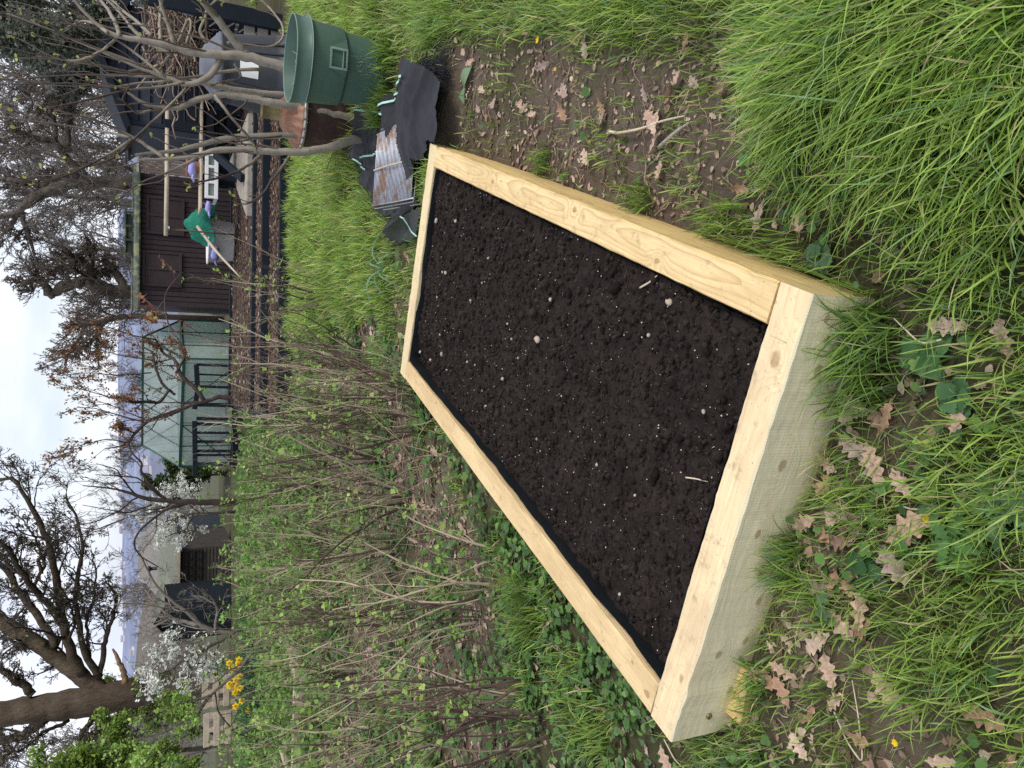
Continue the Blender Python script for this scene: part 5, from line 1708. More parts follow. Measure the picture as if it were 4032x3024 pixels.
# low weeds (creeping buttercup, clover) as ground cover
X, Y = sample_area([(.78, 1.6, 2300), (1.6, 3, 2600), (3, 5, 1900), (5, 8.4, 1150), (8.4, 13, 420)], r6)
k = off_things(X, Y, .01); X, Y = X[k], Y[k]
bx, by = w2b(X, Y)
leftz = sm(-bx, .50, .70)
nz = fbm(X * 4.2, Y * 4.2, 601, 3); nz2 = fbm(X * 9, Y * 9, 607, 2)
den = leftz * (.30 + 1.1 * sm(nz, .40, .56)) + (1 - leftz) * .30 * sm(nz, .56, .68)
den = den * (1 - .85 * zone_litter(X, Y) * sm(Y, 1.8, 3)) * (1 - .9 * zone_bare(X, Y)) * (1 - .93 * zone_lush(X, Y) * sm(Y, 2.6, 4))
den = den * (.35 + .9 * sm(nz2, .35, .6))
k = r6.random(len(X)) < den; X, Y = X[k], Y[k]; N = len(X)
H = r6.uniform(.008, .055, N) * (1 + .5 * sm(Y, 4, 8))
s = r6.uniform(.018, .038, N) * (1 + .14 * np.maximum(Y - 2, 0))
wc = np.array([[.100, .22, .050], [.14, .28, .065], [.085, .18, .055], [.20, .35, .09], [.12, .21, .09]])[r6.integers(0, 5, N)] * r6.uniform(.7, 1.25, (N, 1))
wb = MB(); pos = np.stack([X, Y, ground_z(X, Y) + H], 1); R = rots(N, (0, .75), r6)
for k, tp in enumerate((PALM3, PALM5, LENSW)):
    q = np.arange(N) % 3 == k; wb.scatter(tp, pos[q], R[q], s[q] * (1.2 if k == 1 else 1), wc[q])
tag(wb.build('low_weeds', M['leaf']), kind='stuff')
print('weeds', N)

# leaf litter far from the camera: crumbs and fragments nobody could count
X, Y = sample_area([(.78, 2, 1500), (2, 4.2, 1300), (4.2, 7.5, 900), (7.5, 10, 250)], r6)
k = off_things(X, Y, .005); X, Y = X[k], Y[k]
den = np.clip(.10 + .60 * zone_litter(X, Y) + .55 * zone_bare(X, Y), 0, 1)
k = r6.random(len(X)) < den; X, Y = X[k], Y[k]; N = len(X)
bare_ = zone_bare(X, Y)
s = r6.uniform(.010, .034, N) * (1 - .35 * bare_) * (1 + .12 * np.maximum(Y - 2, 0))
lc = np.array([[.42, .30, .225], [.32, .225, .165], [.50, .39, .30], [.22, .145, .10]])[r6.integers(0, 4, N)] * r6.uniform(.7, 1.15, (N, 1))
oakG = oak_leaf_V(3, 7, .5); oV = oakG.reshape(-1, 3); a_, b_ = oakG.shape[:2]
ii, jj = np.meshgrid(np.arange(a_ - 1), np.arange(b_ - 1), indexing='ij')
oQ = np.stack([ii * b_ + jj, (ii + 1) * b_ + jj, (ii + 1) * b_ + jj + 1, ii * b_ + jj + 1], -1).reshape(-1, 4)
lb = MB(); pos = np.stack([X, Y, ground_z(X, Y) + .006], 1); R = rots(N, (0, .6), r6)
q = r6.random(N) < .38
lb.scatter((oV * 1.6, [oQ]), pos[q], R[q], s[q], lc[q]); lb.scatter(LENSW, pos[~q], R[~q], s[~q], lc[~q])
# twig and straw crumbs
X, Y = sample_area([(.78, 2, 900), (2, 4.5, 700), (4.5, 8, 260)], r6)
k = off_things(X, Y, .005); X, Y = X[k], Y[k]
k = r6.random(len(X)) < .10 + .5 * np.maximum(zone_litter(X, Y), zone_bare(X, Y)); X, Y = X[k], Y[k]; N = len(X)
a = r6.uniform(0, 6.28, N); L = r6.uniform(.015, .09, N); t4 = np.linspace(-.5, .5, 4)
P = np.stack([X[:, None] + np.cos(a)[:, None] * L[:, None] * t4, Y[:, None] + np.sin(a)[:, None] * L[:, None] * t4, np.zeros((N, 4))], -1) + r6.normal(0, .0035, (N, 4, 3))
P[..., 2] = ground_z(P[..., 0], P[..., 1]) + .006 + np.abs(r6.normal(0, .004, (N, 4)))
lb.tubes(P, r6.uniform(.0007, .0016, (N, 1)) * np.ones(4) * (1 + .1 * Y[:, None]), 3, np.array([[.38, .30, .20]]) * r6.uniform(.4, 1.3, (N, 1)))
tag(lb.build('leaf_litter', M['dry']), kind='stuff')

# fallen oak leaves one can count
leafm = []
LC = [(.46, .32, .245), (.38, .235, .155), (.54, .40, .31), (.27, .175, .125), (.48, .33, .235), (.36, .27, .225)]
for k in range(8):
    G = oak_leaf_V(100 + k, 13, [.3, .7, 1.2, 1.7, .5, .9, .4, 1.4][k])
    shade = np.ones(G.shape[:2]); shade[:, 2] = .86
    c_ = np.array(LC[k % 6])[None, None] * (shade * (.85 + .3 * np.random.default_rng(k).random(G.shape[:2])))[..., None]
    b = MB(); b.grid(G, c_)
    sv = np.array([[-.5, 0, .0], [-.62, .02, -.01], [-.75, .05, .01]]); b.tube(sv, [.014, .011, .009], 5, (.28, .19, .12))
    o = b.build('oak_leaf', M['dry'], None, True); leafm.append(o)
used_l = set()


def put_leaf(dx, dy, size, label, group, k, rz, tilt=.25, w=None):
    p = gg(*S_(dx, dy)) if w is None else np.array([w[0], w[1], gz(w[0], w[1])])
    o = leafm[k] if k not in used_l else leafm[k].copy()
    if k in used_l: COL.objects.link(o)
    used_l.add(k)
    o.location = (p[0], p[1], p[2] + .016 + .12 * size); o.scale = (size, size, size)
    o.rotation_euler = (tilt * math.sin(rz * 3), tilt * math.cos(rz * 2), rz)
    return tag(o, label, 'dead leaf', group)


spec = [(1905, 1003, .105, 'pale star-shaped oak leaf lying flat before the middle of the near board', 0), (1985, 1140, .125, 'large double-lobed oak leaf lying left of the dark green nettle leaves', 4),
        (1945, 1215, .10, 'long oak leaf overlapping the large double-lobed leaf', 5), (2032, 945, .095, 'curled orange-brown oak leaf standing up in bright grass', 3),
        (1860, 872, .095, 'oak leaf close to the near board, left of the arching tuft', 2), (1928, 905, .085, 'oak leaf beside a straw before the near board', 1),
        (1800, 1000, .08, 'brown leaf tucked against the foot of the near board', 6), (1800, 1038, .08, 'second brown leaf tucked against the foot of the near board', 7),
        (2065, 703, .08, 'pink-brown oak leaf in grass right of the near corner', 2), (2185, 730, .08, 'pink-brown leaf at the near edge of the view', 0),
        (1310, 262, .07, 'brown leaf beside the white curved stem on the bare path', 5), (1745, 470, .09, 'brown leaf in grass at the right of the near corner', 6),
        (1650, 1455, .08, 'pale leaf under the left part of the near board', 4), (1705, 1490, .08, 'leaf beside the V-shaped dry straw at the left', 1),
        (855, 1065, .075, 'brown leaf in the litter beyond the far left of the bed', 2), (1145, 70, .07, 'brown leaf near the yellow buttercup on the path', 0)]
for i, (dx, dy, sz, lab, k) in enumerate(spec):
    put_leaf(dx, dy, sz, lab, 'fallen oak leaves', k, i * 1.7 + .4)
r7 = np.random.default_rng(77)
cnt = 0
X, Y = sample_area([(.80, 1.7, 150), (1.7, 3.2, 75), (3.2, 5.2, 32)], r7)
k = off_things(X, Y, .03); X, Y = X[k], Y[k]
w = np.clip(.16 + .8 * zone_litter(X, Y) + .30 * zone_bare(X, Y), 0, 1) * (1 - .75 * zone_lush(X, Y))
k = r7.random(len(X)) < w; X, Y = X[k], Y[k]; bx, by = w2b(X, Y)
for i in range(min(len(X), 210)):
    lab = ('dead brown oak leaf lying on the bare path right of the bed' if bx[i] > .6 and by[i] > .1 else
           'dead brown oak leaf among weeds left of the bed' if bx[i] < -.6 else
           'dead brown oak leaf in the grass in front of the bed' if by[i] < .1 else 'dead brown oak leaf on the ground beyond the bed')
    put_leaf(0, 0, r7.uniform(.055, .095), lab, lab.replace('dead brown oak leaf', 'dead brown oak leaves'), int(r7.integers(0, 8)), r7.uniform(0, 6.28), r7.uniform(.1, .6), (X[i], Y[i]))

# individual broad-leaved weeds
def rosette(dx, dy, n, L, w, tplk, colr, label, upr=.5, name='weed_plant'):
    o = gg(*S_(dx, dy)); r = np.random.default_rng(int(dx + dy * 3))
    b = MB(); a = np.arange(n) * 2.4 + r.uniform(0, 6); V0, F0 = tplk[0], tplk[1]
    for k in range(n):
        e = upr * r.uniform(.5, 1.3); s_ = L * r.uniform(.7, 1.1)
        Ry = np.array([[math.cos(e), 0, -math.sin(e)], [0, 1, 0], [math.sin(e), 0, math.cos(e)]])
        V = (V0 * np.array([1, w, 1])) * s_; V[:, 2] -= .25 * (V[:, 0] / s_) ** 2 * s_
        V = V @ Ry.T @ rot_z(a[k]).T + o + [0, 0, .012 + .004 * k]
        sh_ = tplk[2] if len(tplk) > 2 else np.ones(len(V))
        b.add(V, F0, np.array(colr) * 1.55 * r.uniform(.8, 1.2) * sh_[:, None])
    return tag(b.build(name, M['leaf'], None, True, origin=o), label, 'weed')


PALMB = tpl_palm(5, .25, 25, .1)
saw = tpl_lens(.22, 12, .12); sv_ = saw[0].copy(); sv_[0::3, 1] *= (1 + .55 * (np.arange(13) % 2 - .5) * 1.4); sv_[2::3, 1] *= (1 + .55 * (np.arange(13) % 2 - .5) * 1.4); SAW = (sv_, saw[1])
rosette(1895, 1232, 6, .055, 1.2, LENSW, (.035, .085, .028), 'dark green five-leaved plant beside the large double-lobed oak leaf', .3)
rosette(2010, 765, 3, .085, 1.3, LENSW, (.06, .14, .05), 'single broad dock leaf in grass right of the near corner', .35)
rosette(2085, 860, 6, .045, 1.1, PALMB, (.07, .15, .06), 'grey-green lobed buttercup plant in the near grass', .5)
rosette(2190, 1100, 7, .10, 1.0, SAW, (.13, .23, .10), 'pale saw-toothed dandelion rosette at the near edge', .3)
rosette(2080, 1165, 9, .07, 1.0, SAW, (.075, .16, .045), 'green dandelion rosette beyond the bare patch', .35)
rosette(1810, 730, 6, .05, 1.1, PALMB, (.055, .13, .04), 'buttercup leaves at the foot of the near right corner', .6)
rosette(1790, 560, 6, .05, 1.1, PALMB, (.07, .14, .07), 'grey-green buttercup leaves outside the right board near corner', .5)
rosette(1640, 60, 9, .05, 1.1, PALM5, (.05, .12, .045), 'dark clump of buttercup leaves at the right edge', .8)
rosette(1250, 1485, 7, .055, 1.1, PALMB, (.08, .17, .05), 'mallow-like leaves left of the bed below the currant stems', .6)
rosette(1195, 1225, 4, .09, 1.1, LENSW, (.06, .13, .06), 'broad grey-green leaf left of the middle of the bed', .7)
rosette(1000, 945, 10, .06, 1.1, PALMB, (.065, .15, .045), 'leafy strawberry-like clump behind the far left corner of the bed', .8)
rosette(930, 905, 9, .055, 1.1, PALMB, (.06, .14, .045), 'leafy clump at the foot of the currant stems behind the bed', .8)
rosette(1010, 190, 2, .10, 1.2, LENSW, (.16, .24, .14), 'large pale leaf on the path edge beside the black membrane', .3)
rosette(840, 580, 6, .30, .16, tpl_lens(.18, 8, .25), (.16, .27, .19), 'bluish leek-like leaves behind the far board', .45)


def flower(dx, dy, h, label, s=.6):
    o = gg(*S_(dx, dy)); t_ = thing('buttercup', label, 'flower', o)
    b = MB(); b.tube([o, o + [.004, .002, h * .6], o + [.001, .006, h]], .0011, 5, (.10, .19, .05)); b.build('stem', M['leaf'], t_)
    b = MB(); c = o + [.001, .006, h]
    for k in range(6):
        a = k * math.pi / 3; d = np.array([math.cos(a), math.sin(a), 0]); s_ = np.array([-d[1], d[0], 0])
        b.add([c, c + (d * .008 + s_ * .006 + [0, 0, .004]) * s, c + (d * .014 + [0, 0, .007]) * s, c + (d * .008 - s_ * .006 + [0, 0, .004]) * s], np.array([[0, 1, 2, 3]]))
    b.build('petals', M['yellow'], t_); return t_


flower(1190, 92, .05, 'yellow buttercup flower beside a brown leaf on the path', 1.0)
flower(1218, 152, .03, 'smaller yellow flower lower on the bare path')
flower(2030, 1120, .03, 'yellow flower bud in the grass near the dandelion rosette')
flower(1970, 1600, .04, 'yellow flower at the bottom left among weeds')

gs = lambda dx, dy, h=.012: gg(*S_(dx, dy)) + [0, 0, h]
strand('dry_stem', [gs(1323, 285), gs(1345, 290, .02), gs(1400, 282, .03), gs(1450, 264, .03), gs(1488, 252, .015)], .0052, M['straw'], 'thick bleached curved stem lying on the bare path', 'dry stem')
strand('dry_stem', [gs(1430, 320), gs(1475, 285, .02), gs(1500, 268, .02)], .007, M['greyw'], 'short grey-brown stick under the bleached curved stem', 'stick')
strand('straw_stem', [gs(1810, 1535), gs(1840, 1600, .015), gs(1880, 1650, .02), gs(1868, 1540, .02), gs(1862, 1465, .03)], .0022, M['straw'], 'V-shaped dry straw lying in weeds left of the near board', 'straw')
strand('straw_stem', [gs(2050, 1095, .02), gs(1990, 1100, .025), gs(1955, 1090, .02)], .0026, M['straw'], 'dry straw lying by the bare patch ahead of the bed', 'straw')
strand('straw_stem', [gs(2110, 1040, .02), gs(2060, 1120, .02), gs(2095, 1180, .03), gs(2110, 1250, .02)], .0024, M['straw'], 'curving dry stem on the bare patch ahead of the bed', 'straw')
strand('straw_stem', [gs(1440, 1595, .01), gs(1470, 1640, .02), gs(1500, 1665, .02)], .0022, M['straw'], 'straw leading down from the left end of the near board', 'straw')
strand('straw_stem', [gs(2055, 735, .03), gs(2010, 745, .03), gs(1960, 690, .04)], .0024, M['straw'], 'pale straw lying across the grass right of the near corner', 'straw')


# ------------------------------------------------------------------ currant bushes
FRESH = [(.27, .44, .085), (.36, .53, .12), (.21, .36, .08), (.42, .55, .15)]


def bush(name, label, base, n, h, spread, seed, leafn, twc=(.105, .070, .060), r0=.0065, lean=(0, 0), leafs=(.016, .034), cols=FRESH, foot=.07, sub=(4, 3), pale=.35, group='currant bushes', cat='currant bush', cluster=3):
    r = np.random.default_rng(seed)
    a = r.uniform(0, 6.28, n); q = np.abs(r.normal(0, foot, n))
    K = 9
    P = np.zeros((n, K, 3)); P[:, 0, :2] = np.array(base[:2]) + np.stack([np.cos(a) * q, np.sin(a) * q], 1)
    P[:, 0, 2] = ground_z(P[:, 0, 0], P[:, 0, 1]) - .02
    out = r.uniform(.03, 1, n) * spread
    d = unit(np.stack([np.cos(a) * out + lean[0], np.sin(a) * out + lean[1], np.ones(n)], 1))
    L = .92 * h * r.uniform(.45, 1.08, n); p = P[:, 0].copy()
    for k in range(1, K):
        d = unit(d + r.normal(0, .10, d.shape) + np.array([0, 0, .03])); p = p + d * (L / (K - 1))[:, None]; P[:, k] = p
    R = (r0 * r.uniform(.45, 1.25, n))[:, None] * np.linspace(1, .35, K)
    cs = np.where(r.random((n, 1)) < pale, np.array([[.40, .33, .24]]), np.array([twc])) * r.uniform(.6, 1.35, (n, 1))
    t_ = thing(name, label, cat, (base[0], base[1], gz(base[0], base[1])), group)
    leafn = int(leafn * .48)
    b = MB(); b.tubes(P, R, 6, cs)
    P1, R1 = grow(P, R, sub[0], .34, 6, .45, .13, .04, .6, .2, r); c1 = np.repeat(cs, sub[0], 0) * r.uniform(.8, 1.3, (len(P1), 1)); b.tubes(P1, R1, 4, c1)
    P2, R2 = grow(P1, R1, sub[1], .45, 4, .6, .18, .05, .7, .15, r); c2 = np.repeat(c1, sub[1], 0); b.tubes(P2, R2, 3, c2)
    b.build('stems', M['twig'], t_)
    if leafn:
        b = MB()
        leaves_on(b, P1, leafn // 2, (PALM3, PALM5), leafs, cols, .010, r, (0, 1.3), cluster=cluster, tmin=.35)
        leaves_on(b, P2, leafn // 2, (PALM3, PALM5), leafs, cols, .010, r, (0, 1.3), cluster=cluster, tmin=.3)
        b.build('leaves', M['leaf'], t_)
    return t_


def gb(dx, dy):
    return gg(*S_(dx, dy))


near_b = [  # display x, y, stems, height, spread, leaf clusters, lean, label
    (905, 850, 17, 1.12, .30, 90, (.10, .1), 'dense clump of dark bare currant stems just behind the far left corner of the bed'),
    (915, 912, 12, 1.05, .36, 70, (.02, .05), 'currant clump left of the far left corner of the bed, stems fanning'),
    (1062, 1205, 6, .62, .5, 60, (.05, .1), 'cut-back currant stump with fresh green shoots beside the middle of the left board'),
    (1048, 1262, 8, .80, .42, 70, (0, .05), 'currant with short thick upright stem left of the bed'),
    (1035, 1335, 8, .90, .40, 60, (.12, .1), 'currant of greyish leaning stems left of the bed, between stump and left-edge clump'),
    (1130, 1515, 11, 1.10, .30, 90, (.12, .05), 'large currant clump of dark stems left of the near end of the bed'),
    (1170, 1580, 10, 1.12, .34, 80, (.05, .0), 'leftmost currant clump of dark brown stems, at the edge of the view'),
    (1140, 1462, 5, .85, .35, 40, (.05, .1), 'small currant of a few thin stems before the left-edge clumps'),
]
for i, (dx, dy, n, h, sp, lf, ln, lab) in enumerate(near_b):
    bush('currant_bush', lab, gb(dx, dy), n, h, sp, 700 + i, lf, lean=ln, r0=.0060, leafs=(.014, .032))
mid_b = [
    (702, 640, 14, 1.05, .55, 120, (.0, 0), 'currant bush with bright new leaves before the blue-black terrace, nearest the deck'),
    (735, 770, 16, 1.15, .5, 70, (.05, 0), 'bare twiggy currant bush at the end of the lush grass strip'),
    (800, 800, 12, 1.0, .5, 60, (.1, 0), 'dark-stemmed currant between the grass strip and the bed'),
    (760, 905, 16, 1.2, .45, 70, (.1, 0), 'pale and brown twiggy currant in the second row behind the far left corner'),
    (820, 1000, 14, 1.1, .45, 80, (.0, 0), 'twiggy currant in the second row left of the corner clump'),
    (880, 1075, 12, 1.0, .42, 90, (.05, 0), 'currant of thin leaning stems in the second row'),
    (700, 1040, 14, 1.15, .45, 190, (0, 0), 'twiggy bush below the greenhouse, pale stems'),
    (850, 1180, 12, .95, .45, 130, (0, 0), 'leafy low currant in the second row, left of middle'),
    (860, 1330, 12, .95, .42, 130, (0, 0), 'leafy currant behind the greyish leaning stems'),
    (780, 1450, 11, 1.0, .42, 130, (0, 0), 'leafy currant behind the left clumps'),
    (820, 1600, 11, 1.05, .42, 130, (0, 0), 'leafy currant behind the leftmost clump'),
]
for i, (dx, dy, n, h, sp, lf, ln, lab) in enumerate(mid_b):
    bush('currant_bush', lab, gb(dx, dy), n, h, sp, 800 + i, lf, lean=ln, r0=.0075, leafs=(.018, .036), sub=(6, 4), pale=.45)
SMALL = [(.15, .31, .055), (.22, .40, .08), (.11, .23, .05), (.28, .45, .10)]
far_b = [(690, 1120), (640, 1180), (690, 1235), (645, 1290), (705, 1345), (630, 1060), (600, 1130), (605, 1240), (660, 1410), (720, 1190), (610, 1360), (740, 1300), (700, 1530), (640, 1620)]
for i, (dx, dy) in enumerate(far_b):
    bush('gooseberry_bush', ['round', 'low', 'spreading', 'upright'][i % 4] + ' small-leaved green bush in the mid-ground, ' + ['below the pallet fence', 'in the back row', 'nearer the bed', 'towards the cabin side', 'among dead stalks'][i % 5], gb(dx, dy), 15, .68 + .12 * (i % 3), .75, 900 + i,
         230, r0=.006, leafs=(.020, .040), cols=SMALL, sub=(5, 4), pale=.55, foot=.16, group='small-leaved bushes in the mid-ground', cat='bush', cluster=3)
# pale dead stalks tangled between
r8 = np.random.default_rng(88)
N = 420
dxs, dys = r8.uniform(640, 1000, N), r8.uniform(760, 1640, N)
B0 = np.array([gp(*S_(a, c), 0) for a, c in zip(dxs, dys)]); bx, by = w2b(B0[:, 0], B0[:, 1]); B0 = B0[(bx < -.66) | (by > BL + .15)]; N = len(B0)
B0[:, 2] = ground_z(B0[:, 0], B0[:, 1])
d = unit(np.stack([r8.normal(0, .4, N), r8.normal(0, .4, N), np.ones(N)], 1)); P = np.zeros((N, 7, 3)); P[:, 0] = B0; p = B0.copy(); L = r8.uniform(.25, .95, N)
for k in range(1, 7):
    d = unit(d + r8.normal(0, .17, d.shape)); p = p + d * (L / 6)[:, None]; P[:, k] = p
b = MB(); b.tubes(P, r8.uniform(.0012, .003, (N, 1)) * np.linspace(1, .4, 7), 4, np.array([[.42, .34, .24]]) * r8.uniform(.45, 1.3, (N, 1)))
tag(b.build('dead_stalks', M['dry']), kind='stuff')
# broad mid-ground green between the rows
X, Y = sample_area([(6.5, 9, 500), (9, 13, 420)], r8); k = off_things(X, Y) & (X < -.2) & (fbm(X * 1.8, Y * 1.8, 811, 3) > .42); X, Y = X[k], Y[k]; N = len(X)
b = MB(); pos = np.stack([X, Y, ground_z(X, Y) + r8.uniform(.02, .20, N)], 1); R = rots(N, (0, 1.1), r8)
b.scatter(PALM3, pos, R, r8.uniform(.04, .085, N), np.array(SMALL)[r8.integers(0, 4, N)] * r8.uniform(.7, 1.2, (N, 1)))
tag(b.build('ground_cover', M['leaf']), kind='stuff')

# ------------------------------------------------------------------ fig-like sapling clump behind the dustbin
r9 = np.random.default_rng(99)
Ef = lambda x, y: A_(x + 1000 / (1200 / 2212), y)         # window E coordinates given in window A
fig = thing('fig_tree', 'multi-stemmed young tree with smooth pale bark and dark upright shoots behind the green dustbin', 'tree', (*gg(*E_(740, 1000))[:2], 0))
stems = [
    ([(2500, 560, 46), (2280, 545, 44), (2120, 520, 42), (1980, 460, 41), (1820, 412, 40), (1600, 398, 37), (1400, 380, 36), (1200, 322, 32), (1000, 290, 24), (860, 268, 20), (780, 240, 18), (650, 130, 15), (560, 30, 13), (500, -60, 11)], 5.45, .1),
    ([(1790, 405, 36), (1680, 270, 33), (1560, 110, 30), (1500, 50, 26), (1430, -30, 22)], 5.5, -.2),
    ([(1600, 410, 30), (1560, 530, 30), (1470, 600, 28), (1350, 620, 22), (1200, 560, 18), (1000, 490, 14), (800, 400, 11), (560, 300, 9), (300, 190, 8), (60, 100, 6)], 5.5, .25),
    ([(2520, 740, 30), (2125, 700, 28), (1900, 678, 26), (1700, 655, 26), (1560, 622, 24), (1420, 590, 22), (1300, 580, 20), (1150, 540, 20), (1000, 505, 16), (930, 520, 12)], 5.7, .05),
    ([(2660, 870, 33), (2440, 830, 32), (2212, 795, 32), (2000, 748, 32), (1800, 710, 30), (1640, 685, 26), (1540, 690, 24), (1430, 720, 26), (1340, 775, 26), (1250, 790, 24), (1150, 775, 20), (1050, 760, 16), (960, 700, 12), (900, 640, 9)], 5.55, .1),
    ([(2550, 930, 30), (2300, 965, 28), (2000, 985, 26), (1760, 990, 26), (1600, 1005, 24), (1480, 1045, 20), (1350, 1080, 18), (1180, 1105, 15), (980, 1125, 11)], 5.65, .1),
    ([(2620, 1000, 40), (2480, 1050, 36), (2240, 1105, 31), (2000, 1105, 29), (1800, 1085, 26), (1640, 1080, 25), (1500, 1105, 22), (1380, 1140, 20), (1230, 1155, 16), (1010, 1160, 11)], 5.4, .1),
    ([(1270, 330, 24), (1230, 200, 20), (1180, 60, 17), (1150, -40, 14)], 5.5, -.15),
    ([(1165, 300, 17), (1160, 150, 14), (1175, 20, 11), (1180, -40, 10)], 5.5, .1),
    ([(870, 265, 20), (850, 190, 18), (780, 60, 14), (700, -30, 11)], 5.5, .2),
    ([(780, 240, 16), (700, 170, 14), (600, 150, 9), (500, 190, 6)], 5.5, .2),
    ([(1100, 260, 17), (1000, 160, 14), (880, 70, 12), (780, -30, 10)], 5.6, .3),
    ([(1250, 400, 15), (1080, 310, 15), (980, 230, 16), (880, 100, 12), (780, 0, 10)], 5.7, .3),
]
b = MB(); mainP, mainR = [], []
for k, (p_, Yk_, dr) in enumerate(stems):
    P, R = limb3(A_, p_, Yk_, dr, r9, 24, .10); R = R * .84
    P[0, 2] = min(P[0, 2], P[0, 2]) if k not in (0, 3, 4, 5, 6) else gz(P[0, 0], P[0, 1]) - .03
    tone = (1 - .45 * sm(np.linspace(0, 1, len(P)), .75, 1))[:, None] if p_[-1][2] < 13 else np.ones((len(P), 1))
    nodes = 1 + .05 * (np.sin(np.arange(len(P)) * 2.1) > .8)
    b.tube(P, R * nodes, 10, np.array([[.27, .24, .195]]) * tone * (1 + r9.normal(0, .06, (len(P), 1))))
    mainP.append(resample(np.hstack([P, R[:, None]]), 12))
b.build('trunk', M['smoothbark'], fig)
shoots = [
    [(1340, 600, 10), (1100, 640, 9), (900, 655, 9), (600, 740, 7), (330, 785, 5)], [(1250, 590, 9), (1000, 600, 8), (800, 645, 8), (560, 600, 6), (300, 610, 5), (0, 610, 4)],
    [(1160, 560, 9), (900, 550, 8), (600, 540, 7), (300, 560, 6), (0, 580, 4)], [(950, 1000, 10), (750, 950, 8), (500, 915, 7), (250, 880, 6), (0, 850, 4)],
    [(960, 1010, 12), (880, 1070, 10), (700, 1170, 8), (450, 1290, 6), (240, 1340, 4)], [(1100, 505, 10), (900, 420, 9), (700, 350, 8), (400, 230, 6), (0, 90, 4)],
    [(1200, 560, 10), (1050, 440, 9), (860, 290, 8), (640, 180, 6), (320, 110, 5), (60, 40, 4)], [(1900, 505, 13), (1780, 500, 12), (1500, 540, 10), (1240, 585, 9), (1000, 545, 7), (700, 470, 6), (400, 430, 5), (120, 420, 4)],
    [(1900, 1110, 14), (1830, 1190, 11), (1700, 1260, 9), (1550, 1300, 8), (1360, 1335, 4)], [(2100, 1140, 12), (1980, 1300, 9), (1900, 1420, 8), (1790, 1480, 4)],
    [(1200, 1150, 15), (1100, 1080, 13), (1010, 1020, 12), (900, 960, 9), (700, 870, 7), (400, 800, 5)], [(1450, 1130, 9), (1250, 1240, 8), (1000, 1330, 6), (850, 1460, 4)],
    [(1560, 690, 12), (1640, 800, 11), (1720, 900, 10), (1860, 1060, 8)], [(1350, 640, 9), (1200, 800, 9), (1000, 980, 10), (960, 1040, 8), (800, 1170, 7), (500, 1240, 5)],
    [(1500, 310, 12), (1440, 220, 11), (1490, 150, 10), (1500, 60, 9), (1600, -20, 8)], [(1650, 310, 10), (1760, 320, 9), (1960, 350, 9), (2060, 290, 9), (2060, 180, 8), (1960, 60, 7), (1880, -20, 6)],
    [(1100, 800, 8), (1000, 830, 8), (880, 720, 8), (930, 640, 7)], [(860, 260, 12), (760, 360, 11), (620, 430, 10), (520, 450, 8), (480, 430, 5)],
    [(1700, 460, 9), (1760, 560, 8), (1690, 590, 7), (1590, 600, 4)], [(1350, 320, 9), (1400, 170, 9), (1370, 110, 9), (1300, 300, 9), (1220, 430, 8), (1130, 500, 8)],
]
b = MB(); tips = []
for k, p_ in enumerate(shoots):
    P, R = limb3(A_, p_, 5.5 + .06 * (k % 3), .15 * ((k % 4) - 1), r9, 16, .15)
    dark = sm(np.linspace(0, 1, len(P)), .1, .5)[:, None] if k not in (14, 15, 17, 19) else np.zeros((len(P), 1))
    b.tube(P, R * (1 + .08 * (np.arange(len(P)) % 2)), 7, np.array([[.26, .225, .175]]) * (1 - dark) + np.array([[.066, .046, .042]]) * dark)
    mainP.append(resample(np.hstack([P, R[:, None]]), 12)); tips.append(P[-1])
MPs = np.array(mainP)
P1, R1 = grow(MPs[..., :3], MPs[..., 3] * .6, 5, .42, 8, .45, .10, .14, .6, .35, r9, .45)
b.tubes(P1, np.maximum(R1, .0030), 5, np.array([[.10, .075, .062]]) * r9.uniform(.6, 1.8, (len(P1), 1)))
b.build('shoots', M['smoothbark'], fig)
b = MB(); bt = np.vstack([np.array(tips), P1[::2, -1]]); N = len(bt)
b.scatter((LENSW[0] * np.array([1, .8, 1]), LENSW[1]), np.repeat(bt, 2, 0), rots(2 * N, (.9, 1.6), r9), r9.uniform(.018, .034, 2 * N), np.array([[.42, .46, .13]]) * r9.uniform(.7, 1.15, (2 * N, 1)))
b.build('buds', M['leaf'], fig)['kind'] = 'stuff'
# dry tangled stems round its foot
N = 110; o = gg(*E_(690, 1000))
P = np.zeros((N, 8, 3)); P[:, 0] = np.stack([o[0] + r9.normal(0, .22, N), o[1] + r9.normal(.0, .16, N), np.full(N, o[2])], 1); d = unit(np.stack([r9.normal(0, .7, N), r9.normal(0, .5, N), r9.uniform(.3, 1.2, N)], 1)); p = P[:, 0].copy()
for k in range(1, 8):
    d = unit(d + r9.normal(0, .28, d.shape)); p = p + d * .055; P[:, k] = p; P[:, k, 2] = np.maximum(P[:, k, 2], o[2])
b = MB(); b.tubes(P, np.full((N, 8), .0022) * r9.uniform(.5, 1.3, (N, 1)), 4, np.array([[.36, .29, .20]]) * r9.uniform(.5, 1.3, (N, 1)))
tag(b.build('dry_stems', M['dry'], None, True, origin=o), kind='stuff')

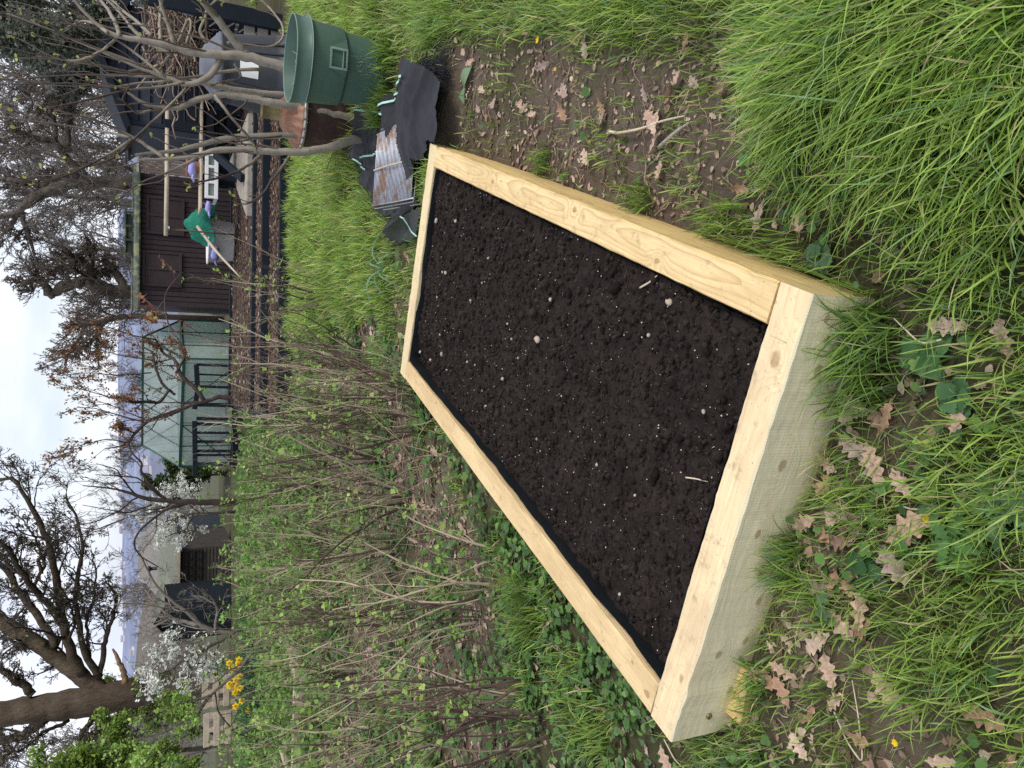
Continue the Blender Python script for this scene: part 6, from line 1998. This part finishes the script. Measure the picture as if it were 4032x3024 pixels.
# ------------------------------------------------------------------ the big oak at the left
ro = np.random.default_rng(123)
Yo = 18.0
oak_limbs = [
    [(1800, 1040, 150), (1640, 1040, 108), (1480, 1048, 90), (1250, 1085, 82), (1050, 1110, 98), (860, 1130, 118), (700, 1160, 122), (560, 1190, 112), (400, 1215, 108), (250, 1235, 102), (100, 1255, 98), (-80, 1280, 92)],
    [(760, 1110, 80), (640, 1030, 82), (500, 920, 80), (330, 800, 74), (150, 680, 72), (-40, 570, 68)],
    [(600, 980, 56), (480, 780, 46), (440, 600, 42), (400, 500, 39), (360, 350, 37), (325, 130, 32), (200, -150, 26), (150, -250, 22), (60, -370, 18), (-40, -430, 15)],
    [(400, 780, 40), (330, 640, 37), (200, 450, 35), (100, 330, 32), (30, 220, 30), (-60, 130, 26)],
    [(440, 600, 36), (290, 410, 33), (230, 350, 30), (150, 230, 27), (70, 110, 24), (-30, 20, 20)],
    [(720, 1000, 40), (600, 800, 32), (600, 600, 28), (575, 400, 24), (600, 200, 20), (622, 50, 16), (590, -150, 12), (480, -330, 8)],
    [(720, 980, 30), (740, 720, 23), (790, 560, 18), (830, 400, 15), (790, 335, 12), (758, 308, 8)],
    [(650, 870, 18), (660, 650, 15), (690, 450, 12), (700, 250, 9), (660, 80, 6)],
    [(330, 1300, 52), (150, 1440, 45), (-40, 1540, 40)], [(500, 1310, 22), (300, 1420, 17), (200, 1530, 13), (10, 1570, 9)],
    [(690, 1270, 30), (600, 1400, 26), (600, 1500, 27), (530, 1680, 22)], [(700, 1280, 32), (720, 1400, 25), (690, 1580, 18), (700, 1720, 12)], [(850, 1240, 15), (885, 1310, 13), (860, 1400, 8)],
    [(240, 1130, 44), (60, 1000, 36), (-60, 940, 30)], [(300, 250, 20), (280, 100, 16), (260, 20, 14), (180, -120, 10), (120, -180, 7)],
    [(330, 760, 22), (160, 780, 18), (20, 760, 14)], [(250, 330, 18), (330, 180, 14), (340, 60, 12), (420, -60, 8)], [(480, 780, 18), (560, 640, 14), (520, 480, 10), (440, 380, 7)],
]
oak = thing('oak_tree', 'big old oak with broad rugged trunk and spreading dark limbs at the left', 'tree', (*pt(*D_(1700, 1045), Yo)[:2], gz(-8, Yo)))
b = MB(); LP = []
for k, p_ in enumerate(oak_limbs):
    P, R = limb3(D_, p_, Yo, ro.uniform(-1.6, 1.6) if k else 0, ro, 26, .05)
    R = R * (.72 if k else .95)
    if k > 1: P[2:-1] += np.cumsum(ro.normal(0, .018, (len(P) - 3, 3)), 0) * .9
    if k == 0: P[0, 2] = gz(P[0, 0], P[0, 1]) - .2
    b.tube(P, R * (1 + ro.normal(0, .03, len(P))), 14 if k < 4 else 9, np.array([[.085, .064, .046]]) * (1 + ro.normal(0, .08, (len(P), 1))) * (1.15 if k < 2 else .72))
    LP.append(resample(np.hstack([P, R[:, None]]), 16))
b.build('trunk', M['oakbark'], oak)
b = MB(); P, R = limb3(D_, [(910, 1040, 24), (900, 960, 20), (860, 870, 15), (840, 830, 12), (818, 795, 7)], Yo - .4, 0, ro, 14, .2)
b.tube(P, R, 9, (.26, .16, .09)); b.build('broken_stub', M['oakbark'], oak)
Pm = np.array(LP[1:]); TW = np.array([[.050, .043, .036]])
b = MB(); Pm_, Rm_ = Pm[..., :3], np.minimum(Pm[..., 3], .10)
P1, R1 = grow(Pm_, Rm_, 13, .36, 9, .75, .24, .05, .42, .18, ro); b.tubes(P1, R1, 6, TW * ro.uniform(.7, 1.3, (len(P1), 1)))
P2, R2 = grow(P1, R1, 8, .45, 7, .7, .26, .04, .55, .2, ro); b.tubes(P2, R2, 4, TW * ro.uniform(.7, 1.5, (len(P2), 1)))
P3, R3 = grow(P2, R2, 6, .5, 5, .65, .26, .03, .6, .2, ro); b.tubes(P3, np.maximum(R3, .0062), 3, TW * ro.uniform(.8, 1.8, (len(P3), 1)))
P4, R4 = grow(P3, R3, 3, .55, 4, .6, .2, .02, .7, .3, ro); b.tubes(P4, np.maximum(R4, .0048), 3, TW * ro.uniform(1., 2.2, (len(P4), 1)))
b.build('crown', M['twig'], oak)
b = MB(); leaves_on(b, P3, 2200, (DOT,), (.025, .06), [(.26, .23, .13), (.22, .20, .10), (.30, .26, .15)], .03, ro, (0, 3)); b.build('buds', M['leaf'], oak)['kind'] = 'stuff'
# epicormic twigs on the trunk
Tk = np.array([LP[0]]); b = MB(); P1, R1 = grow(Tk[..., :3], np.full(Tk[..., 3].shape, .02), 80, 5.9, 6, 1.25, .2, .12, .5, .12, ro, .3, .62)
b.tubes(P1, np.maximum(R1, .004), 4, np.array([[.13, .10, .075]]) * ro.uniform(.6, 1.4, (len(P1), 1))); b.build('trunk_shoots', M['twig'], oak)


# ------------------------------------------------------------------ traced bare trees behind; the farthest three have haze in their colour
def traced_tree(name, label, fn, limbs, Y, col, seed, lv=(8, 6, 5), lens=(.4, .45, .5), mat='oakbark', minr=.006, up=.04, wander=.22, group=None, rk=.8, sub0=0):
    r = np.random.default_rng(seed)
    p0 = pt(*fn(*limbs[0][0][:2]), Y)
    t_ = thing(name, label, 'tree', (p0[0], Y, gz(p0[0], Y)), group)
    b = MB(); LP = []
    for k, p_ in enumerate(limbs):
        P, R = limb3(fn, p_, Y, 0 if k == 0 else r.uniform(-.8, .8), r, 24, .10)
        R = R * rk
        if k == 0: P = np.vstack([[P[0, 0], Y, gz(P[0, 0], Y) - .1], P]); R = np.concatenate([[R[0] * 1.15], R])
        b.tube(P, R * (1 + r.normal(0, .06, len(P))), 10, np.array([col]) * (1 + r.normal(0, .08, (len(P), 1))))
        LP.append(resample(np.hstack([P, R[:, None]]), 14))
    b.build('trunk', M[mat], t_)
    b = MB(); Pm = np.array(LP[sub0:]); P, R = Pm[..., :3], np.minimum(Pm[..., 3], .07)
    allp = []
    for L_, n_ in enumerate(lv):
        P, R = grow(P, R, n_, lens[L_] if lens[L_] < 5 else lens[L_], [9, 7, 5, 4][L_], .75, wander, up, .5, .2, r)
        b.tubes(P, np.maximum(R, minr), [5, 4, 3, 3][L_], np.array([col]) * r.uniform(.75, 1.5, (len(P), 1))); allp.append(P)
    b.build('crown', M['twig'], t_)
    return t_, allp, r


HZ1 = (.105, .085, .068)
traced_tree('pollard_tree', 'gnarled pollarded tree with a looped knobbly limb behind the brown shed', B_, [
    [(1000, 735, 62), (900, 735, 58), (800, 730, 60), (720, 700, 60), (660, 670, 52), (600, 655, 44), (520, 690, 42), (430, 715, 44), (350, 770, 36)],
    [(900, 690, 34), (850, 610, 34), (815, 570, 34), (770, 580, 30), (730, 605, 30), (690, 610, 34)],
    [(680, 640, 36), (660, 560, 34), (610, 515, 28), (560, 490, 26), (545, 540, 16), (460, 545, 14), (390, 565, 10)],
    [(350, 765, 32), (350, 715, 32), (300, 660, 28), (250, 645, 24), (200, 660, 20), (155, 690, 14)],
    [(640, 620, 18), (580, 595, 15), (535, 575, 11)], [(670, 550, 18), (665, 450, 16), (650, 370, 12)], [(600, 500, 18), (540, 470, 14), (440, 500, 10)]],
    27, (.125, .105, .088), 201, (12, 9, 7, 3), (.6, .55, .55, .5), minr=.008, rk=.9)
traced_tree('pollard_tree', 'smaller pollarded tree with hanging cut branches at the left end of the brown shed', B_, [
    [(1130, 915, 26), (1000, 915, 26), (880, 915, 25), (790, 935, 25), (730, 965, 26), (650, 970, 20), (600, 975, 16)],
    [(620, 975, 14), (560, 975, 12), (470, 998, 9)], [(610, 985, 16), (590, 1050, 15), (550, 1110, 14), (500, 1180, 13), (470, 1270, 9)], [(650, 980, 10), (650, 1060, 9), (655, 1180, 6)], [(715, 975, 15), (705, 1080, 14), (712, 1250, 10)]],
    26, (.12, .10, .085), 202, (10, 8, 7, 2), (.6, .55, .5, .5), minr=.007)
traced_tree('bare_oak', 'tall bare tree with crooked limbs rising behind the brown shed and its side wall', A_, [
    [(1010, 1330, 66), (850, 1330, 62), (700, 1325, 58), (560, 1325, 56), (440, 1355, 56), (340, 1390, 54), (260, 1430, 50), (180, 1490, 44), (130, 1540, 38), (60, 1560, 26), (-30, 1580, 20)],
    [(640, 1300, 40), (540, 1200, 38), (460, 1130, 34), (400, 1010, 30), (300, 1010, 26), (240, 1010, 20), (160, 960, 16), (60, 960, 12)], [(400, 1360, 40), (240, 1330, 38), (100, 1310, 30), (-30, 1290, 24)],
    [(560, 1300, 44), (480, 1250, 50), (400, 1300, 40), (300, 1290, 30)], [(490, 1100, 24), (500, 1000, 22), (480, 900, 20), (520, 780, 16), (480, 650, 14)],
    [(400, 1010, 22), (400, 900, 22), (360, 780, 22), (420, 700, 24), (470, 650, 26), (500, 640, 14)], [(150, 1540, 26), (180, 1640, 24), (220, 1740, 18), (250, 1850, 12)], [(130, 1550, 22), (80, 1640, 18), (20, 1700, 14), (-30, 1740, 10)],
    [(280, 800, 18), (300, 760, 16), (420, 740, 12)], [(220, 960, 16), (180, 860, 14), (240, 740, 12), (160, 680, 9)]],
    24, (.14, .12, .105), 203, (13, 9, 7, 3), (.42, .5, .5, .5), minr=.007, rk=.75)
traced_tree('bare_tree', 'slim dark forking bare tree between the greenhouse and the window cabin', C_, [
    [(1600, 885, 30), (1450, 880, 27), (1330, 880, 24), (1200, 868, 20), (1020, 848, 18), (930, 810, 13), (870, 790, 10), (740, 770, 7), (600, 760, 4)],
    [(1200, 860, 16), (1140, 810, 15), (1080, 740, 14), (1010, 645, 13), (1040, 600, 9), (950, 520, 7), (930, 430, 5)], [(1340, 885, 15), (1230, 920, 13), (1140, 975, 12), (1010, 1085, 10), (960, 1180, 8), (1010, 1270, 6), (1150, 1350, 4)],
    [(1000, 850, 9), (880, 700, 6), (850, 640, 5), (700, 600, 3)], [(1150, 830, 10), (1000, 700, 7), (860, 690, 5), (700, 680, 3)], [(900, 1000, 7), (700, 1080, 6), (560, 1060, 4)], [(1100, 900, 8), (930, 960, 6), (760, 930, 4), (600, 900, 3)]],
    13.0, (.055, .042, .036), 204, (7, 5, 4), (.5, .5, .5), 'bark', .0022, .10, .16)
traced_tree('silver_tree', 'small tree with silvery bark and bare tangled branches before the dark gabled shed', D_, [
    [(1760, 690, 24), (1620, 680, 22), (1480, 640, 20), (1420, 590, 18), (1380, 540, 17), (1300, 490, 15), (1200, 400, 13), (1130, 340, 11), (1000, 80, 7)],
    [(1440, 620, 17), (1340, 600, 17), (1240, 570, 15), (1140, 480, 9), (1000, 290, 6)], [(1300, 590, 14), (1200, 560, 12), (1060, 555, 8)], [(1250, 480, 10), (1150, 440, 9), (1040, 450, 7)], [(1560, 660, 14), (1580, 500, 11), (1540, 420, 9), (1400, 330, 5)], [(1240, 570, 9), (1100, 640, 7), (1000, 690, 4)]],
    14.5, (.20, .175, .15), 205, (7, 5, 4), (.5, .5, .5), 'bark', .0025, .05, .2)
sap = traced_tree('arching_sapling', 'thin sapling arching up from beside the daffodils at the left', D_, [
    [(1830, 820, 16), (1750, 930, 15), (1650, 1030, 14), (1520, 1130, 13), (1440, 1270, 11), (1300, 1340, 9), (1200, 1400, 7), (1000, 1450, 4)],
    [(1450, 1250, 10), (1380, 1400, 8), (1200, 1530, 7), (1050, 1600, 4)], [(1520, 1130, 9), (1400, 1180, 8), (1300, 1170, 5)], [(1560, 1100, 8), (1580, 1250, 7), (1700, 1400, 5), (1850, 1450, 5)]],
    8.6, (.10, .085, .072), 206, (7, 5, 3), (.5, .5, .5), 'bark', .0018, .06, .2)


def add_leaf(tree, allp, n, size, cols, r, lvls=(1, 2), name='leaves', mat='leaf', tp=(LENSW,), cluster=2, spread=.02):
    b = MB()
    for l in lvls: leaves_on(b, allp[l], n // len(lvls), tp, size, cols, spread, r, (0, 2.4), cluster=cluster)
    b.build(name, M[mat], tree)


add_leaf(*sap[:2], 420, (.025, .05), FRESH, sap[2], (1, 2), cluster=3)
# copper-leaved plum
pl = traced_tree('copper_plum', 'small plum tree with coppery young leaves in front of the greenhouse', C_, [
    [(1720, 125, 23), (1600, 115, 22), (1480, 150, 18), (1380, 180, 16), (1280, 215, 14), (1150, 260, 14), (1050, 300, 14), (980, 380, 14), (930, 450, 11), (880, 480, 7), (760, 490, 5)],
    [(1480, 140, 19), (1400, 30, 18), (1310, -30, 19), (1280, -150, 14), (1180, -200, 12), (1130, -300, 10)], [(1270, 100, 12), (1180, 30, 12), (1125, -100, 11), (1110, -210, 10), (1030, -250, 6)],
    [(1280, -60, 12), (1330, -150, 11), (1350, -220, 8), (1290, -310, 6)], [(1230, 60, 10), (1160, 160, 15), (1050, 150, 14), (960, 160, 11), (930, 140, 7)], [(980, 380, 8), (910, 350, 7), (880, 330, 5)],
    [(1050, 300, 8), (900, 260, 6), (700, 200, 4), (560, 190, 3)], [(960, 160, 7), (800, 120, 5), (600, 60, 3), (420, 20, 3)], [(1110, -150, 7), (900, -180, 5), (700, -230, 3), (500, -260, 3)],
    [(1130, -300, 7), (960, -330, 5), (760, -400, 3), (560, -420, 3)], [(1100, -60, 6), (880, -40, 5), (640, -60, 3), (440, -40, 3)], [(930, 450, 6), (780, 420, 5), (560, 470, 3), (420, 520, 3)]],
    12.0, (.062, .045, .040), 207, (8, 5, 4), (.45, .5, .5), 'bark', .002, .16, .13)
COP = [(.30, .14, .075), (.36, .21, .09), (.24, .10, .07), (.34, .25, .09), (.22, .075, .06)]
add_leaf(*pl[:2], 1500, (.020, .044), COP, pl[2], (0, 1, 2), cluster=2, spread=.018)
# small copper sapling nearer the brown shed
sp2 = traced_tree('copper_sapling', 'thin sapling with a few copper leaves left of the brown shed shutters', B_, [
    [(1750, 1140, 9), (1500, 1060, 8), (1240, 1030, 7), (1200, 900, 6), (1190, 760, 5), (1230, 690, 4), (1330, 590, 3)], [(1200, 900, 5), (1050, 790, 4), (1010, 760, 3)], [(1190, 800, 4), (1150, 850, 4), (1090, 940, 3)]],
    9.5, (.10, .075, .065), 208, (4, 2), (.3, .4), 'bark', .0018, .05, .15)
add_leaf(*sp2[:2], 60, (.035, .06), COP, sp2[2], (0, 1), cluster=2)


# white-blossomed shrubs
def blossom(label, fn, limbs, Y, seed, n, up=.05):
    t_, ap_, r = traced_tree('blossom_shrub', label, fn, limbs, Y, (.085, .068, .056), seed, (7, 5, 3), (.5, .5, .5), 'bark', .002, up, .2, 'white-blossomed shrubs')
    b = MB(); pet = (np.array([[0, 0, 0], [.5, -.4, .15], [1, 0, .25], [.5, .4, .15], [-.5, -.4, .15], [-1, 0, .25], [-.5, .4, .15], [.3, .8, .2], [-.3, -.8, .2]]), [np.array([[0, 1, 2, 3], [0, 6, 5, 4]]), np.array([[0, 3, 7], [0, 4, 8]])])
    for l in (1, 2):
        leaves_on(b, ap_[l], n, (pet,), (.019, .034), [(.80, .80, .76), (.74, .76, .70), (.68, .72, .62)], .035, r, (0, 3), cluster=5)
    b.build('blossom', M['petal'], t_)


blossom('white blossoming shrub between the greenhouse and the window cabin', C_, [[(1520, 960, 10), (1400, 960, 9), (1250, 1000, 7), (1120, 1060, 4)], [(1450, 960, 8), (1350, 880, 6), (1230, 800, 4)], [(1400, 970, 7), (1350, 1080, 6), (1200, 1130, 4)], [(1480, 950, 6), (1400, 830, 5), (1330, 760, 3)], [(1350, 970, 6), (1230, 920, 5), (1130, 960, 3)], [(1480, 990, 6), (1380, 1130, 5), (1290, 1180, 3)]], 15.5, 301, 230)
blossom('white blossoming branch before the oak trunk at the left', D_, [[(1720, 660, 17), (1600, 740, 17), (1480, 790, 16), (1350, 860, 15), (1230, 950, 12), (1120, 1030, 9), (1050, 1060, 6)], [(1480, 790, 8), (1350, 740, 6), (1210, 720, 4)], [(1350, 860, 8), (1230, 820, 6), (1150, 830, 4)], [(1350, 870, 8), (1400, 960, 6), (1350, 1070, 4)], [(1230, 950, 6), (1150, 980, 5), (1090, 1090, 3)], [(1500, 790, 7), (1490, 900, 5), (1420, 900, 4)], [(1600, 740, 7), (1540, 870, 5), (1560, 980, 4), (1600, 1050, 3)]], 11.5, 302, 150)

# ------------------------------------------------------------------ generic bare trees filling the skyline, distance haze mixed into their grey
def skeleton(seed, H, col, r0, lv, lens, up, wand, minr):
    r = np.random.default_rng(seed); K = 14
    P = np.zeros((1, K, 3)); P[0, :, 2] = np.linspace(-.3, H * .62, K); P[0, :, :2] = np.cumsum(r.normal(0, .05 * H / 10, (K, 2)), 0); P[0, 0, :2] = 0
    R = np.linspace(r0, r0 * .45, K)[None]
    tr = MB(); tr.tubes(P, R, 9, np.array([col]))
    cr = MB(); out = []
    for L_, n_ in enumerate(lv):
        P, R = grow(P, R, n_, lens[L_], [10, 8, 6, 5][L_], .62, wand, up, .55, .22, r)
        (tr if L_ == 0 else cr).tubes(P, np.maximum(R, minr), [6, 4, 3, 3][L_], np.array([col]) * r.uniform(.8, 1.35, (len(P), 1))); out.append(P)
    return tr, cr, out, r


def plant_tree(tr, cr, name, label, x, y, group, extra=None, cat='tree'):
    t_ = thing(name, label, cat, (0, 0, 0), group)
    tr.build('trunk', M['bark'], t_); cr.build('crown', M['twig'], t_)
    if extra: extra.build('leaves', M['leaf'], t_)
    t_.location = (x, y, gz(x, y)); return t_


protos_t = []
for k in range(3):
    tr, cr, out, r_ = skeleton(400 + k, 10.5, [(.20, .18, .165), (.22, .20, .19), (.18, .16, .145)][k], .13, (17, 10, 7, 4), (.62, .5, .5, .5), .05, .2, .010)
    protos_t.append((tr, cr))
spots = [(0, 90, 30, 1.0), (1, 330, 27, .9), (2, 560, 33, 1.1), (0, 790, 30, .95), (1, 1010, 34, .85), (2, 1230, 37, .72), (0, 1480, 42, .62), (2, 210, 40, 1.2), (1, 660, 44, 1.2), (0, 430, 36, 1.0), (1, 2010, 46, .62), (2, 1750, 50, .6), (0, 2300, 44, .60), (1, 2880, 33, .75), (2, 2980, 26, .8)]
where = ['at the far right above the compost bay', 'right of the blue-black shed roof', 'over the blue-black shed roof', 'above the brown shed side wall', 'over the right half of the brown shed', 'over the left end of the brown shed', 'above the greenhouse right end', 'far back at the right', 'far back behind the crooked bare tree', 'behind the shed side wall and crooked tree', 'far back above the blossom', 'far back over the copper plum', 'far back over the window cabin', 'at the left edge behind the oak', 'leftmost, near the leafy thicket']
made = {}
for i, (k, yy, Yd_, s_) in enumerate(spots):
    x = pt(560, yy, Yd_)[0]; lab = 'hazy grey bare tree ' + where[i]
    if k not in made:
        made[k] = plant_tree(*protos_t[k], 'bare_tree', lab, x, Yd_, 'hazy bare trees along the skyline'); made[k].scale = (s_, s_, s_)
    else:
        copy_thing(made[k], (x, Yd_, gz(x, Yd_)), i * 1.9, lab, s_)

# grey-green trees top right, leaf colours paled for haze; and leafy thickets
for i, (yy, Yd_, H_, cols, n, sz, lab, nm) in enumerate((
        (70, 21, 8.5, [(.19, .215, .17), (.24, .265, .215), (.14, .16, .125)], 5200, (.05, .12), 'dense grey-green tree at the far right behind the compost bay', 'greygreen_tree'),
        (270, 24, 7.0, [(.20, .215, .18), (.24, .255, .22), (.15, .16, .135)], 3600, (.05, .12), 'looser grey-green tree behind the blue-black shed', 'greygreen_tree'),
        (2960, 14, 3.4, [(.22, .33, .06), (.30, .41, .085), (.15, .24, .055)], 3400, (.03, .07), 'yellow-green leafing thicket at the left edge beyond the oak', 'leafing_thicket'),
        (2760, 21, 3.6, [(.20, .29, .07), (.26, .35, .10)], 1800, (.03, .07), 'smaller yellow-green leafing thicket left of the oak trunk', 'leafing_thicket'),
        (1880, 24, 2.5, [(.06, .10, .03), (.10, .14, .035), (.045, .075, .03)], 3000, (.04, .09), 'dark evergreen shrub at the left end of the greenhouse', 'evergreen_shrub'),
        (915, 12.6, 1.05, [(.07, .11, .035), (.10, .15, .045)], 1500, (.02, .05), 'small feathery green shrub before the brown shed', 'evergreen_shrub'))):
    tr, cr, out, r_ = skeleton(500 + i, H_, (.10, .09, .07), .012 * H_ + .01, (14, 8, 5), (.5, .5, .5), .02, .15, .006)
    ex = MB()
    for l in (1, 2): leaves_on(ex, out[l], n, (LENSW, DOT), sz, cols, .06 * H_ / 4, r_, (0, 3), cluster=3)
    x = pt(600, yy, Yd_)[0]; plant_tree(tr, cr, nm, lab, x, Yd_, None, ex, 'tree' if H_ > 3.5 else 'shrub')

# far bare woodland on the slope, one uncountable mass
N = 5200; X = r8.uniform(-75, 12, N); Y = r8.uniform(46, 130, N)
keep = X < -4 - .10 * Y + r8.normal(0, 3, N) ; X, Y = X[keep], Y[keep]; N = len(X)
Z = np.maximum(-4.5 + 7.6 * sm(-X - .1 * Y, 0, 40) * sm(Y, 55, 170), ground_z(X, Y)); H = r8.uniform(1.2, 3.4, N)
P = np.zeros((N, 4, 3)); P[:, 0] = np.stack([X, Y, Z - .2], 1); p = P[:, 0].copy(); d = unit(np.stack([r8.normal(0, .35, N), r8.normal(0, .2, N), np.ones(N)], 1))
for k in range(1, 4): d = unit(d + r8.normal(0, .2, d.shape)); p = p + d * (H / 3)[:, None]; P[:, k] = p
b = MB(); c0 = np.array([[.17, .15, .135]]) * r8.uniform(.6, 1.5, (N, 1)); b.tubes(P, np.full((N, 4), .035) * np.linspace(1, .4, 4), 3, c0)
P1, R1 = grow(P, np.full((N, 4), .02), 3, .5, 4, .5, .2, .1, .6, .2, r8); b.tubes(P1, np.maximum(R1, .012), 3, np.repeat(c0, 3, 0))
tag(b.build('bare_woodland', M['twig']), kind='stuff')

# daffodils beside the arching sapling
o = pt(*D_(1900, 1050), 10.6); o[2] = gz(o[0], o[1])
df = thing('daffodils', 'clump of yellow daffodils with dark blue-green leaves before the pale pallets', 'daffodils', o)
b = MB(); N = 360; X = o[0] + r9.normal(0, .55, N); Y = o[1] + r9.normal(0, .2, N)
P, W, sd, c_, hit = make_blades(X, Y, r9.uniform(.22, .42, N), np.zeros((N, 2)), np.zeros(N), r9, np.full(N, .010), np.array([[.030, .085, .045]]) * r9.uniform(.7, 1.5, (N, 1)), 5, .7)
b.blades(P, W, sd, c_); b.build('leaves', M['leaf'], df)
for (x, y) in ((1735, 875), (1730, 905), (1665, 898), (1680, 940), (1742, 995), (1712, 1022), (1665, 1050), (1668, 1065), (1720, 1068), (1742, 1078), (1706, 1112), (1710, 1212), (1755, 1170), (1800, 1242), (1840, 850)):
    c = pt(*D_(x, y), 10.5 + r9.uniform(-.12, .12)); b = MB()
    fd = unit(CAM - c + r9.normal(0, 1.2, 3)); u_ = unit(np.cross(fd, [0, 0, 1.])); v_ = np.cross(u_, fd)
    for k in range(6):
        a = k * math.pi / 3; d = u_ * math.cos(a) + v_ * math.sin(a); s_ = -u_ * math.sin(a) + v_ * math.cos(a)
        b.add([c, c + d * .028 + s_ * .016, c + d * .050 - fd * .006, c + d * .028 - s_ * .016], np.array([[0, 1, 2, 3]]))
    b.tube([c, c + fd * .035], [.013, .019], 8, cap=False)
    f_ = b.build('flower', M['yellow'], df)
    b = MB(); b.tube([c - fd * .01, c - fd * .02 - [0, 0, .03], [c[0] + r9.normal(0, .02), c[1], o[2]]], .004, 5, (.05, .11, .05)); b.build('stalk', M['leaf'], f_)
# primrose-green strip of young grass and bark bed before them
X = r9.uniform(-5.4, -2.6, 9000); Y = r9.uniform(8.9, 10.0, 9000); k = fbm(X * 2, Y * 2, 77, 2) > .3; X, Y = X[k], Y[k]; N = len(X)
P, W, sd, c_, hit = make_blades(X, Y, r9.uniform(.05, .12, N), np.zeros((N, 2)), np.zeros(N), r9, np.full(N, .0045), grass_cols(N, r9, (.2, .35, .1, .05, .28, .02)) * 1.15, 4)
b = MB(); b.blades(P, W, sd, c_); tag(b.build('young_grass', M['leaf']), kind='stuff')


# ------------------------------------------------------------------ light: thin overcast spring daylight
SUN_EL, SUN_AZ = math.radians(48), math.radians(122)       # azimuth measured from +Y (ahead) towards +X (right)
w = bpy.data.worlds.new("World"); scene.world = w; w.use_nodes = True
nt = w.node_tree; nt.nodes.clear()
out = nt.nodes.new('ShaderNodeOutputWorld'); bg = nt.nodes.new('ShaderNodeBackground'); bg.inputs[1].default_value = .15
nt.links.new(bg.outputs[0], out.inputs[0])
sky = nt.nodes.new('ShaderNodeTexSky'); sky.sky_type = 'NISHITA'; sky.sun_disc = False
sky.sun_elevation = SUN_EL; sky.sun_rotation = SUN_AZ
tc = nt.nodes.new('ShaderNodeTexCoord'); mp = nt.nodes.new('ShaderNodeMapping'); mp.inputs['Scale'].default_value = (1.0, 1.0, 2.6)
nt.links.new(tc.outputs['Generated'], mp.inputs[0])
n1 = nt.nodes.new('ShaderNodeTexNoise'); n1.inputs['Scale'].default_value = 2.6; n1.inputs['Detail'].default_value = 6; n1.inputs['Roughness'].default_value = .55
nt.links.new(mp.outputs[0], n1.inputs['Vector'])
r1 = nt.nodes.new('ShaderNodeValToRGB'); r1.color_ramp.elements[0].position = .30; r1.color_ramp.elements[0].color = (.45, .45, .45, 1); r1.color_ramp.elements[1].position = .58; r1.color_ramp.elements[1].color = (1, 1, 1, 1)
nt.links.new(n1.outputs[0], r1.inputs[0])
n2 = nt.nodes.new('ShaderNodeTexNoise'); n2.inputs['Scale'].default_value = 4.5; n2.inputs['Detail'].default_value = 5
nt.links.new(mp.outputs[0], n2.inputs['Vector'])
r2_ = nt.nodes.new('ShaderNodeValToRGB'); r2_.color_ramp.elements[0].position = .32; r2_.color_ramp.elements[0].color = (5.6, 6.0, 7.2, 1); r2_.color_ramp.elements[1].position = .62; r2_.color_ramp.elements[1].color = (7.9, 8.0, 8.6, 1)
nt.links.new(n2.outputs[0], r2_.inputs[0])
mx = nt.nodes.new('ShaderNodeMix'); mx.data_type = 'RGBA'
nt.links.new(r1.outputs[0], mx.inputs[0]); nt.links.new(sky.outputs[0], mx.inputs[6]); nt.links.new(r2_.outputs[0], mx.inputs[7])
nt.links.new(mx.outputs[2], bg.inputs[0])
sl = bpy.data.lights.new('sun', 'SUN'); sl.energy = 2.5; sl.angle = math.radians(20); sl.color = (1.0, .95, .87)
so_ = bpy.data.objects.new('sun', sl); COL.objects.link(so_)
dv = Vector((math.sin(SUN_AZ) * math.cos(SUN_EL), math.cos(SUN_AZ) * math.cos(SUN_EL), math.sin(SUN_EL)))
so_.rotation_euler = (-dv).to_track_quat('-Z', 'Y').to_euler()
so_.location = (4, 6, 9)

scene.view_settings.view_transform = 'Standard'; scene.view_settings.look = 'None'
scene.view_settings.exposure = 0; scene.view_settings.gamma = 1
scene.render.engine = 'CYCLES'
scene.cycles.use_denoising = False
scene.cycles.max_bounces = 6; scene.cycles.diffuse_bounces = 3; scene.cycles.glossy_bounces = 2; scene.cycles.transmission_bounces = 4; scene.cycles.transparent_max_bounces = 12
scene.cycles.caustics_reflective = False; scene.cycles.caustics_refractive = False
scene.render.resolution_x = 1024; scene.render.resolution_y = 768
for ob in list(bpy.data.objects):
    if '_org' in ob: del ob['_org']
